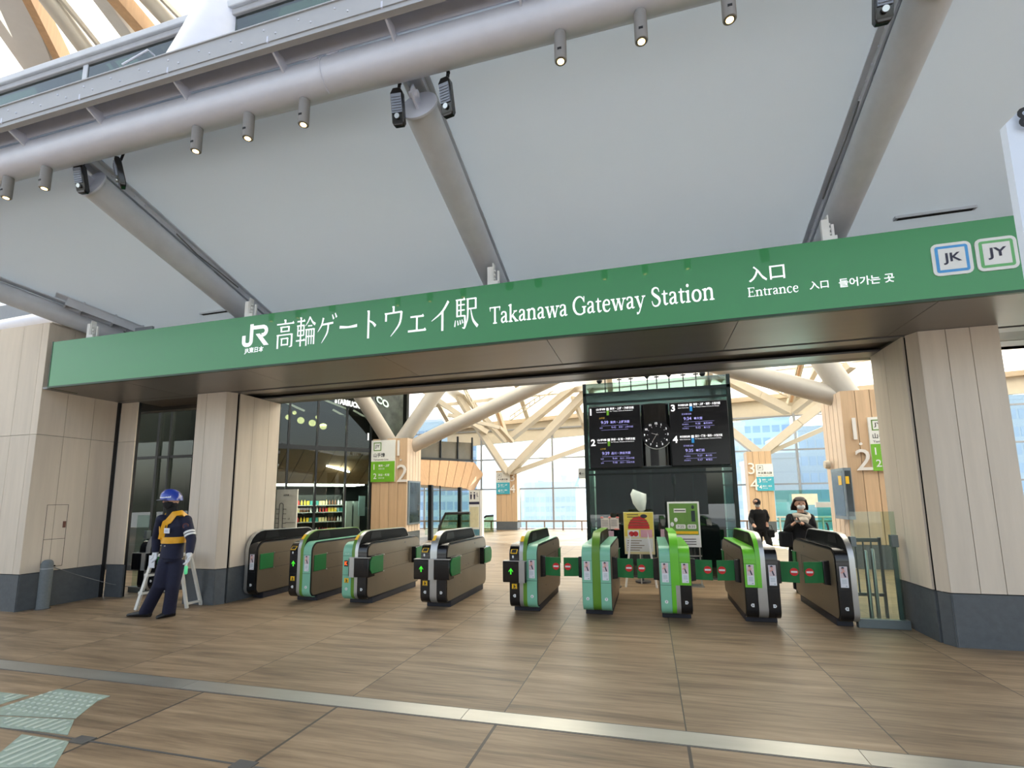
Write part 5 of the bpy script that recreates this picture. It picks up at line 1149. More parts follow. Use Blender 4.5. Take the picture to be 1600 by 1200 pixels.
for x in (x0+.02, x1-.04):
    b = MB(); b.box(x, x+.02, PYY+.005, PYY+.025, 0, z0); b.build('leg', M_STEEL, t, smooth=0)
b = MB(); b.box(x0, x1, PYY+.005, PYY+.025, z0-.16, z0-.14); b.build('cross_bar', M_STEEL, t, smooth=0); b = MB(); b.box(x0, x1, PYY-.12, PYY+.15, 0, .02); b.build('foot', M_STEEL, t, smooth=0)
PYY = 8.9
x0, x1, z0, z1 = xp(939, 820, PYY), xp(967, 820, PYY), zp(953, 827, PYY), zp(953, 809, PYY)
t = thing('notice_stand', ((x0+x1)/2, PYY, 0), 'small pale double notice on a thin stand left of the yellow poster', 'notice')
b = MB(); b.box(x0, (x0+x1)/2-.004, PYY, PYY+.015, z0, z1); b.box((x0+x1)/2+.004, x1, PYY, PYY+.015, z0, z1); o = b.build('sheet', mat('pale_pinkish_paper', (220, 206, 192), .6), t, smooth=0)
d = MB()
for x in (x0+.02, x1-.02, (x0+x1)/2): d.ball((x, PYY+.0, z1+.005), (.03, .012, .014), 10, 6)
d.ball((x1-.04, PYY, z0), (.05, .012, .012), 10, 6); d.build('pink_clip', mat('salmon_clip', (220, 120, 110), .5), o)
d = MB()
for k in range(4): d.box(x0+.02, (x0+x1)/2-.03, PYY-.003, PYY, z1-.05-.03*k, z1-.045-.03*k); d.box((x0+x1)/2+.02, x1-.03, PYY-.003, PYY, z1-.05-.03*k, z1-.045-.03*k)
d.build('print_pattern', M_TXT, o, smooth=0)
b = MB(); b.box(x0+.02, x0+.22, PYY+.003, PYY+.015, z0-.16, z0-.03); b.build('lower_card', mat('dusty_pink_card', (196, 160, 166), .6), t, smooth=0)
b = MB(); b.tube(((x0+x1)/2, PYY+.03, 0), ((x0+x1)/2, PYY+.03, z1-.02), .014); b.build('pole', M_DKST, t); b = MB(); b.path([((x0+x1)/2, PYY+.03, 0), ((x0+x1)/2, PYY+.03, .02)], .16, 24); b.build('base', M_DKST, t)
x = xp(1035, 830, 8.95); b = MB(); b.box(x-.03, x+.035, 8.95, 8.965, zp(1035, 843, 8.95), zp(1035, 827, 8.95)); b.tube((x, 8.98, 0), (x, 8.98, zp(1035, 830, 8.95)), .01); tag(b.build('card_stand', mat('dusty_pink_card', (196, 160, 166), .6)), 'small pink card on a thin stand beside the green poster stand', 'notice')
# white wrapped bundle behind the yellow poster
p = PY(999, 780, 9.5); b = MB()
b.path([(p.x+.02, 9.5, zp(1003, 800, 9.5)), (p.x+.03, 9.5, zp(1003, 797, 9.5)), (p.x-.0, 9.5, zp(998, 785, 9.5)), (p.x-.02, 9.5, zp(998, 772, 9.5)), (p.x-.0, 9.5, zp(998, 768, 9.5))], [(.03, .03), (.07, .07), (.13, .12), (.15, .12), (.13, .10)], 9)
o = b.build('plastic_cover', mat('white_plastic_sheet', (226, 238, 230), .4, var=.05, bump=.4), smooth=50); tag(o, 'white plastic wrapped bundle on a pole above the yellow poster', 'bundle')
b = MB(); b.tube((p.x, 9.5, 0), (p.x, 9.5, zp(1003, 800, 9.5)+.02), .02); ROOTM[o.name] = Matrix.Identity(4); b.build('pole', M_DKST, o); b = MB(); b.path([(p.x, 9.5, 0), (p.x, 9.5, .03)], .14, 20); b.build('base', M_DKST, o)
# ------------------------------------------------------------------ side passage glazing (left, behind the guard)
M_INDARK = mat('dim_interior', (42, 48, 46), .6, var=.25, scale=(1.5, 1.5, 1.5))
t = thing('glazed_screen', (-10, 9.0, 0), 'tall dark glazed screen seen behind the guard in the side passage', 'glazing')
b = MB()
for x, w_ in ((-12.6, .10), (-11.35, .07), (-10.98, .05), (-9.6, .07), (-8.3, .07)): b.box(x-w_/2, x+w_/2, 8.95, 9.05, 0, 4.4)
b.box(-12.6, -7.9, 8.95, 9.05, 0, .12); b.box(-12.6, -7.9, 8.96, 9.04, 2.62, 2.68); b.build('frame', M_MULLD, t, smooth=0)
b = MB(); b.box(-12.6, -7.9, 9.0, 9.008, .12, 4.4); b.build('pane', M_SHOPG, t, smooth=0)
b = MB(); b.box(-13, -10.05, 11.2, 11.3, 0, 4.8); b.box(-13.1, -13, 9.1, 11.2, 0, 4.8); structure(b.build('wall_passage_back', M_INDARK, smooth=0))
b = MB(); b.box(-11.95, -11.55, 11.1, 11.18, 1.55, 2.35); o = tag(b.build('pink_poster', mat('magenta_poster', (196, 60, 120), .5, var=.3, scale=(5, 5, 5)), smooth=0), 'pink poster behind the dark glass left of the guard', 'poster')
b = MB(); b.box(-12.4, -12.05, 11.1, 11.18, 1.45, 2.45); tag(b.build('pale_poster', mat('yellowed_poster', (196, 186, 140), .5, var=.2, scale=(5, 5, 5)), smooth=0), 'pale poster at the left of the pink one, behind dark glass', 'poster')
b = MB(); b.box(-10.6, -9.9, 11.1, 11.18, 2.0, 3.0); tag(b.build('teal_screen', mat('teal_lit_panel', (78, 120, 118), .4, var=.3, scale=(3, 1, 3), emit=.08), smooth=0), 'teal panel above and behind the guard, seen through dark glass', 'screen')
# ------------------------------------------------------------------ shop with mezzanine cafe (left of the cedar column)
A_, B_ = V((-11.45, 12.62, 0)), V((-9.2, 15.25, 0)); dS = (B_-A_).normalized(); lS = (B_-A_).length; nS = V((-dS.y, dS.x, 0))   # nS points into the shop
def S(s, z, dep=0.): return A_ + dS*s + nS*dep + V((0, 0, z))
def shit(x, y, dep=0.):
    """point of the shop's vertical plane (set back by dep) seen at a picture position"""
    d = ray(x, y); o = A_+nS*dep; k = (o-CAM).dot(nS)/d.dot(nS); p = CAM+d*k; return (p-A_).dot(dS), p.z
def sbox(b, s0, s1, d0, d1, z0, z1):
    b.rings([[S(s0, z, d0), S(s1, z, d0), S(s1, z, d1), S(s0, z, d1)] for z in (z0, z1)])
zT = shit(505, 699)[1]; zB = shit(505, 751)[1]; zM = shit(500, 645)[1]
shop = thing('glazed_storefront', S(1.5, 0), 'dark glazed shop front with mezzanine left of the cedar column', 'shop front')
b = MB()
for px in (449, 494, 540, 578):
    s, z = shit(px, 720); sbox(b, s-.03, s+.03, -.05, .05, 0, 6.6)
sbox(b, -.2, lS, -.04, .04, zT-.10, zT+.04); sbox(b, -.2, lS, -.04, .04, 0, .1); b.build('frame', M_MULLD, shop, smooth=0)
b = MB(); sbox(b, -.2, lS, -.004, .004, .1, 6.6); b.build('glass', M_SHOPG, shop, smooth=0)
b = MB(); sbox(b, -.2, lS+.4, .02, .03, zT+.04, zM); b.build('mezzanine_balustrade', glassmat('smoked_balustrade', (176, 182, 178), -1.), shop, smooth=0)
# slanting cedar soffit inside
s0, s1 = -.4, lS+.5; b = MB(); n = 9; dd = 1.5; zb = zB-.05
for i in range(n):
    a = s0+(s1-s0)*i/n; c = s0+(s1-s0)*(i+1)/n; b.rings([[S(a+.012, zT-.10, .08), S(c-.012, zT-.10, .08), S(c-.012-.25, zb, dd), S(a+.012-.25, zb, dd)], [S(a+.012, zT-.06, .08), S(c-.012, zT-.06, .08), S(c-.012-.25, zb+.04, dd), S(a+.012-.25, zb+.04, dd)]])
b.build('cedar_soffit', mat('shaded_cedar', (176, 146, 112), .6, var=.1, scale=(8, 8, 8), island=.05), shop, smooth=0)
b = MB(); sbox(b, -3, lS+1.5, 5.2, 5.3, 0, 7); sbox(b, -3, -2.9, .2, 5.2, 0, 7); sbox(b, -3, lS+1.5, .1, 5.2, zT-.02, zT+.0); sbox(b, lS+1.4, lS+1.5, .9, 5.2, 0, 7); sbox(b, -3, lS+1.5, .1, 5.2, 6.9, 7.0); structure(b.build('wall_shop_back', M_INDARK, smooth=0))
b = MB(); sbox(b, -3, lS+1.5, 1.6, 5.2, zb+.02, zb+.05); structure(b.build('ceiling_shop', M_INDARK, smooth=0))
M_TUBE = mat('white_tube_light', (250, 250, 240), .4, emit=16.)
for i in range(3):
    b = MB(); sbox(b, -.3, lS+.1, 1.75+.55*i, 1.83+.55*i, zb-.05, zb+.0); tag(b.build('tube_light', M_TUBE, smooth=0), 'long white tube light under the shop ceiling, '+('nearest the glass', 'second from the glass', 'farthest from the glass')[i], 'lamp', 'shop ceiling lights')
t = thing('ceiling_light', S(2.0, zT, .6), 'bright white light bar glowing through the cedar soffit of the shop', 'lamp')
s, z = shit(530, 733, .8); b = MB(); b.bar(S(s-.45, z+.10, .7), S(s+.35, z-.09, .8), .10, .05); b.build('light_bar', M_TUBE, t, smooth=0)
# goods on shelves
M_PACK = [mat('pack_%s' % n, c, .5) for n, c in (('white', (226, 224, 216)), ('red', (190, 50, 46)), ('yellow', (222, 190, 60)), ('teal', (60, 140, 130)), ('cream', (226, 206, 150)), ('brown', (120, 80, 54)))]
def shelf_unit(sa, sc, dep, label, zz):
    t = thing('shop_shelf', S((sa+sc)/2, 0, dep), label, 'shelf', 'shelves in the shop')
    b = MB(); sbox(b, sa, sc, dep+.36, dep+.40, 0, max(zz)+.38); b.build('back_panel', M_INDARK, t, smooth=0)
    for z in zz: b = MB(); sbox(b, sa, sc, dep, dep+.36, z-.03, z); b.build('shelf_board', mat('grey_shelf', (150, 156, 152), .5), t, smooth=0)
DP = 2.6
sa, _ = shit(449, 790, DP); sc, _ = shit(537, 790, DP)
zz = [shit(500, y, DP)[1] for y in (832, 815, 800, 789)]
shelf_unit(sa, sc, DP, 'shop shelf packed with bottles and packets behind the glass', zz)
def bottle_mesh():
    m = MB(); m.path([(0, 0, 0), (0, 0, .12), (0, 0, .15), (0, 0, .155), (0, 0, .185)], [.034, .034, .014, .013, .013], 10); return m
def pack_mesh():
    m = MB(); m.box(-.045, .045, -.03, .03, 0, .15); return m
protos = []
rows = ['top shelf', 'second shelf', 'third shelf', 'bottom shelf']
for i, z in enumerate(reversed(zz)):
    n = 18
    for k in range(n):
        s = sa+.06+(sc-sa-.12)*k/(n-1); col = (i*3+k//3+(k*k) % 3) % 6; kind = (i+k//6) % 2
        key = (kind, col); found = [p for p in protos if p[0] == key]
        lab = ('bottle' if kind == 0 else 'packet')+' among the goods on the %s of the shop' % rows[i]
        if not found:
            o = (bottle_mesh() if kind == 0 else pack_mesh()).build('bottle' if kind == 0 else 'packet', M_PACK[col]); protos.append((key, o))
        else: o = found[0][1].copy(); COL.objects.link(o)
        o.location = S(s, z+.003, DP+.12); o.rotation_euler = (0, 0, math.atan2(dS.y, dS.x)); tag(o, lab, 'bottle' if kind == 0 else 'packet', 'goods on the '+rows[i])
b = MB()
for px in (546, 558): s, _ = shit(px, 800, 2.2); sbox(b, s-.13, s+.10, 2.2, 2.6, 0, shit(px, 783, 2.2)[1])
tag(b.build('cabinet', mat('pale_fridge', (176, 190, 184), .4, var=.1), smooth=0), 'pale twin cabinets behind the shop glass beside the cedar column', 'cabinet')
b = MB(); s, z = shit(566, 775, 2.0); s2, z2 = shit(566, 806, 2.0); sbox(b, s-.12, s+.12, 2.0, 2.04, z2, z); tag(b.build('hanging_banner', mat('pale_teal_banner', (150, 184, 186), .5), smooth=0), 'pale teal panel in the shop nearest the cedar column', 'banner')
# line map sign standing before the shop
P0, P1, P2 = PY(432, 765, 11.9), PY(465, 765, 11.9), PY(449, 842, 11.9)
t = thing('route_map_sign', (P0.x, 11.9, 0), 'upright pale route map sign standing in front of the shop glass', 'sign')
b = MB(); b.box(P0.x, P1.x, 11.9, 11.94, P2.z-.5, P0.z); o = b.build('panel', mat('pale_grey_sign', (206, 206, 198), .5), t, smooth=0)
W = P1.x-P0.x; H = P0.z-P2.z+.5; d = MB()
cxm = P0.x+W*.28
d.path([(cxm-W*.09, 11.895, P2.z-.4)]+[(cxm+W*.09*math.cos(a), 11.895, P0.z-H*.24+W*.09*math.sin(a)) for a in [math.pi-math.pi*i/8 for i in range(9)]]+[(cxm+W*.09, 11.895, P2.z-.4)], .008, 6)
for k in range(9):
    z = P0.z-H*(.30+.07*k)
    for s in (-1, 1): d.box(cxm+s*W*.10, cxm+s*W*.24, 11.894, 11.9, z, z+.012)
put_text(d, '山手線', (P0.x+W*.36, 11.898, P0.z-H*.10), RT, UP, height=.06, bold=.02); put_text(d, '1F', (P0.x+W*.62, 11.898, P0.z-H*.46), RT, UP, height=.06); put_text(d, '2F', (P0.x+W*.62, 11.898, P0.z-H*.64), RT, UP, height=.06)
d.box(P0.x+W*.5, P0.x+W*.95, 11.894, 11.9, P0.z-H*.50, P0.z-H*.495)
d.build('map_print', M_TXT, o, smooth=0)
b = MB(); b.box(P0.x, P1.x, 11.85, 12.0, 0, .04); b.box(P0.x+.04, P1.x-.04, 11.905, 11.935, .04, P2.z-.5); b.build('stand', M_DKST, t, smooth=0)
# cafe pendant lamps, roof lines and the lettering above
M_GLOBE = mat('glowing_globe', (250, 232, 170), .4, emit=6.)
for i, (px, py, r) in enumerate(((432, 647, .09), (450, 652, .09), (470, 657, .12), (488, 661, .12), (505, 666, .12), (460, 645, .07), (496, 652, .07))):
    s, z = shit(px, py, 1.6); t = thing('pendant_lamp', S(s, z, 1.6), 'round glowing pendant lamp of the mezzanine cafe, '+['first from the left', 'second from the left in the front row', 'third from the left, large', 'fourth from the left, large', 'rightmost large one', 'small one at the left behind', 'small one at the right behind'][i], 'lamp', 'pendant lamps of the cafe')
    b = MB(); b.ball(S(s, z, 1.6), r, 16, 10); b.build('globe', M_GLOBE, t)
    b = MB(); b.tube(S(s, z+r*.9, 1.6), S(s, 6.9, 1.6), .008, seg=6); b.build('cord', M_DARK, t)
for i, (x0, y0, x1, y1) in enumerate(((438, 625, 476, 642), (500, 622, 545, 640), (520, 640, 546, 654), (552, 641, 578, 656))):
    a, za = shit(x0, y0, 1.2); c, zc = shit(x1, y1, 1.2); b = MB(); b.bar(S(a, za, 1.2), S(c, zc, 1.2), .05, .06); tag(b.build('light_rail', mat('pale_glow_rail', (214, 214, 200), .4, emit=.35), smooth=0), ['pale light rail at the upper left of the cafe glass', 'pale light rail left of the lettering above the cafe', 'pale light rail below the lettering above the cafe', 'pale light rail beside the leaning strut behind the cafe glass'][i], 'lamp', 'light rails of the cafe')
a, za = shit(523, 626, -.08); c, zc = shit(562, 635, -.08); b = MB(); dv = (S(c, zc, -.08)-S(a, za, -.08)); put_text(b, 'STARBUCKS', S(a, za-.08, -.08), dv, UP, width=dv.length*1.08, height=.20, bold=.05); o = tag(b.build('shop_lettering', mat('lit_white_letters', (244, 246, 244), .4, emit=.8), smooth=0), 'white shop name lettering high on the glass of the mezzanine cafe', 'lettering')
a, za = shit(588, 628, -.08); b = MB(); dv2 = V((dS.x, dS.y, -.45)); put_text(b, 'CO', S(a, za, -.08), dv2, UP, height=.26, bold=.04); tag(b.build('round_lettering', mat('pale_green_letters', (190, 220, 200), .4, emit=.4), smooth=0), 'pale green letters on the glass to the right of the leaning strut', 'lettering')
s, z = shit(574, 688, -.06); b = MB(); put_text(b, '1', S(s, z, -.06), dS, UP, height=.26, bold=.03); tag(b.build('window_numeral', M_LETTER, smooth=0), 'white numeral one on the glass beside the cedar column', 'numeral')
# upper part of the glass wall right of the strut
b = MB(); sbox(b, lS, lS+.9, -.02, .02, 3.4, 6.6); b.build('glass_wing', mat('dark_cafe_wing', (58, 66, 60), .25, var=.5, scale=(3, 3, 3)), shop, smooth=0)
# ------------------------------------------------------------------ cedar-lined mezzanine box behind the left column
t = thing('mezzanine_box', PY(700, 740, 20), 'cedar lined hanging box with dark glass balustrade right of the left cedar column', 'balcony')
pt = [PY(655, 718, 18), PY(740, 723, 21.5), PY(754, 741, 21), PY(733, 767, 20.5), PY(685, 760, 18.8), PY(655, 757, 17.5)]
b = MB(); bk = V((-1.1, .5, .0))
fr = [PY(655, 718, 18), PY(740, 723, 21.5), PY(728, 764, 20.2), PY(655, 758, 17.5)]
n = 6
for i in range(n):
    f0, f1 = i/n+.006, (i+1)/n-.006
    q = [fr[0].lerp(fr[1], f0), fr[0].lerp(fr[1], f1), fr[3].lerp(fr[2], f1), fr[3].lerp(fr[2], f0)]
    b.slab(q, .05, -.05)
b.build('cedar_soffit', M_TIMBER, t, smooth=0)
b = MB(); e = [PY(740, 723, 21.5), PY(754, 741, 22.5), PY(738, 768, 21.5), PY(728, 764, 20.2)]; b.slab(e, .05, -.05); b.build('end_cladding', M_TIMBER, t, smooth=0)
b = MB(); b.rings([[p for p in (fr[3]+V((0, .1, 0)), fr[2]+V((0, .1, 0)), fr[2]+bk, fr[3]+bk)], [p+V((0, 0, .06)) for p in (fr[3]+V((0, .1, 0)), fr[2]+V((0, .1, 0)), fr[2]+bk, fr[3]+bk)]]); b.build('underside', M_CREAM, t, smooth=0)
gp = [PY(655, 716, 18), PY(738, 720, 21.5), PY(738, 692, 21.5), PY(655, 688, 18)]
b = MB(); b.slab(gp, .02, -.02); b.build('glass_balustrade', mat('smoky_brown_glass', (96, 92, 84), .2, var=.2, scale=(1, 1, 1)), t, smooth=0)
for px in (685, 712, 737):
    f = (px-655)/83; p = gp[0].lerp(gp[1], f); q = gp[3].lerp(gp[2], f); b = MB(); b.bar(p+V((.03, -.03, -.1)), q+V((.03, -.03, .25)), .07, .07); b.build('post', M_MULLD, t, smooth=0)
b = MB(); b.bar(gp[0]+V((.03, -.03, 0)), gp[1]+V((.03, -.03, 0)), .08, .10); b.build('edge_beam', M_MULLD, t, smooth=0)
# glass screen, escalator balustrades, pictogram pylon at the left rear
t = thing('glass_partition', PY(680, 800, 17), 'pale green glass partition with dark posts behind the third ticket gate from the left', 'glazing')
q = [PY(664, 836, 17.5), PY(735, 832, 20), PY(735, 770, 20), PY(664, 765, 17.5)]
b = MB(); b.slab(q, .012); b.build('pane', M_GLASSC, t, smooth=0)
for px, w_ in ((672, .16), (686, .04), (717, .14)):
    f = (px-664)/71; b = MB(); b.bar(q[0].lerp(q[1], f)-V((0, 0, .3)), q[3].lerp(q[2], f)+V((0, 0, .2)), w_, w_); b.build('post', M_MULLD, t, smooth=0)
def escalator(px0, px1, Y, zt, label, col):
    a, c = PY(px0, 800, Y), PY(px1, 800, Y); t = thing('escalator_balustrade', (a.x, Y, 0), label, 'escalator', 'escalator balustrades')
    b = MB(); b.prism([(a.x, .35), (a.x+.25, zt)]+[(c.x, zt), (c.x, .0), (a.x, 0)], 'y', Y, Y+.03); b.build('side_panel', col, t, smooth=0)
    b = MB(); b.path([(a.x-.02, Y+.015, .35), (a.x+.02, Y+.015, .6), (a.x+.25, Y+.015, zt), (c.x, Y+.015, zt+.02)], .05, 8); b.build('handrail', M_MULLD, t)
M_ESC = glassmat('olive_glass', (196, 204, 178), .06)
escalator(686, 734, 16.8, 1.05, 'dark railed escalator balustrade left of the pictogram pylon', M_ESC)
escalator(752, 771, 22.5, .75, 'short escalator balustrade between the pylon and the small left column', M_ESC)
t = thing('pictogram_pylon', PY(742, 838, 19), 'white pylon with toilet pictograms and a pale map, behind the gates', 'sign')
a, c = PY(733, 800, 18.5), PY(749, 800, 18.5); z0, z1 = PY(740, 838, 18.5).z, PY(740, 766, 18.5).z; z0 = max(z0, 0)
b = MB(); b.box(a.x, c.x, 18.5, 18.7, 0, z1); o = b.build('panel', M_SIGNW, t, smooth=0); b = MB(); b.box(c.x+.02, c.x+.12, 18.5, 18.7, 0, z1); b.build('edge_post', M_WHITE, t, smooth=0)
W = c.x-a.x; d = MB(); H = z1
for i, f in enumerate((.12, .45)):
    x = a.x+W*f+.03; d.ball((x, 18.495, z1-.10), (.03, .006, .03), 8, 6); d.prism([(x-.04, z1-.16), (x+.04, z1-.16), (x+.025, z1-.36), (x-.025, z1-.36)], 'y', 18.492, 18.5)
d.path([(a.x+W*.78, 18.495, z1-.10), (a.x+W*.78, 18.495, z1-.25), (a.x+W*.9, 18.495, z1-.25)], .012, 6); d.box(a.x, c.x, 18.494, 18.5, z1-.56, z1-.46); d.build('pictograms', M_NAVY, o, smooth=0)
d = MB(); d.box(a.x+.03, c.x-.03, 18.494, 18.5, .45, z1-.66); d.build('map_field', mat('pale_khaki_map', (206, 200, 166), .5, var=.1, scale=(6, 6, 6)), o, smooth=0); d = MB(); d.box(a.x, c.x, 18.492, 18.5, 0, .38); d.build('blue_foot', mat('muted_blue_band', (86, 132, 150), .5), o, smooth=0)
# right rear: glass well rail round the stairs, teal glass beyond
t = thing('stair_balustrade', PY(1280, 820, 15), 'glass stair balustrade with pale top rail behind the woman', 'balustrade')
M_TEALG = glassmat('teal_glass', (204, 236, 228), .06)
a, c = PY(1276, 786, 15), PY(1325, 786, 15)
b = MB(); b.box(a.x, c.x+1.2, 15, 15.03, .08, 1.22); b.build('pane', M_TEALG, t, smooth=0)
b = MB(); b.box(a.x-.03, c.x+1.2, 14.97, 15.06, 1.22, 1.36); b.build('top_rail', M_SIGNW, t, smooth=0)
b = MB(); b.box(a.x, c.x+1.2, 15.0, 15.05, 0, .08); b.build('kerb', M_MULL, t, smooth=0)
b = MB(); b.path([(a.x+.25, 14.9, .1), (a.x+.18, 14.9, .75), (a.x+.16, 14.9, .82)], .025, 8); b.build('stanchion', M_TXT, t)
t = thing('glass_barrier', PY(1230, 820, 19), 'teal glass barrier along the far windows to the right of the lift', 'balustrade')
a, c = PY(1213, 800, 20.5), PY(1312, 800, 20.5)
b = MB(); b.box(a.x, c.x+3, 20.5, 20.53, .1, 1.75); b.build('pane', M_TEALG, t, smooth=0)
for i in range(5): x = a.x+.1+i*.72; b = MB(); b.box(x-.02, x+.02, 20.46, 20.56, 0, .75); b.build('post', M_CREAM, t, smooth=0)
b = MB(); b.box(a.x, a.x+3.2, 20.44, 20.5, .72, .78); b.build('rail', M_CREAM, t, smooth=0)
b = MB(); a = PY(1242, 776, 20.3); b.box(a.x-.1, a.x+.75, 20.3, 20.32, 1.2, a.z+.1); o = tag(b.build('pale_notice_board', mat('pale_cream_board', (226, 220, 198), .5), smooth=0), 'pale board behind the head of the woman', 'notice')
b = MB(); b.box(a.x+.3, a.x+.34, 20.33, 20.36, 0, 1.3); ROOTM[o.name] = Matrix.Identity(4); b.build('pole', M_MULL, o, smooth=0)
b = MB(); x = PX(1560, 800, 11.9).x; b.box(9.5, 16, 15.0, 15.03, .1, 1.9); b.box(9.5, 16, 14.98, 15.05, 0, .1); tag(b.build('side_glass_barrier', M_TEALG, smooth=0), 'teal glass barrier at the right edge beyond the right wood pier', 'balustrade')
# ------------------------------------------------------------------ city beyond the windows
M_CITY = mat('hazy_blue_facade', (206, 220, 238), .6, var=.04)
def tower(x0, x1, Y, zt, dep, nfl, nb, label, wall, glaz, z0=-8):
    t = thing('city_building', ((x0+x1)/2, Y+dep/2, z0), label, 'building', 'buildings beyond the station windows')
    b = MB(); b.box(x0, x1, Y, Y+dep, z0, zt); b.build('walls', wall, t, smooth=0)
    for k in range(nfl):
        za = z0+2+(zt-.6-z0-2)*(k+.25)/nfl; zc = z0+2+(zt-.6-z0-2)*(k+.8)/nfl; b = MB()
        for i in range(nb):
            a = x0+(x1-x0)*(i+.12)/nb; c = x0+(x1-x0)*(i+.88)/nb; b.box(a, c, Y-.06, Y+.01, za, zc)
        b.build('window_band', glaz, t, smooth=0)
    b = MB(); b.box(x0-.1, x1+.1, Y-.15, Y+dep, zt, zt+.5); b.build('parapet', wall, t, smooth=0)
    return t
M_W1 = mat('haze_paled_facade', (236, 238, 240), .6, var=.03); M_W2 = mat('blue_glass_facade', (204, 222, 242), .3, var=.08, scale=(.2, .2, .5)); M_W3 = mat('slate_blue_window', (176, 196, 224), .3, var=.08); M_W4 = mat('haze_paled_window', (218, 230, 240), .3, var=.06); M_W5 = mat('strong_blue_glass', (160, 186, 240), .3, var=.1, scale=(.3, .3, .8))  # facades lightened so haze and overexposure sit in their colour
def at(x, Y): return PY(x, 780, Y).x
tower(at(752, 75), at(778, 75), 75, PY(765, 672, 75).z, 12, 9, 4, 'tall slate blue apartment tower left of the small left column', M_W4, M_W3)
tower(at(820, 68), at(900, 68), 68, PY(850, 767, 68).z, 14, 6, 10, 'low hazy building with a grid front seen left of the lift', M_W1, M_W4)
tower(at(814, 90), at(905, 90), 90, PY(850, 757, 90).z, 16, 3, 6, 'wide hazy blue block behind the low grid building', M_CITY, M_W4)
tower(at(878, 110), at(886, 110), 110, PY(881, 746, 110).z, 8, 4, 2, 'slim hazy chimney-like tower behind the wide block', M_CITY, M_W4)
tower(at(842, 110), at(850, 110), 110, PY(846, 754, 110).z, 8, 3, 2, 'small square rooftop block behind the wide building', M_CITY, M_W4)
tower(at(1140, 70), at(1172, 70), 70, PY(1155, 665, 70).z, 14, 9, 3, 'narrow pale building between the lift and the small right column', M_W1, M_W4)
tower(at(1168, 80), at(1245, 80), 80, PY(1200, 655, 80).z, 14, 10, 5, 'strong blue glass office block right of the lift', M_W2, M_W5)
tower(at(1198, 50), at(1254, 50), 50, PY(1220, 716, 50).z, 12, 3, 1, 'white curved hall building in front of the blue office block', M_W1, M_W1)
tower(at(1256, 55), at(1350, 55), 55, PY(1290, 672, 55).z, 14, 8, 7, 'pale blue glazed building beside the large right column', M_W4, M_W2)
tower(at(1540, 60), at(1720, 60), 60, PY(1580, 625, 60).z, 14, 9, 10, 'pale blue glazed building seen beyond the right wood pier', M_W4, M_W2)
tower(at(640, 60), at(745, 60), 60, PY(700, 660, 60).z, 14, 9, 9, 'blue grey tower behind the cedar lined box at the left', M_W4, M_W3)
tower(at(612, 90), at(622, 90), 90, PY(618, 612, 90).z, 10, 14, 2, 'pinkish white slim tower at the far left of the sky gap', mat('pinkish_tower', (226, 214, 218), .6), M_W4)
b = MB(); b.bar((at(902, 86), 86, -8), (at(904, 86), 86, 4), .4, .4); b.bar((at(899, 86), 86, 3.2), (at(907, 86), 86, PY(907, 742, 86).z), .35, .35); tag(b.build('tower_crane', M_W3, smooth=0), 'thin hazy crane jib on the skyline left of the lift', 'crane')
b = MB(); b.box(-60, 60, 40, 160, -8.3, -8); structure(b.build('ground_city', M_W1, smooth=0))
# ------------------------------------------------------------------ white placard on a pole end at the right edge
t = thing('placard', PY(1595, 300, 1.3), 'white placard board with a black numeral, cut off by the right edge of the picture', 'sign')
Pp = [PY(1562, 203, 1.3), PY(1601, 166, 1.3), PY(1660, 150, 1.3), PY(1720, 440, 1.3), PY(1600, 437, 1.3)]
b = MB(); b.slab(Pp, .02, -.02); b.build('board', mat('white_card_board', (224, 234, 248), .5, var=.03, bump=.2), t, smooth=0)
b = MB(); o_ = PY(1594, 203, 1.272); put_text(b, '8', o_, (1, 0, .1), (-.1, 0, 1), height=.052, bold=.02); b.build('numeral', M_DARK, t, smooth=0)
p = PY(1660, 430, 1.3); b = MB(); b.tube((p.x, 1.3+.03, 0), (p.x, 1.33, p.z+.25), .018); b.build('pole', M_STEEL, t); b = MB(); b.path([(p.x, 1.33, 0), (p.x, 1.33, .03)], .2, 24); b.build('base', M_DKST, t)

# lamps of the shop and the cafe
def lamp(p, e, size, name, col=(1, .9, .72)):
    ld = bpy.data.lights.new(name, 'AREA'); ld.energy = e; ld.size = size; ld.color = col; lo = bpy.data.objects.new(name, ld); COL.objects.link(lo); lo.location = p
for f in (.2, .5, .8): lamp(S(lS*f, zb-.08, 2.2), 26, .5, 'shop_lamp', (1, .98, .92))
for px in (447, 478, 505):
    s, z = shit(px, 655, 1.6); lamp(S(s, z-.2, 1.6), 22, .35, 'cafe_lamp')
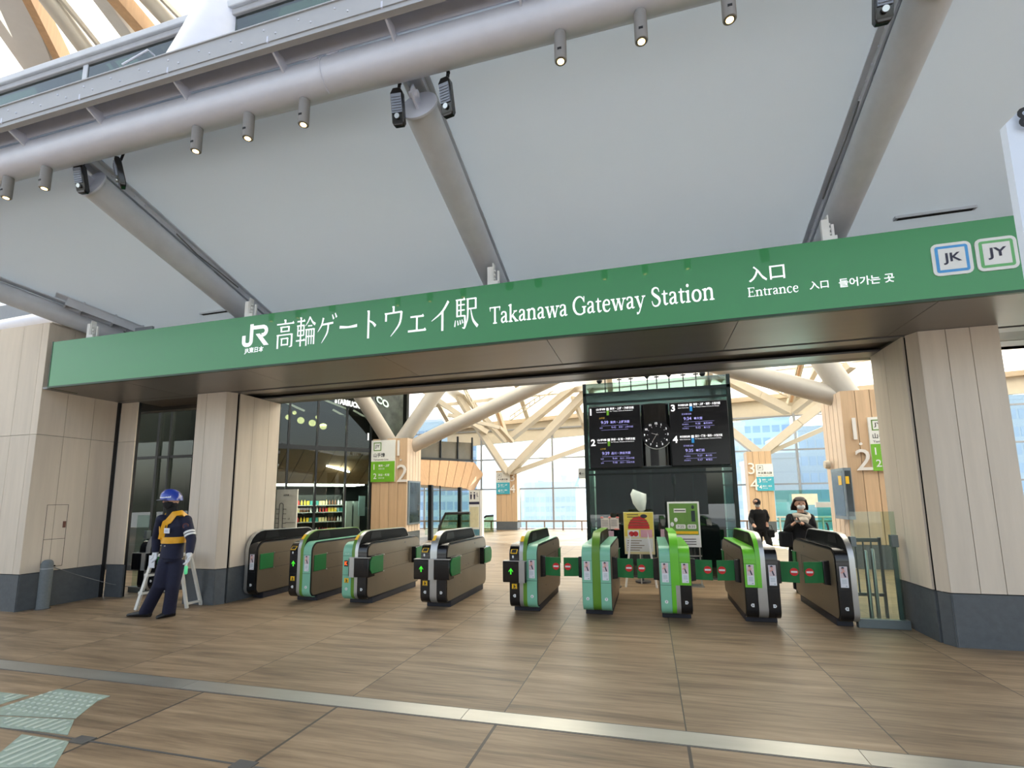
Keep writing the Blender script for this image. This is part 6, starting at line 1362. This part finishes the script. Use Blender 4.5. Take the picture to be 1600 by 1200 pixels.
# ------------------------------------------------------------------ people
M_SKIN = mat('skin', (206, 160, 136), .5, var=.04)
M_NAVYC = mat('navy_uniform_cloth', (19, 23, 50), .8, var=.14, scale=(30, 30, 30), bump=.1)
M_BLKC = mat('black_cloth', (17, 17, 20), .85, var=.2, scale=(30, 30, 30), bump=.1)
M_SHOE = mat('black_shoe_leather', (20, 20, 22), .45)
M_GLOVE = mat('white_glove', (220, 222, 226), .7)
M_VEST = mat('orange_yellow_reflective_vest', (232, 168, 30), .4, var=.08, scale=(20, 20, 20), coat=.3)
def hand(mb, wrist, d, n, k=1., curl=.7, thumb=1):
    """palm, four unequal curled fingers and a thumb; d = direction of the hand, n = out of the palm"""
    d = V(d).normalized(); n = (V(n)-d*V(n).dot(d)).normalized(); s = d.cross(n)
    w = V(wrist)
    mb.path([w-d*.02*k, w+d*.03*k, w+d*.085*k], [(.024*k, .030*k), (.020*k, .040*k), (.016*k, .042*k)], 12, up=n)
    for i, (o, l) in enumerate(((-.030, .070), (-.010, .082), (.010, .078), (.029, .060))):
        b0 = w+d*.08*k+s*o*k; p = [b0]; dd = d
        for j, f in enumerate((.42, .33, .25)):
            dd = (dd+n*curl*(.55+.15*j)).normalized(); p.append(p[-1]+dd*l*f*k)
        mb.path(p, [.0105*k, .010*k, .009*k, .007*k], 8)
    b0 = w+d*.025*k+s*.034*k*thumb; p1 = b0+(d*.6+s*.55*thumb+n*.5).normalized()*.04*k; p2 = p1+(d*.8+n*.6).normalized()*.032*k
    mb.path([w+d*.015*k+s*.015*thumb*k, b0, p1, p2], [.014*k, .013*k, .011*k, .008*k], 8)
def figure(t, J, lat, frt, k, top_m, leg_m, coat=0., sleeve=1., skin_hands=True, shoe=True):
    """body with clothes as children. J: joints; lat: to the figure's side, frt: facing"""
    lat, frt = V(lat).normalized(), V(frt).normalized()
    hc = J['head']; up = (hc-J['neck']).normalized()
    b = MB()
    # head: skull, jaw, nose, ears, neck, then slim trunk and limbs so the body is one surface
    b.ball(hc+up*.025*k, (.078*k, .092*k, .10*k), 20, 14, Matrix((lat, frt, up)).transposed())
    b.ball(hc-up*.045*k+frt*.02*k, (.058*k, .066*k, .07*k), 18, 12, Matrix((lat, frt, up)).transposed())
    b.path([hc+frt*.085*k+up*.02*k, hc+frt*.105*k-up*.02*k], [.010*k, .017*k], 10); b.ball(hc+frt*.085*k-up*.058*k, (.026*k, .01*k, .008*k), 10, 8, Matrix((lat, frt, up)).transposed())
    for s in (-1, 1): b.ball(hc+lat*s*.08*k, (.012*k, .022*k, .032*k), 10, 8, Matrix((lat, frt, up)).transposed())
    b.path([hc-up*.06*k, J['neck'], J['neck']-V((0, 0, .06*k))], [.052*k, .055*k, .07*k], 16)
    b.path([J['neck']-V((0, 0, .02)), J['chest'], J['waist'], J['hip']], [(.06*k, .05*k), (.15*k, .09*k), (.125*k, .085*k), (.14*k, .095*k)], 20, up=lat)
    for s in 'lr':
        b.path([J['sh'+s], J['el'+s], J['wr'+s]], [.045*k, .037*k, .027*k], 12); b.path([J['hip'], J['hp'+s], J['kn'+s], J['an'+s]], [.09*k, .078*k, .052*k, .036*k], 14)
        if skin_hands: hand(b, J['wr'+s], J['hd'+s]-J['wr'+s], J.get('pn'+s, frt), k)
    body = b.build('body', M_SKIN, t, remesh=.011)
    for s in (-1, 1):
        e = MB(); e.ball(hc+frt*.083*k+up*.018*k+lat*s*.031*k, (.013*k, .008*k, .007*k), 10, 6, Matrix((lat, frt, up)).transposed()); e.build('eye', M_TXT, t)
    b = MB()
    b.path([J['neck']-V((0, 0, .0)), J['neck']-V((0, 0, .045*k)), J['neck']-V((0, 0, .10*k)), J['chest'], J['waist'], J['hip']-V((0, 0, .03*k))]+([J['hip']-V((0, 0, coat))] if coat else []),
           [(.07*k, .065*k), (.125*k, .082*k), (.178*k, .105*k), (.185*k, .128*k), (.165*k, .122*k), (.182*k, .132*k)]+([(.215*k, .155*k)] if coat else []), 28, up=lat)
    for s in 'lr':
        sh, el, wr = J['sh'+s], J['el'+s], J['wr'+s]
        b.ball(sh, .074*k, 14, 10); b.path([sh.lerp(J['neck'], .35)-V((0, 0, .03)), sh, sh.lerp(el, .5), el, el.lerp(wr, .5), wr.lerp(el, .02)], [.06*k, .074*k, .068*k, .060*k, .056*k, .046*k], 16)
    jk = b.build('coat' if coat else 'jacket', top_m, t, remesh=.011)
    b = MB()
    b.path([J['waist'], J['hip'], J['hip']-V((0, 0, .08*k))], [(.14*k, .10*k), (.172*k, .122*k), (.15*k, .11*k)], 24, up=lat)
    for s in 'lr':
        hp, kn, an = J['hp'+s], J['kn'+s], J['an'+s]
        b.path([hp+V((0, 0, .03*k)), hp.lerp(kn, .4), kn, kn.lerp(an, .5), an, an-V((0, 0, .035*k))], [(.10*k, .10*k), (.096*k, .098*k), (.080*k, .082*k), (.078*k, .08*k), (.078*k, .082*k), (.074*k, .08*k)], 18, up=lat)
    b.build('trousers', leg_m, t, remesh=.011)
    if shoe:
        for s in 'lr':
            an, to = J['an'+s], J['to'+s]; f = V((to.x-an.x, to.y-an.y, 0)).normalized(); a0 = V((an.x, an.y, 0)); g = V((0, 0, 1)); b = MB(); sd_ = f.cross(g)
            L_ = (V((to.x, to.y, 0))-a0).length
            rings = []
            for q, w_, h_ in ((-.075, .030, .07), (-.06, .040, .10), (0, .044, .105), (L_*.45, .045, .075), (L_*.75, .050, .055), (L_*.95, .040, .042), (L_, .022, .03)):
                c = a0+f*q; rings.append([c+sd_*(w_*k*math.cos(a))+g*max(0, (h_*k*(.5+.5*math.sin(a)))) for a in [2*math.pi*i/14 for i in range(14)]])
            b.rings(rings); b.build('shoe', M_SHOE, t)
    return body
# ---- guard beside the left pier
GY = 5.42
def Jg(x, y, dy=0.): return PY(x, y, GY+dy)
t = thing('person', (Jg(240, 960).x, GY, 0), 'person in a blue helmet, black mask and yellow vest holding a green wand', 'person')
J = dict(head=Jg(268.5, 783), neck=Jg(270, 803), chest=Jg(273, 824), waist=Jg(271, 848), hip=Jg(268, 868),
         shl=Jg(291, 813, .05), ell=Jg(299, 843, .02), wrl=Jg(296, 866, -.06), hdl=Jg(294, 878, -.08), shr=Jg(253, 812, -.10), elr=Jg(245, 840, -.02), wrr=Jg(243, 864, -.04), hdr=Jg(243, 876, -.06),
         hpl=Jg(276, 878, .03), knl=Jg(270, 916, .0), anl=PZ(264, 955, .075), tol=PZ(244, 967, .0), hpr=Jg(261, 877, -.03), knr=Jg(249, 915, -.08), anr=PZ(228, 955, .075), tor=PZ(200, 963, .0))
gl, gf = V((.86, .30, 0)), V((-.34, -.94, 0))
gl = V((.94, -.34, 0))
k = 1.0
figure(t, J, gl, gf, k, M_NAVYC, M_NAVYC, skin_hands=False)
for s in 'lr':
    b = MB(); hand(b, J['wr'+s], J['hd'+s]-J['wr'+s], gf if s == 'l' else gf, 1.0, .9, 1 if s == 'r' else -1)
    b.path([J['wr'+s].lerp(J['el'+s], .12), J['wr'+s], J['wr'+s].lerp(J['hd'+s], .3)], [.040, .037, .03], 14); b.build('glove', M_GLOVE, t)
# black mask and neck warmer
up = (J['head']-J['neck']).normalized(); HM = Matrix((gl, gf, up)).transposed(); hc = J['head']
b = MB(); b.ball(hc-up*.05+gf*.018, (.082, .090, .078), 20, 14, HM); b.path([hc-up*.06, J['neck']+V((0, 0, .01)), J['neck']-V((0, 0, .06)), J['chest']+gf*.10+V((0, 0, .06))], [(.07, .078), (.078, .078), (.095, .09), (.05, .045)], 20, up=gl); b.build('face_mask', M_BLKC, t)
# helmet
M_HELM = mat('blue_helmet_shell', (36, 66, 170), .2, var=.05, coat=.8)
b = MB(); rings = []
for a in range(-12, 91, 8):
    r = math.cos(math.radians(a)); z = math.sin(math.radians(a)); rings.append([hc+up*.038+HM @ V((.118*r*math.cos(q), .138*r*math.sin(q), .142*z)) for q in [2*math.pi*i/28 for i in range(28)]])
b.rings(rings[:-1]); o = b.build('helmet', M_HELM, t)
b = MB(); rings = []
for a in range(10, 34, 4):
    r = math.cos(math.radians(a)); z = math.sin(math.radians(a)); rings.append([hc+up*.038+HM @ V((.1205*r*math.cos(q), .1405*r*math.sin(q), .145*z-.018*math.cos(q-1.2))) for q in [math.radians(v) for v in range(20, 220, 8)]])
b.rings(rings, cap=False, closed=False); b.build('white_stripe', mat('silver_white_reflective', (226, 230, 238), .25, coat=.5), o)
b = MB(); b.slab([hc+up*.03+HM @ V((x, y, z)) for x, y, z in ((-.10, .10, 0), (.10, .10, 0), (.07, .162, -.012), (-.07, .162, -.012))], .008); b.build('visor_brim', mat('helmet_brim_grey', (70, 76, 100), .3), o, bevel=.003)
b = MB(); b.path([hc+HM @ V((.095, .03, -.01)), hc+HM @ V((.088, .045, -.06)), hc+HM @ V((.03, .085, -.115))], .007, 6); b.build('chin_strap', M_BLKC, o)
b = MB(); b.ball(hc+HM @ V((0, .078, .004)), (.07, .022, .026), 14, 8, HM); b.build('shaded_brow', mat('brow_skin_in_shade', (120, 92, 84), .6), t)  # shade under the helmet painted as a darker brow patch
# vest: belt band and two straps
b = MB(); bw = J['waist']
b.path([bw+V((0, 0, .00)), bw+V((0, 0, .085))], [(.186, .140), (.190, .143)], 36, cap=True, up=gl); b.build('vest_belt', M_VEST, t)
def strap(p, w_):
    m = MB(); pts = [V(q) for q in p]; R = []
    for i, q in enumerate(pts):
        tt = (pts[min(i+1, len(pts)-1)]-pts[max(i-1, 0)]).normalized(); n = (q-(J['chest']*.5+J['neck']*.5)).normalized(); sd_ = tt.cross(n).normalized()
        R.append([q+sd_*w_+n*.0, q+sd_*w_+n*.012, q-sd_*w_+n*.012, q-sd_*w_])
    m.rings(R); return m
ch, nk = J['chest'], J['neck']
C = lambda a, f, z: V((ch.x, ch.y, 0))+gl*a+gf*f+V((0, 0, z))
zb_, zs = bw.z+.06, nk.z-.035
strap([C(-.03, .140, zb_), C(.02, .142, zb_+.12), C(.07, .138, zb_+.22), C(.105, .118, zs-.06), C(.115, .06, zs+.035), C(.115, -.03, zs+.05), C(.10, -.11, zs-.02), C(.06, -.14, zb_+.15), C(.03, -.14, zb_)], .040).build('vest_strap', M_VEST, t)
strap([C(-.05, .140, zb_), C(-.08, .140, zb_+.12), C(-.105, .132, zb_+.22), C(-.12, .112, zs-.06), C(-.12, .06, zs+.035), C(-.115, -.03, zs+.05), C(-.10, -.11, zs-.02), C(-.06, -.14, zb_+.15), C(-.03, -.14, zb_)], .036).build('vest_strap', M_VEST, t)
b = MB(); p = C(.115, .140, zb_+.115); b.slab([p+gl*-.055+V((0, 0, -.035)), p+gl*.055-gf*.02+V((0, 0, -.035)), p+gl*.055-gf*.02+V((0, 0, .035)), p+gl*-.055+V((0, 0, .035))], .008); o = b.build('name_card', mat('white_name_card', (226, 230, 240), .4), t, smooth=0)
b = MB()
for i in range(2): q = p+gf*.009+gl*(.012-.0)+V((0, 0, -.012+.02*i)); b.bar(q-gl*.035, q+gl*.03-gf*.012, .003, .006)
b.build('print', mat('card_print_blue', (120, 140, 190), .5), o, smooth=0)
b = MB(); a, c = J['shl'], J['ell']
for f in (.60, .74): b.path([a.lerp(c, f), a.lerp(c, f+.09)], [.071, .070], 18)
b.build('armband_stripes', M_WHITE, t)
b = MB(); q = a.lerp(c, .28); n = (gl*.75+gf*.65).normalized(); b.tube(q+n*.062, q+n*.074, .038, seg=20); o = b.build('shoulder_patch', mat('patch_dark_red', (92, 44, 40), .6), t); b = MB(); b.tube(q+n*.074, q+n*.076, .024, seg=16); b.build('patch_centre', mat('patch_navy', (40, 40, 70), .6), o)
b = MB(); q = C(.055, .135, zs-.13); b.tube(q, q+gf*.006, .03, seg=16); b.build('chest_badge', mat('patch_bronze', (84, 62, 44), .5), t)
for dx in (-.04, .085):
    b = MB(); q = V((bw.x, bw.y, bw.z-.03))+gl*dx+gf*.132; b.ball(q, .009, 8, 6); b.build('button', M_STEEL, t)
# wand held in the gloved hand
q = J['hdl']; b = MB(); dn = V((.12, -.1, -1)).normalized()
b.path([q+gf*.02-dn*.03, q+gf*.02+dn*.05], [.014, .014], 12); w_ = tag(b.build('light_wand', M_WHITE), 'short green signal wand in the white gloved hand of the guard', 'wand'); ROOTM[w_.name] = Matrix.Identity(4)
b = MB(); b.path([q+gf*.02+dn*.05, q+gf*.02+dn*.06, q+gf*.02+dn*.15, q+gf*.02+dn*.16], [.016, .021, .020, .012], 14); b.build('tip', mat('pale_green_wand', (96, 214, 150), .35, emit=.15), w_)
# ---- stepladder behind the guard
t = thing('stepladder', (PZ(240, 950).x, 5.9, 0), 'small white A-frame stepladder with black treads standing behind the guard', 'ladder')
M_LADW = mat('off_white_aluminium', (226, 224, 216), .4, metal=.1)
f0, f1 = PZ(212, 953), PZ(314, 945); top0 = PY(241, 866, 5.78); top1 = PY(297, 866, 6.0); dsp = V((.22, .52, 0))
def lleg(p, q, nm='leg'):
    b = MB(); b.bar(p, q, .045, .03, (0, 1, 0)); b.build(nm, M_LADW, t, smooth=0)
f0 = V((f0.x, f0.y, 0)); f1 = V((f1.x, f1.y, 0)); tp0 = V((top0.x, top0.y, .80)); tp1 = V((top1.x, top1.y, .80))
ds = V((.10, .40, 0))
dr = V((.0, -.24, 0))
for o in (V((0, 0, 0)), ds): lleg(f0+o, tp0+o*.7)
for o in (V((0, 0, 0)), dr): lleg(f1+o, tp1+o*.7)
for i, f in enumerate((.30, .62)):
    a = f0.lerp(tp0, f); b = MB(); b.bar(a-V((0, .02, 0)), a+ds*(1-.3*f)+V((0, .02, 0)), .11, .035, (0, 0, 1)); b.build('tread', M_LADW, t, smooth=0); b = MB(); b.bar(a+V((0, 0, .02)), a+ds*(1-.3*f)+V((0, 0, .02)), .10, .008); b.build('tread_mat', M_BLKC, t, smooth=0)
b = MB(); b.bar(tp0+ds*.35-V((.02, 0, .02)), tp1+dr*.35-V((.06, 0, .02)), .26, .035); b.build('platform', M_LADW, t, smooth=0)
b = MB(); a = f1.lerp(tp1, .08); b.bar(a, a+dr, .04, .03); b.build('brace', M_LADW, t, smooth=0)
b = MB(); a = f0.lerp(tp0, .78); b.rings([[a+V((x, y, z)) for x, y in ((0, -.03), (.11, -.03), (.11, -.02), (0, -.02))] for z in (-.02, .16)]); b.build('paper_label', M_STICK, t, smooth=0)
p = PZ(285, 942); b = MB(); b.rings([[V((p.x+x*.36, p.y+.45+y*.12, 0+z)) for x, y in ((-1, -1), (1, -1), (1, 1), (-1, 1))] for z in (.0, .13)]); tag(b.build('kerb_block', M_STONE, bevel=.02), 'low dark grey block on the floor behind the stepladder', 'block')
# ---- woman with phone behind the rightmost gate
WY = 9.05
def Jw(x, y, dy=0.): return PY(x, y, WY+dy)
x0 = Jw(1250, 830).x
t = thing('person', (x0, WY, 0), 'person in a black coat, pale scarf and white mask looking down at a phone', 'person')
J = dict(head=Jw(1250, 788, -.03), neck=Jw(1251, 801), chest=Jw(1251, 816), waist=Jw(1251, 834), hip=Jw(1250, 850),
         shl=Jw(1266, 809), ell=Jw(1272, 830, -.03), wrl=Jw(1254, 818, -.24), hdl=Jw(1245, 815, -.27), shr=Jw(1235, 809), elr=Jw(1229, 830, -.05), wrr=Jw(1238, 820, -.24), hdr=Jw(1245, 814, -.27),
         hpl=V((x0+.09, WY, .80)), knl=V((x0+.10, WY-.02, .45)), anl=V((x0+.11, WY+.02, .075)), tol=V((x0+.13, WY-.17, 0)), hpr=V((x0-.09, WY, .80)), knr=V((x0-.09, WY-.04, .45)), anr=V((x0-.10, WY, .075)), tor=V((x0-.12, WY-.19, 0)), pnl=V((0, -.3, 1)), pnr=V((0, -.3, 1)))
k = .93; gl, gf = V((1, 0, 0)), V((-.05, -1, -.25)).normalized()
figure(t, J, gl, V((-.05, -1, 0)), k, M_BLKC, M_BLKC, coat=.42)
hc = J['head']; up = V((0, -.15, 1)).normalized(); HM = Matrix((gl, V((0, -1, -.15)).normalized(), up)).transposed()
M_HAIR = mat('dark_brown_hair', (44, 30, 26), .5, var=.25, scale=(60, 60, 4))
b = MB(); rings = []
for z, rx, ry, oy in ((.115, .02, .02, 0), (.105, .06, .065, 0), (.07, .092, .10, -.005), (.03, .104, .108, -.015), (-.02, .122, .108, -.03), (-.07, .132, .10, -.045), (-.115, .128, .09, -.05)):
    rings.append([hc+up*.01+HM @ V((rx*math.cos(a), oy+ry*math.sin(a) - (.055 if (z < .04 and math.sin(a) > .35) else 0), z)) for a in [2*math.pi*i/24 for i in range(24)]])
b.rings(rings); b.build('hair', M_HAIR, t)
b = MB(); b.ball(hc-up*.035+HM @ V((0, .05, 0)), (.062, .05, .045), 16, 10, HM); b.build('white_mask', M_WHITE, t)
M_SCARF = mat('cream_knit_scarf', (206, 196, 180), .9, var=.12, scale=(40, 40, 40), bump=.3)
b = MB(); nk = J['neck']
b.path([nk+V((.11*math.cos(a), .10*math.sin(a)-.01, -.05+.015*math.sin(2*a)+.015*math.sin(a))) for a in [2*math.pi*i/16 for i in range(17)]], [(.045, .035)]*17, 10); b.path([nk+V((.0, -.10, -.06)), nk+V((-.01, -.14, -.12)), nk+V((0, -.14, -.20))], [(.06, .035), (.085, .04), (.05, .03)], 12, up=(1, 0, 0)); b.build('scarf', M_SCARF, t)
p = J['hdr']; b = MB(); b.rings([[p+V((x*.038, -.02+y*.07, z+y*.035)) for x, y in ((-1, -1), (1, -1), (1, 1), (-1, 1))] for z in (.012, .022)]); ph = tag(b.build('phone', M_BLACK, bevel=.003), 'dark phone held in both hands by the person in the pale scarf', 'phone')
t2 = thing('shoulder_bag', Jw(1229, 842, -.02), 'black shoulder bag hanging at the hip of the person in the pale scarf', 'bag')
p = Jw(1228, 842, -.10); b = MB(); b.box(p.x-.10, p.x+.10, p.y-.06, p.y+.06, p.z-.13, p.z+.12); b.build('pouch', M_BLKC, t2, bevel=.03)
b = MB(); b.path([p+V((.06, 0, .12)), p+V((.10, -.05, .30)), J['shr']+V((.0, -.06, .06)), J['shr']+V((0, .06, .05)), p+V((.06, .08, .2)), p+V((.05, .02, .12))], .010, 6); b.build('strap', M_BLKC, t2)
# ---- man in black walking up beside the lift
MY = 13.2
def Jm(x, y, dy=0.): return PY(x, y, MY+dy)
x0 = Jm(1187, 830).x
t = thing('person', (x0, MY, 0), 'person all in black with white mask walking with a handbag beside the lift', 'person')
J = dict(head=Jm(1182.5, 787, -.10), neck=Jm(1184.5, 795.5, -.02), chest=Jm(1185.5, 805), waist=Jm(1187, 817), hip=Jm(1188, 826),
         shl=Jm(1195, 800), ell=Jm(1199, 809), wrl=Jm(1197.5, 816, -.05), hdl=Jm(1198.5, 820, -.07), shr=Jm(1176, 800), elr=Jm(1172.5, 811, -.05), wrr=Jm(1177, 819, -.20), hdr=Jm(1179, 822, -.24),
         hpl=V((x0+.13, MY, .74)), knl=V((x0+.16, MY-.16, .42)), anl=V((x0+.16, MY-.10, .075)), tol=V((x0+.15, MY-.32, 0)), hpr=V((x0-.03, MY, .74)), knr=V((x0-.02, MY+.02, .42)), anr=V((x0+.0, MY+.26, .09)), tor=V((x0-.02, MY+.06, 0)))
k = .92; gf = V((-.1, -1, 0)).normalized(); gl = V((1, -.1, 0)).normalized()
figure(t, J, gl, gf, k, M_BLKC, M_BLKC)
hc = J['head']; up = V((0, -.2, 1)).normalized(); HM = Matrix((gl, V((0, -1, -.2)).normalized(), up)).transposed()
b = MB(); rings = []
for a in range(0, 90, 10):
    r = math.cos(math.radians(a)); z = math.sin(math.radians(a)); rings.append([hc+up*.03+HM @ V((.086*r*math.cos(q), .102*r*math.sin(q), .10*z)) for q in [2*math.pi*i/22 for i in range(22)]])
b.rings(rings); b.slab([hc+up*.03+HM @ V(q) for q in ((-.07, .08, 0), (.07, .08, 0), (.05, .15, -.015), (-.05, .15, -.015))], .008); b.build('cap', M_BLKC, t)
b = MB(); b.ball(hc-up*.035+HM @ V((0, .05, 0)), (.058, .046, .042), 16, 10, HM); b.build('white_mask', M_WHITE, t)
p = J['hdl']+V((.06, 0, -.16)); t2 = thing('handbag', (p.x, p.y, p.z-.13), 'black handbag hanging from the hand of the walking person in black', 'bag')
b = MB(); b.box(p.x-.08, p.x+.08, p.y-.11, p.y+.11, p.z-.14, p.z+.05); b.build('pouch', M_BLKC, t2, bevel=.03)
b = MB(); b.path([p+V((-.05, 0, .05)), p+V((-.03, 0, .14)), J['hdl']+V((0, 0, .0)), p+V((.03, 0, .14)), p+V((.05, 0, .05))], .009, 6); b.build('handle', M_BLKC, t2)
# ------------------------------------------------------------------ light and picture settings
w = bpy.data.worlds.new('daylight'); scn.world = w; w.use_nodes = True; nt = w.node_tree
bg = nt.nodes['Background']
sky = nt.nodes.new('ShaderNodeTexSky'); sky.sky_type = 'NISHITA'; sky.sun_disc = False; sky.sun_elevation = math.radians(40); sky.sun_rotation = math.radians(20); sky.air_density = 1.4; sky.dust_density = 3.5; sky.ozone_density = 1.0
hs = nt.nodes.new('ShaderNodeHueSaturation'); hs.inputs['Saturation'].default_value = .55
nt.links.new(sky.outputs[0], hs.inputs['Color']); nt.links.new(hs.outputs[0], bg.inputs[0]); bg.inputs['Strength'].default_value = .30
sd = bpy.data.lights.new('sun', 'SUN'); sd.energy = 8.6; sd.angle = math.radians(.6); sd.color = (1., .965, .92)
so = bpy.data.objects.new('sun', sd); COL.objects.link(so)
sv = V((.28, .85, .48)).normalized()
so.rotation_euler = sv.to_track_quat('Z', 'Y').to_euler()
vs = scn.view_settings; vs.view_transform = 'Standard'; vs.look = 'None'; vs.exposure = 0.56; vs.gamma = 1.; vs.use_curve_mapping = False
scn.cycles.max_bounces = 10; scn.cycles.transparent_max_bounces = 24; scn.cycles.use_denoising = True
scn.cycles.sample_clamp_indirect = 6.
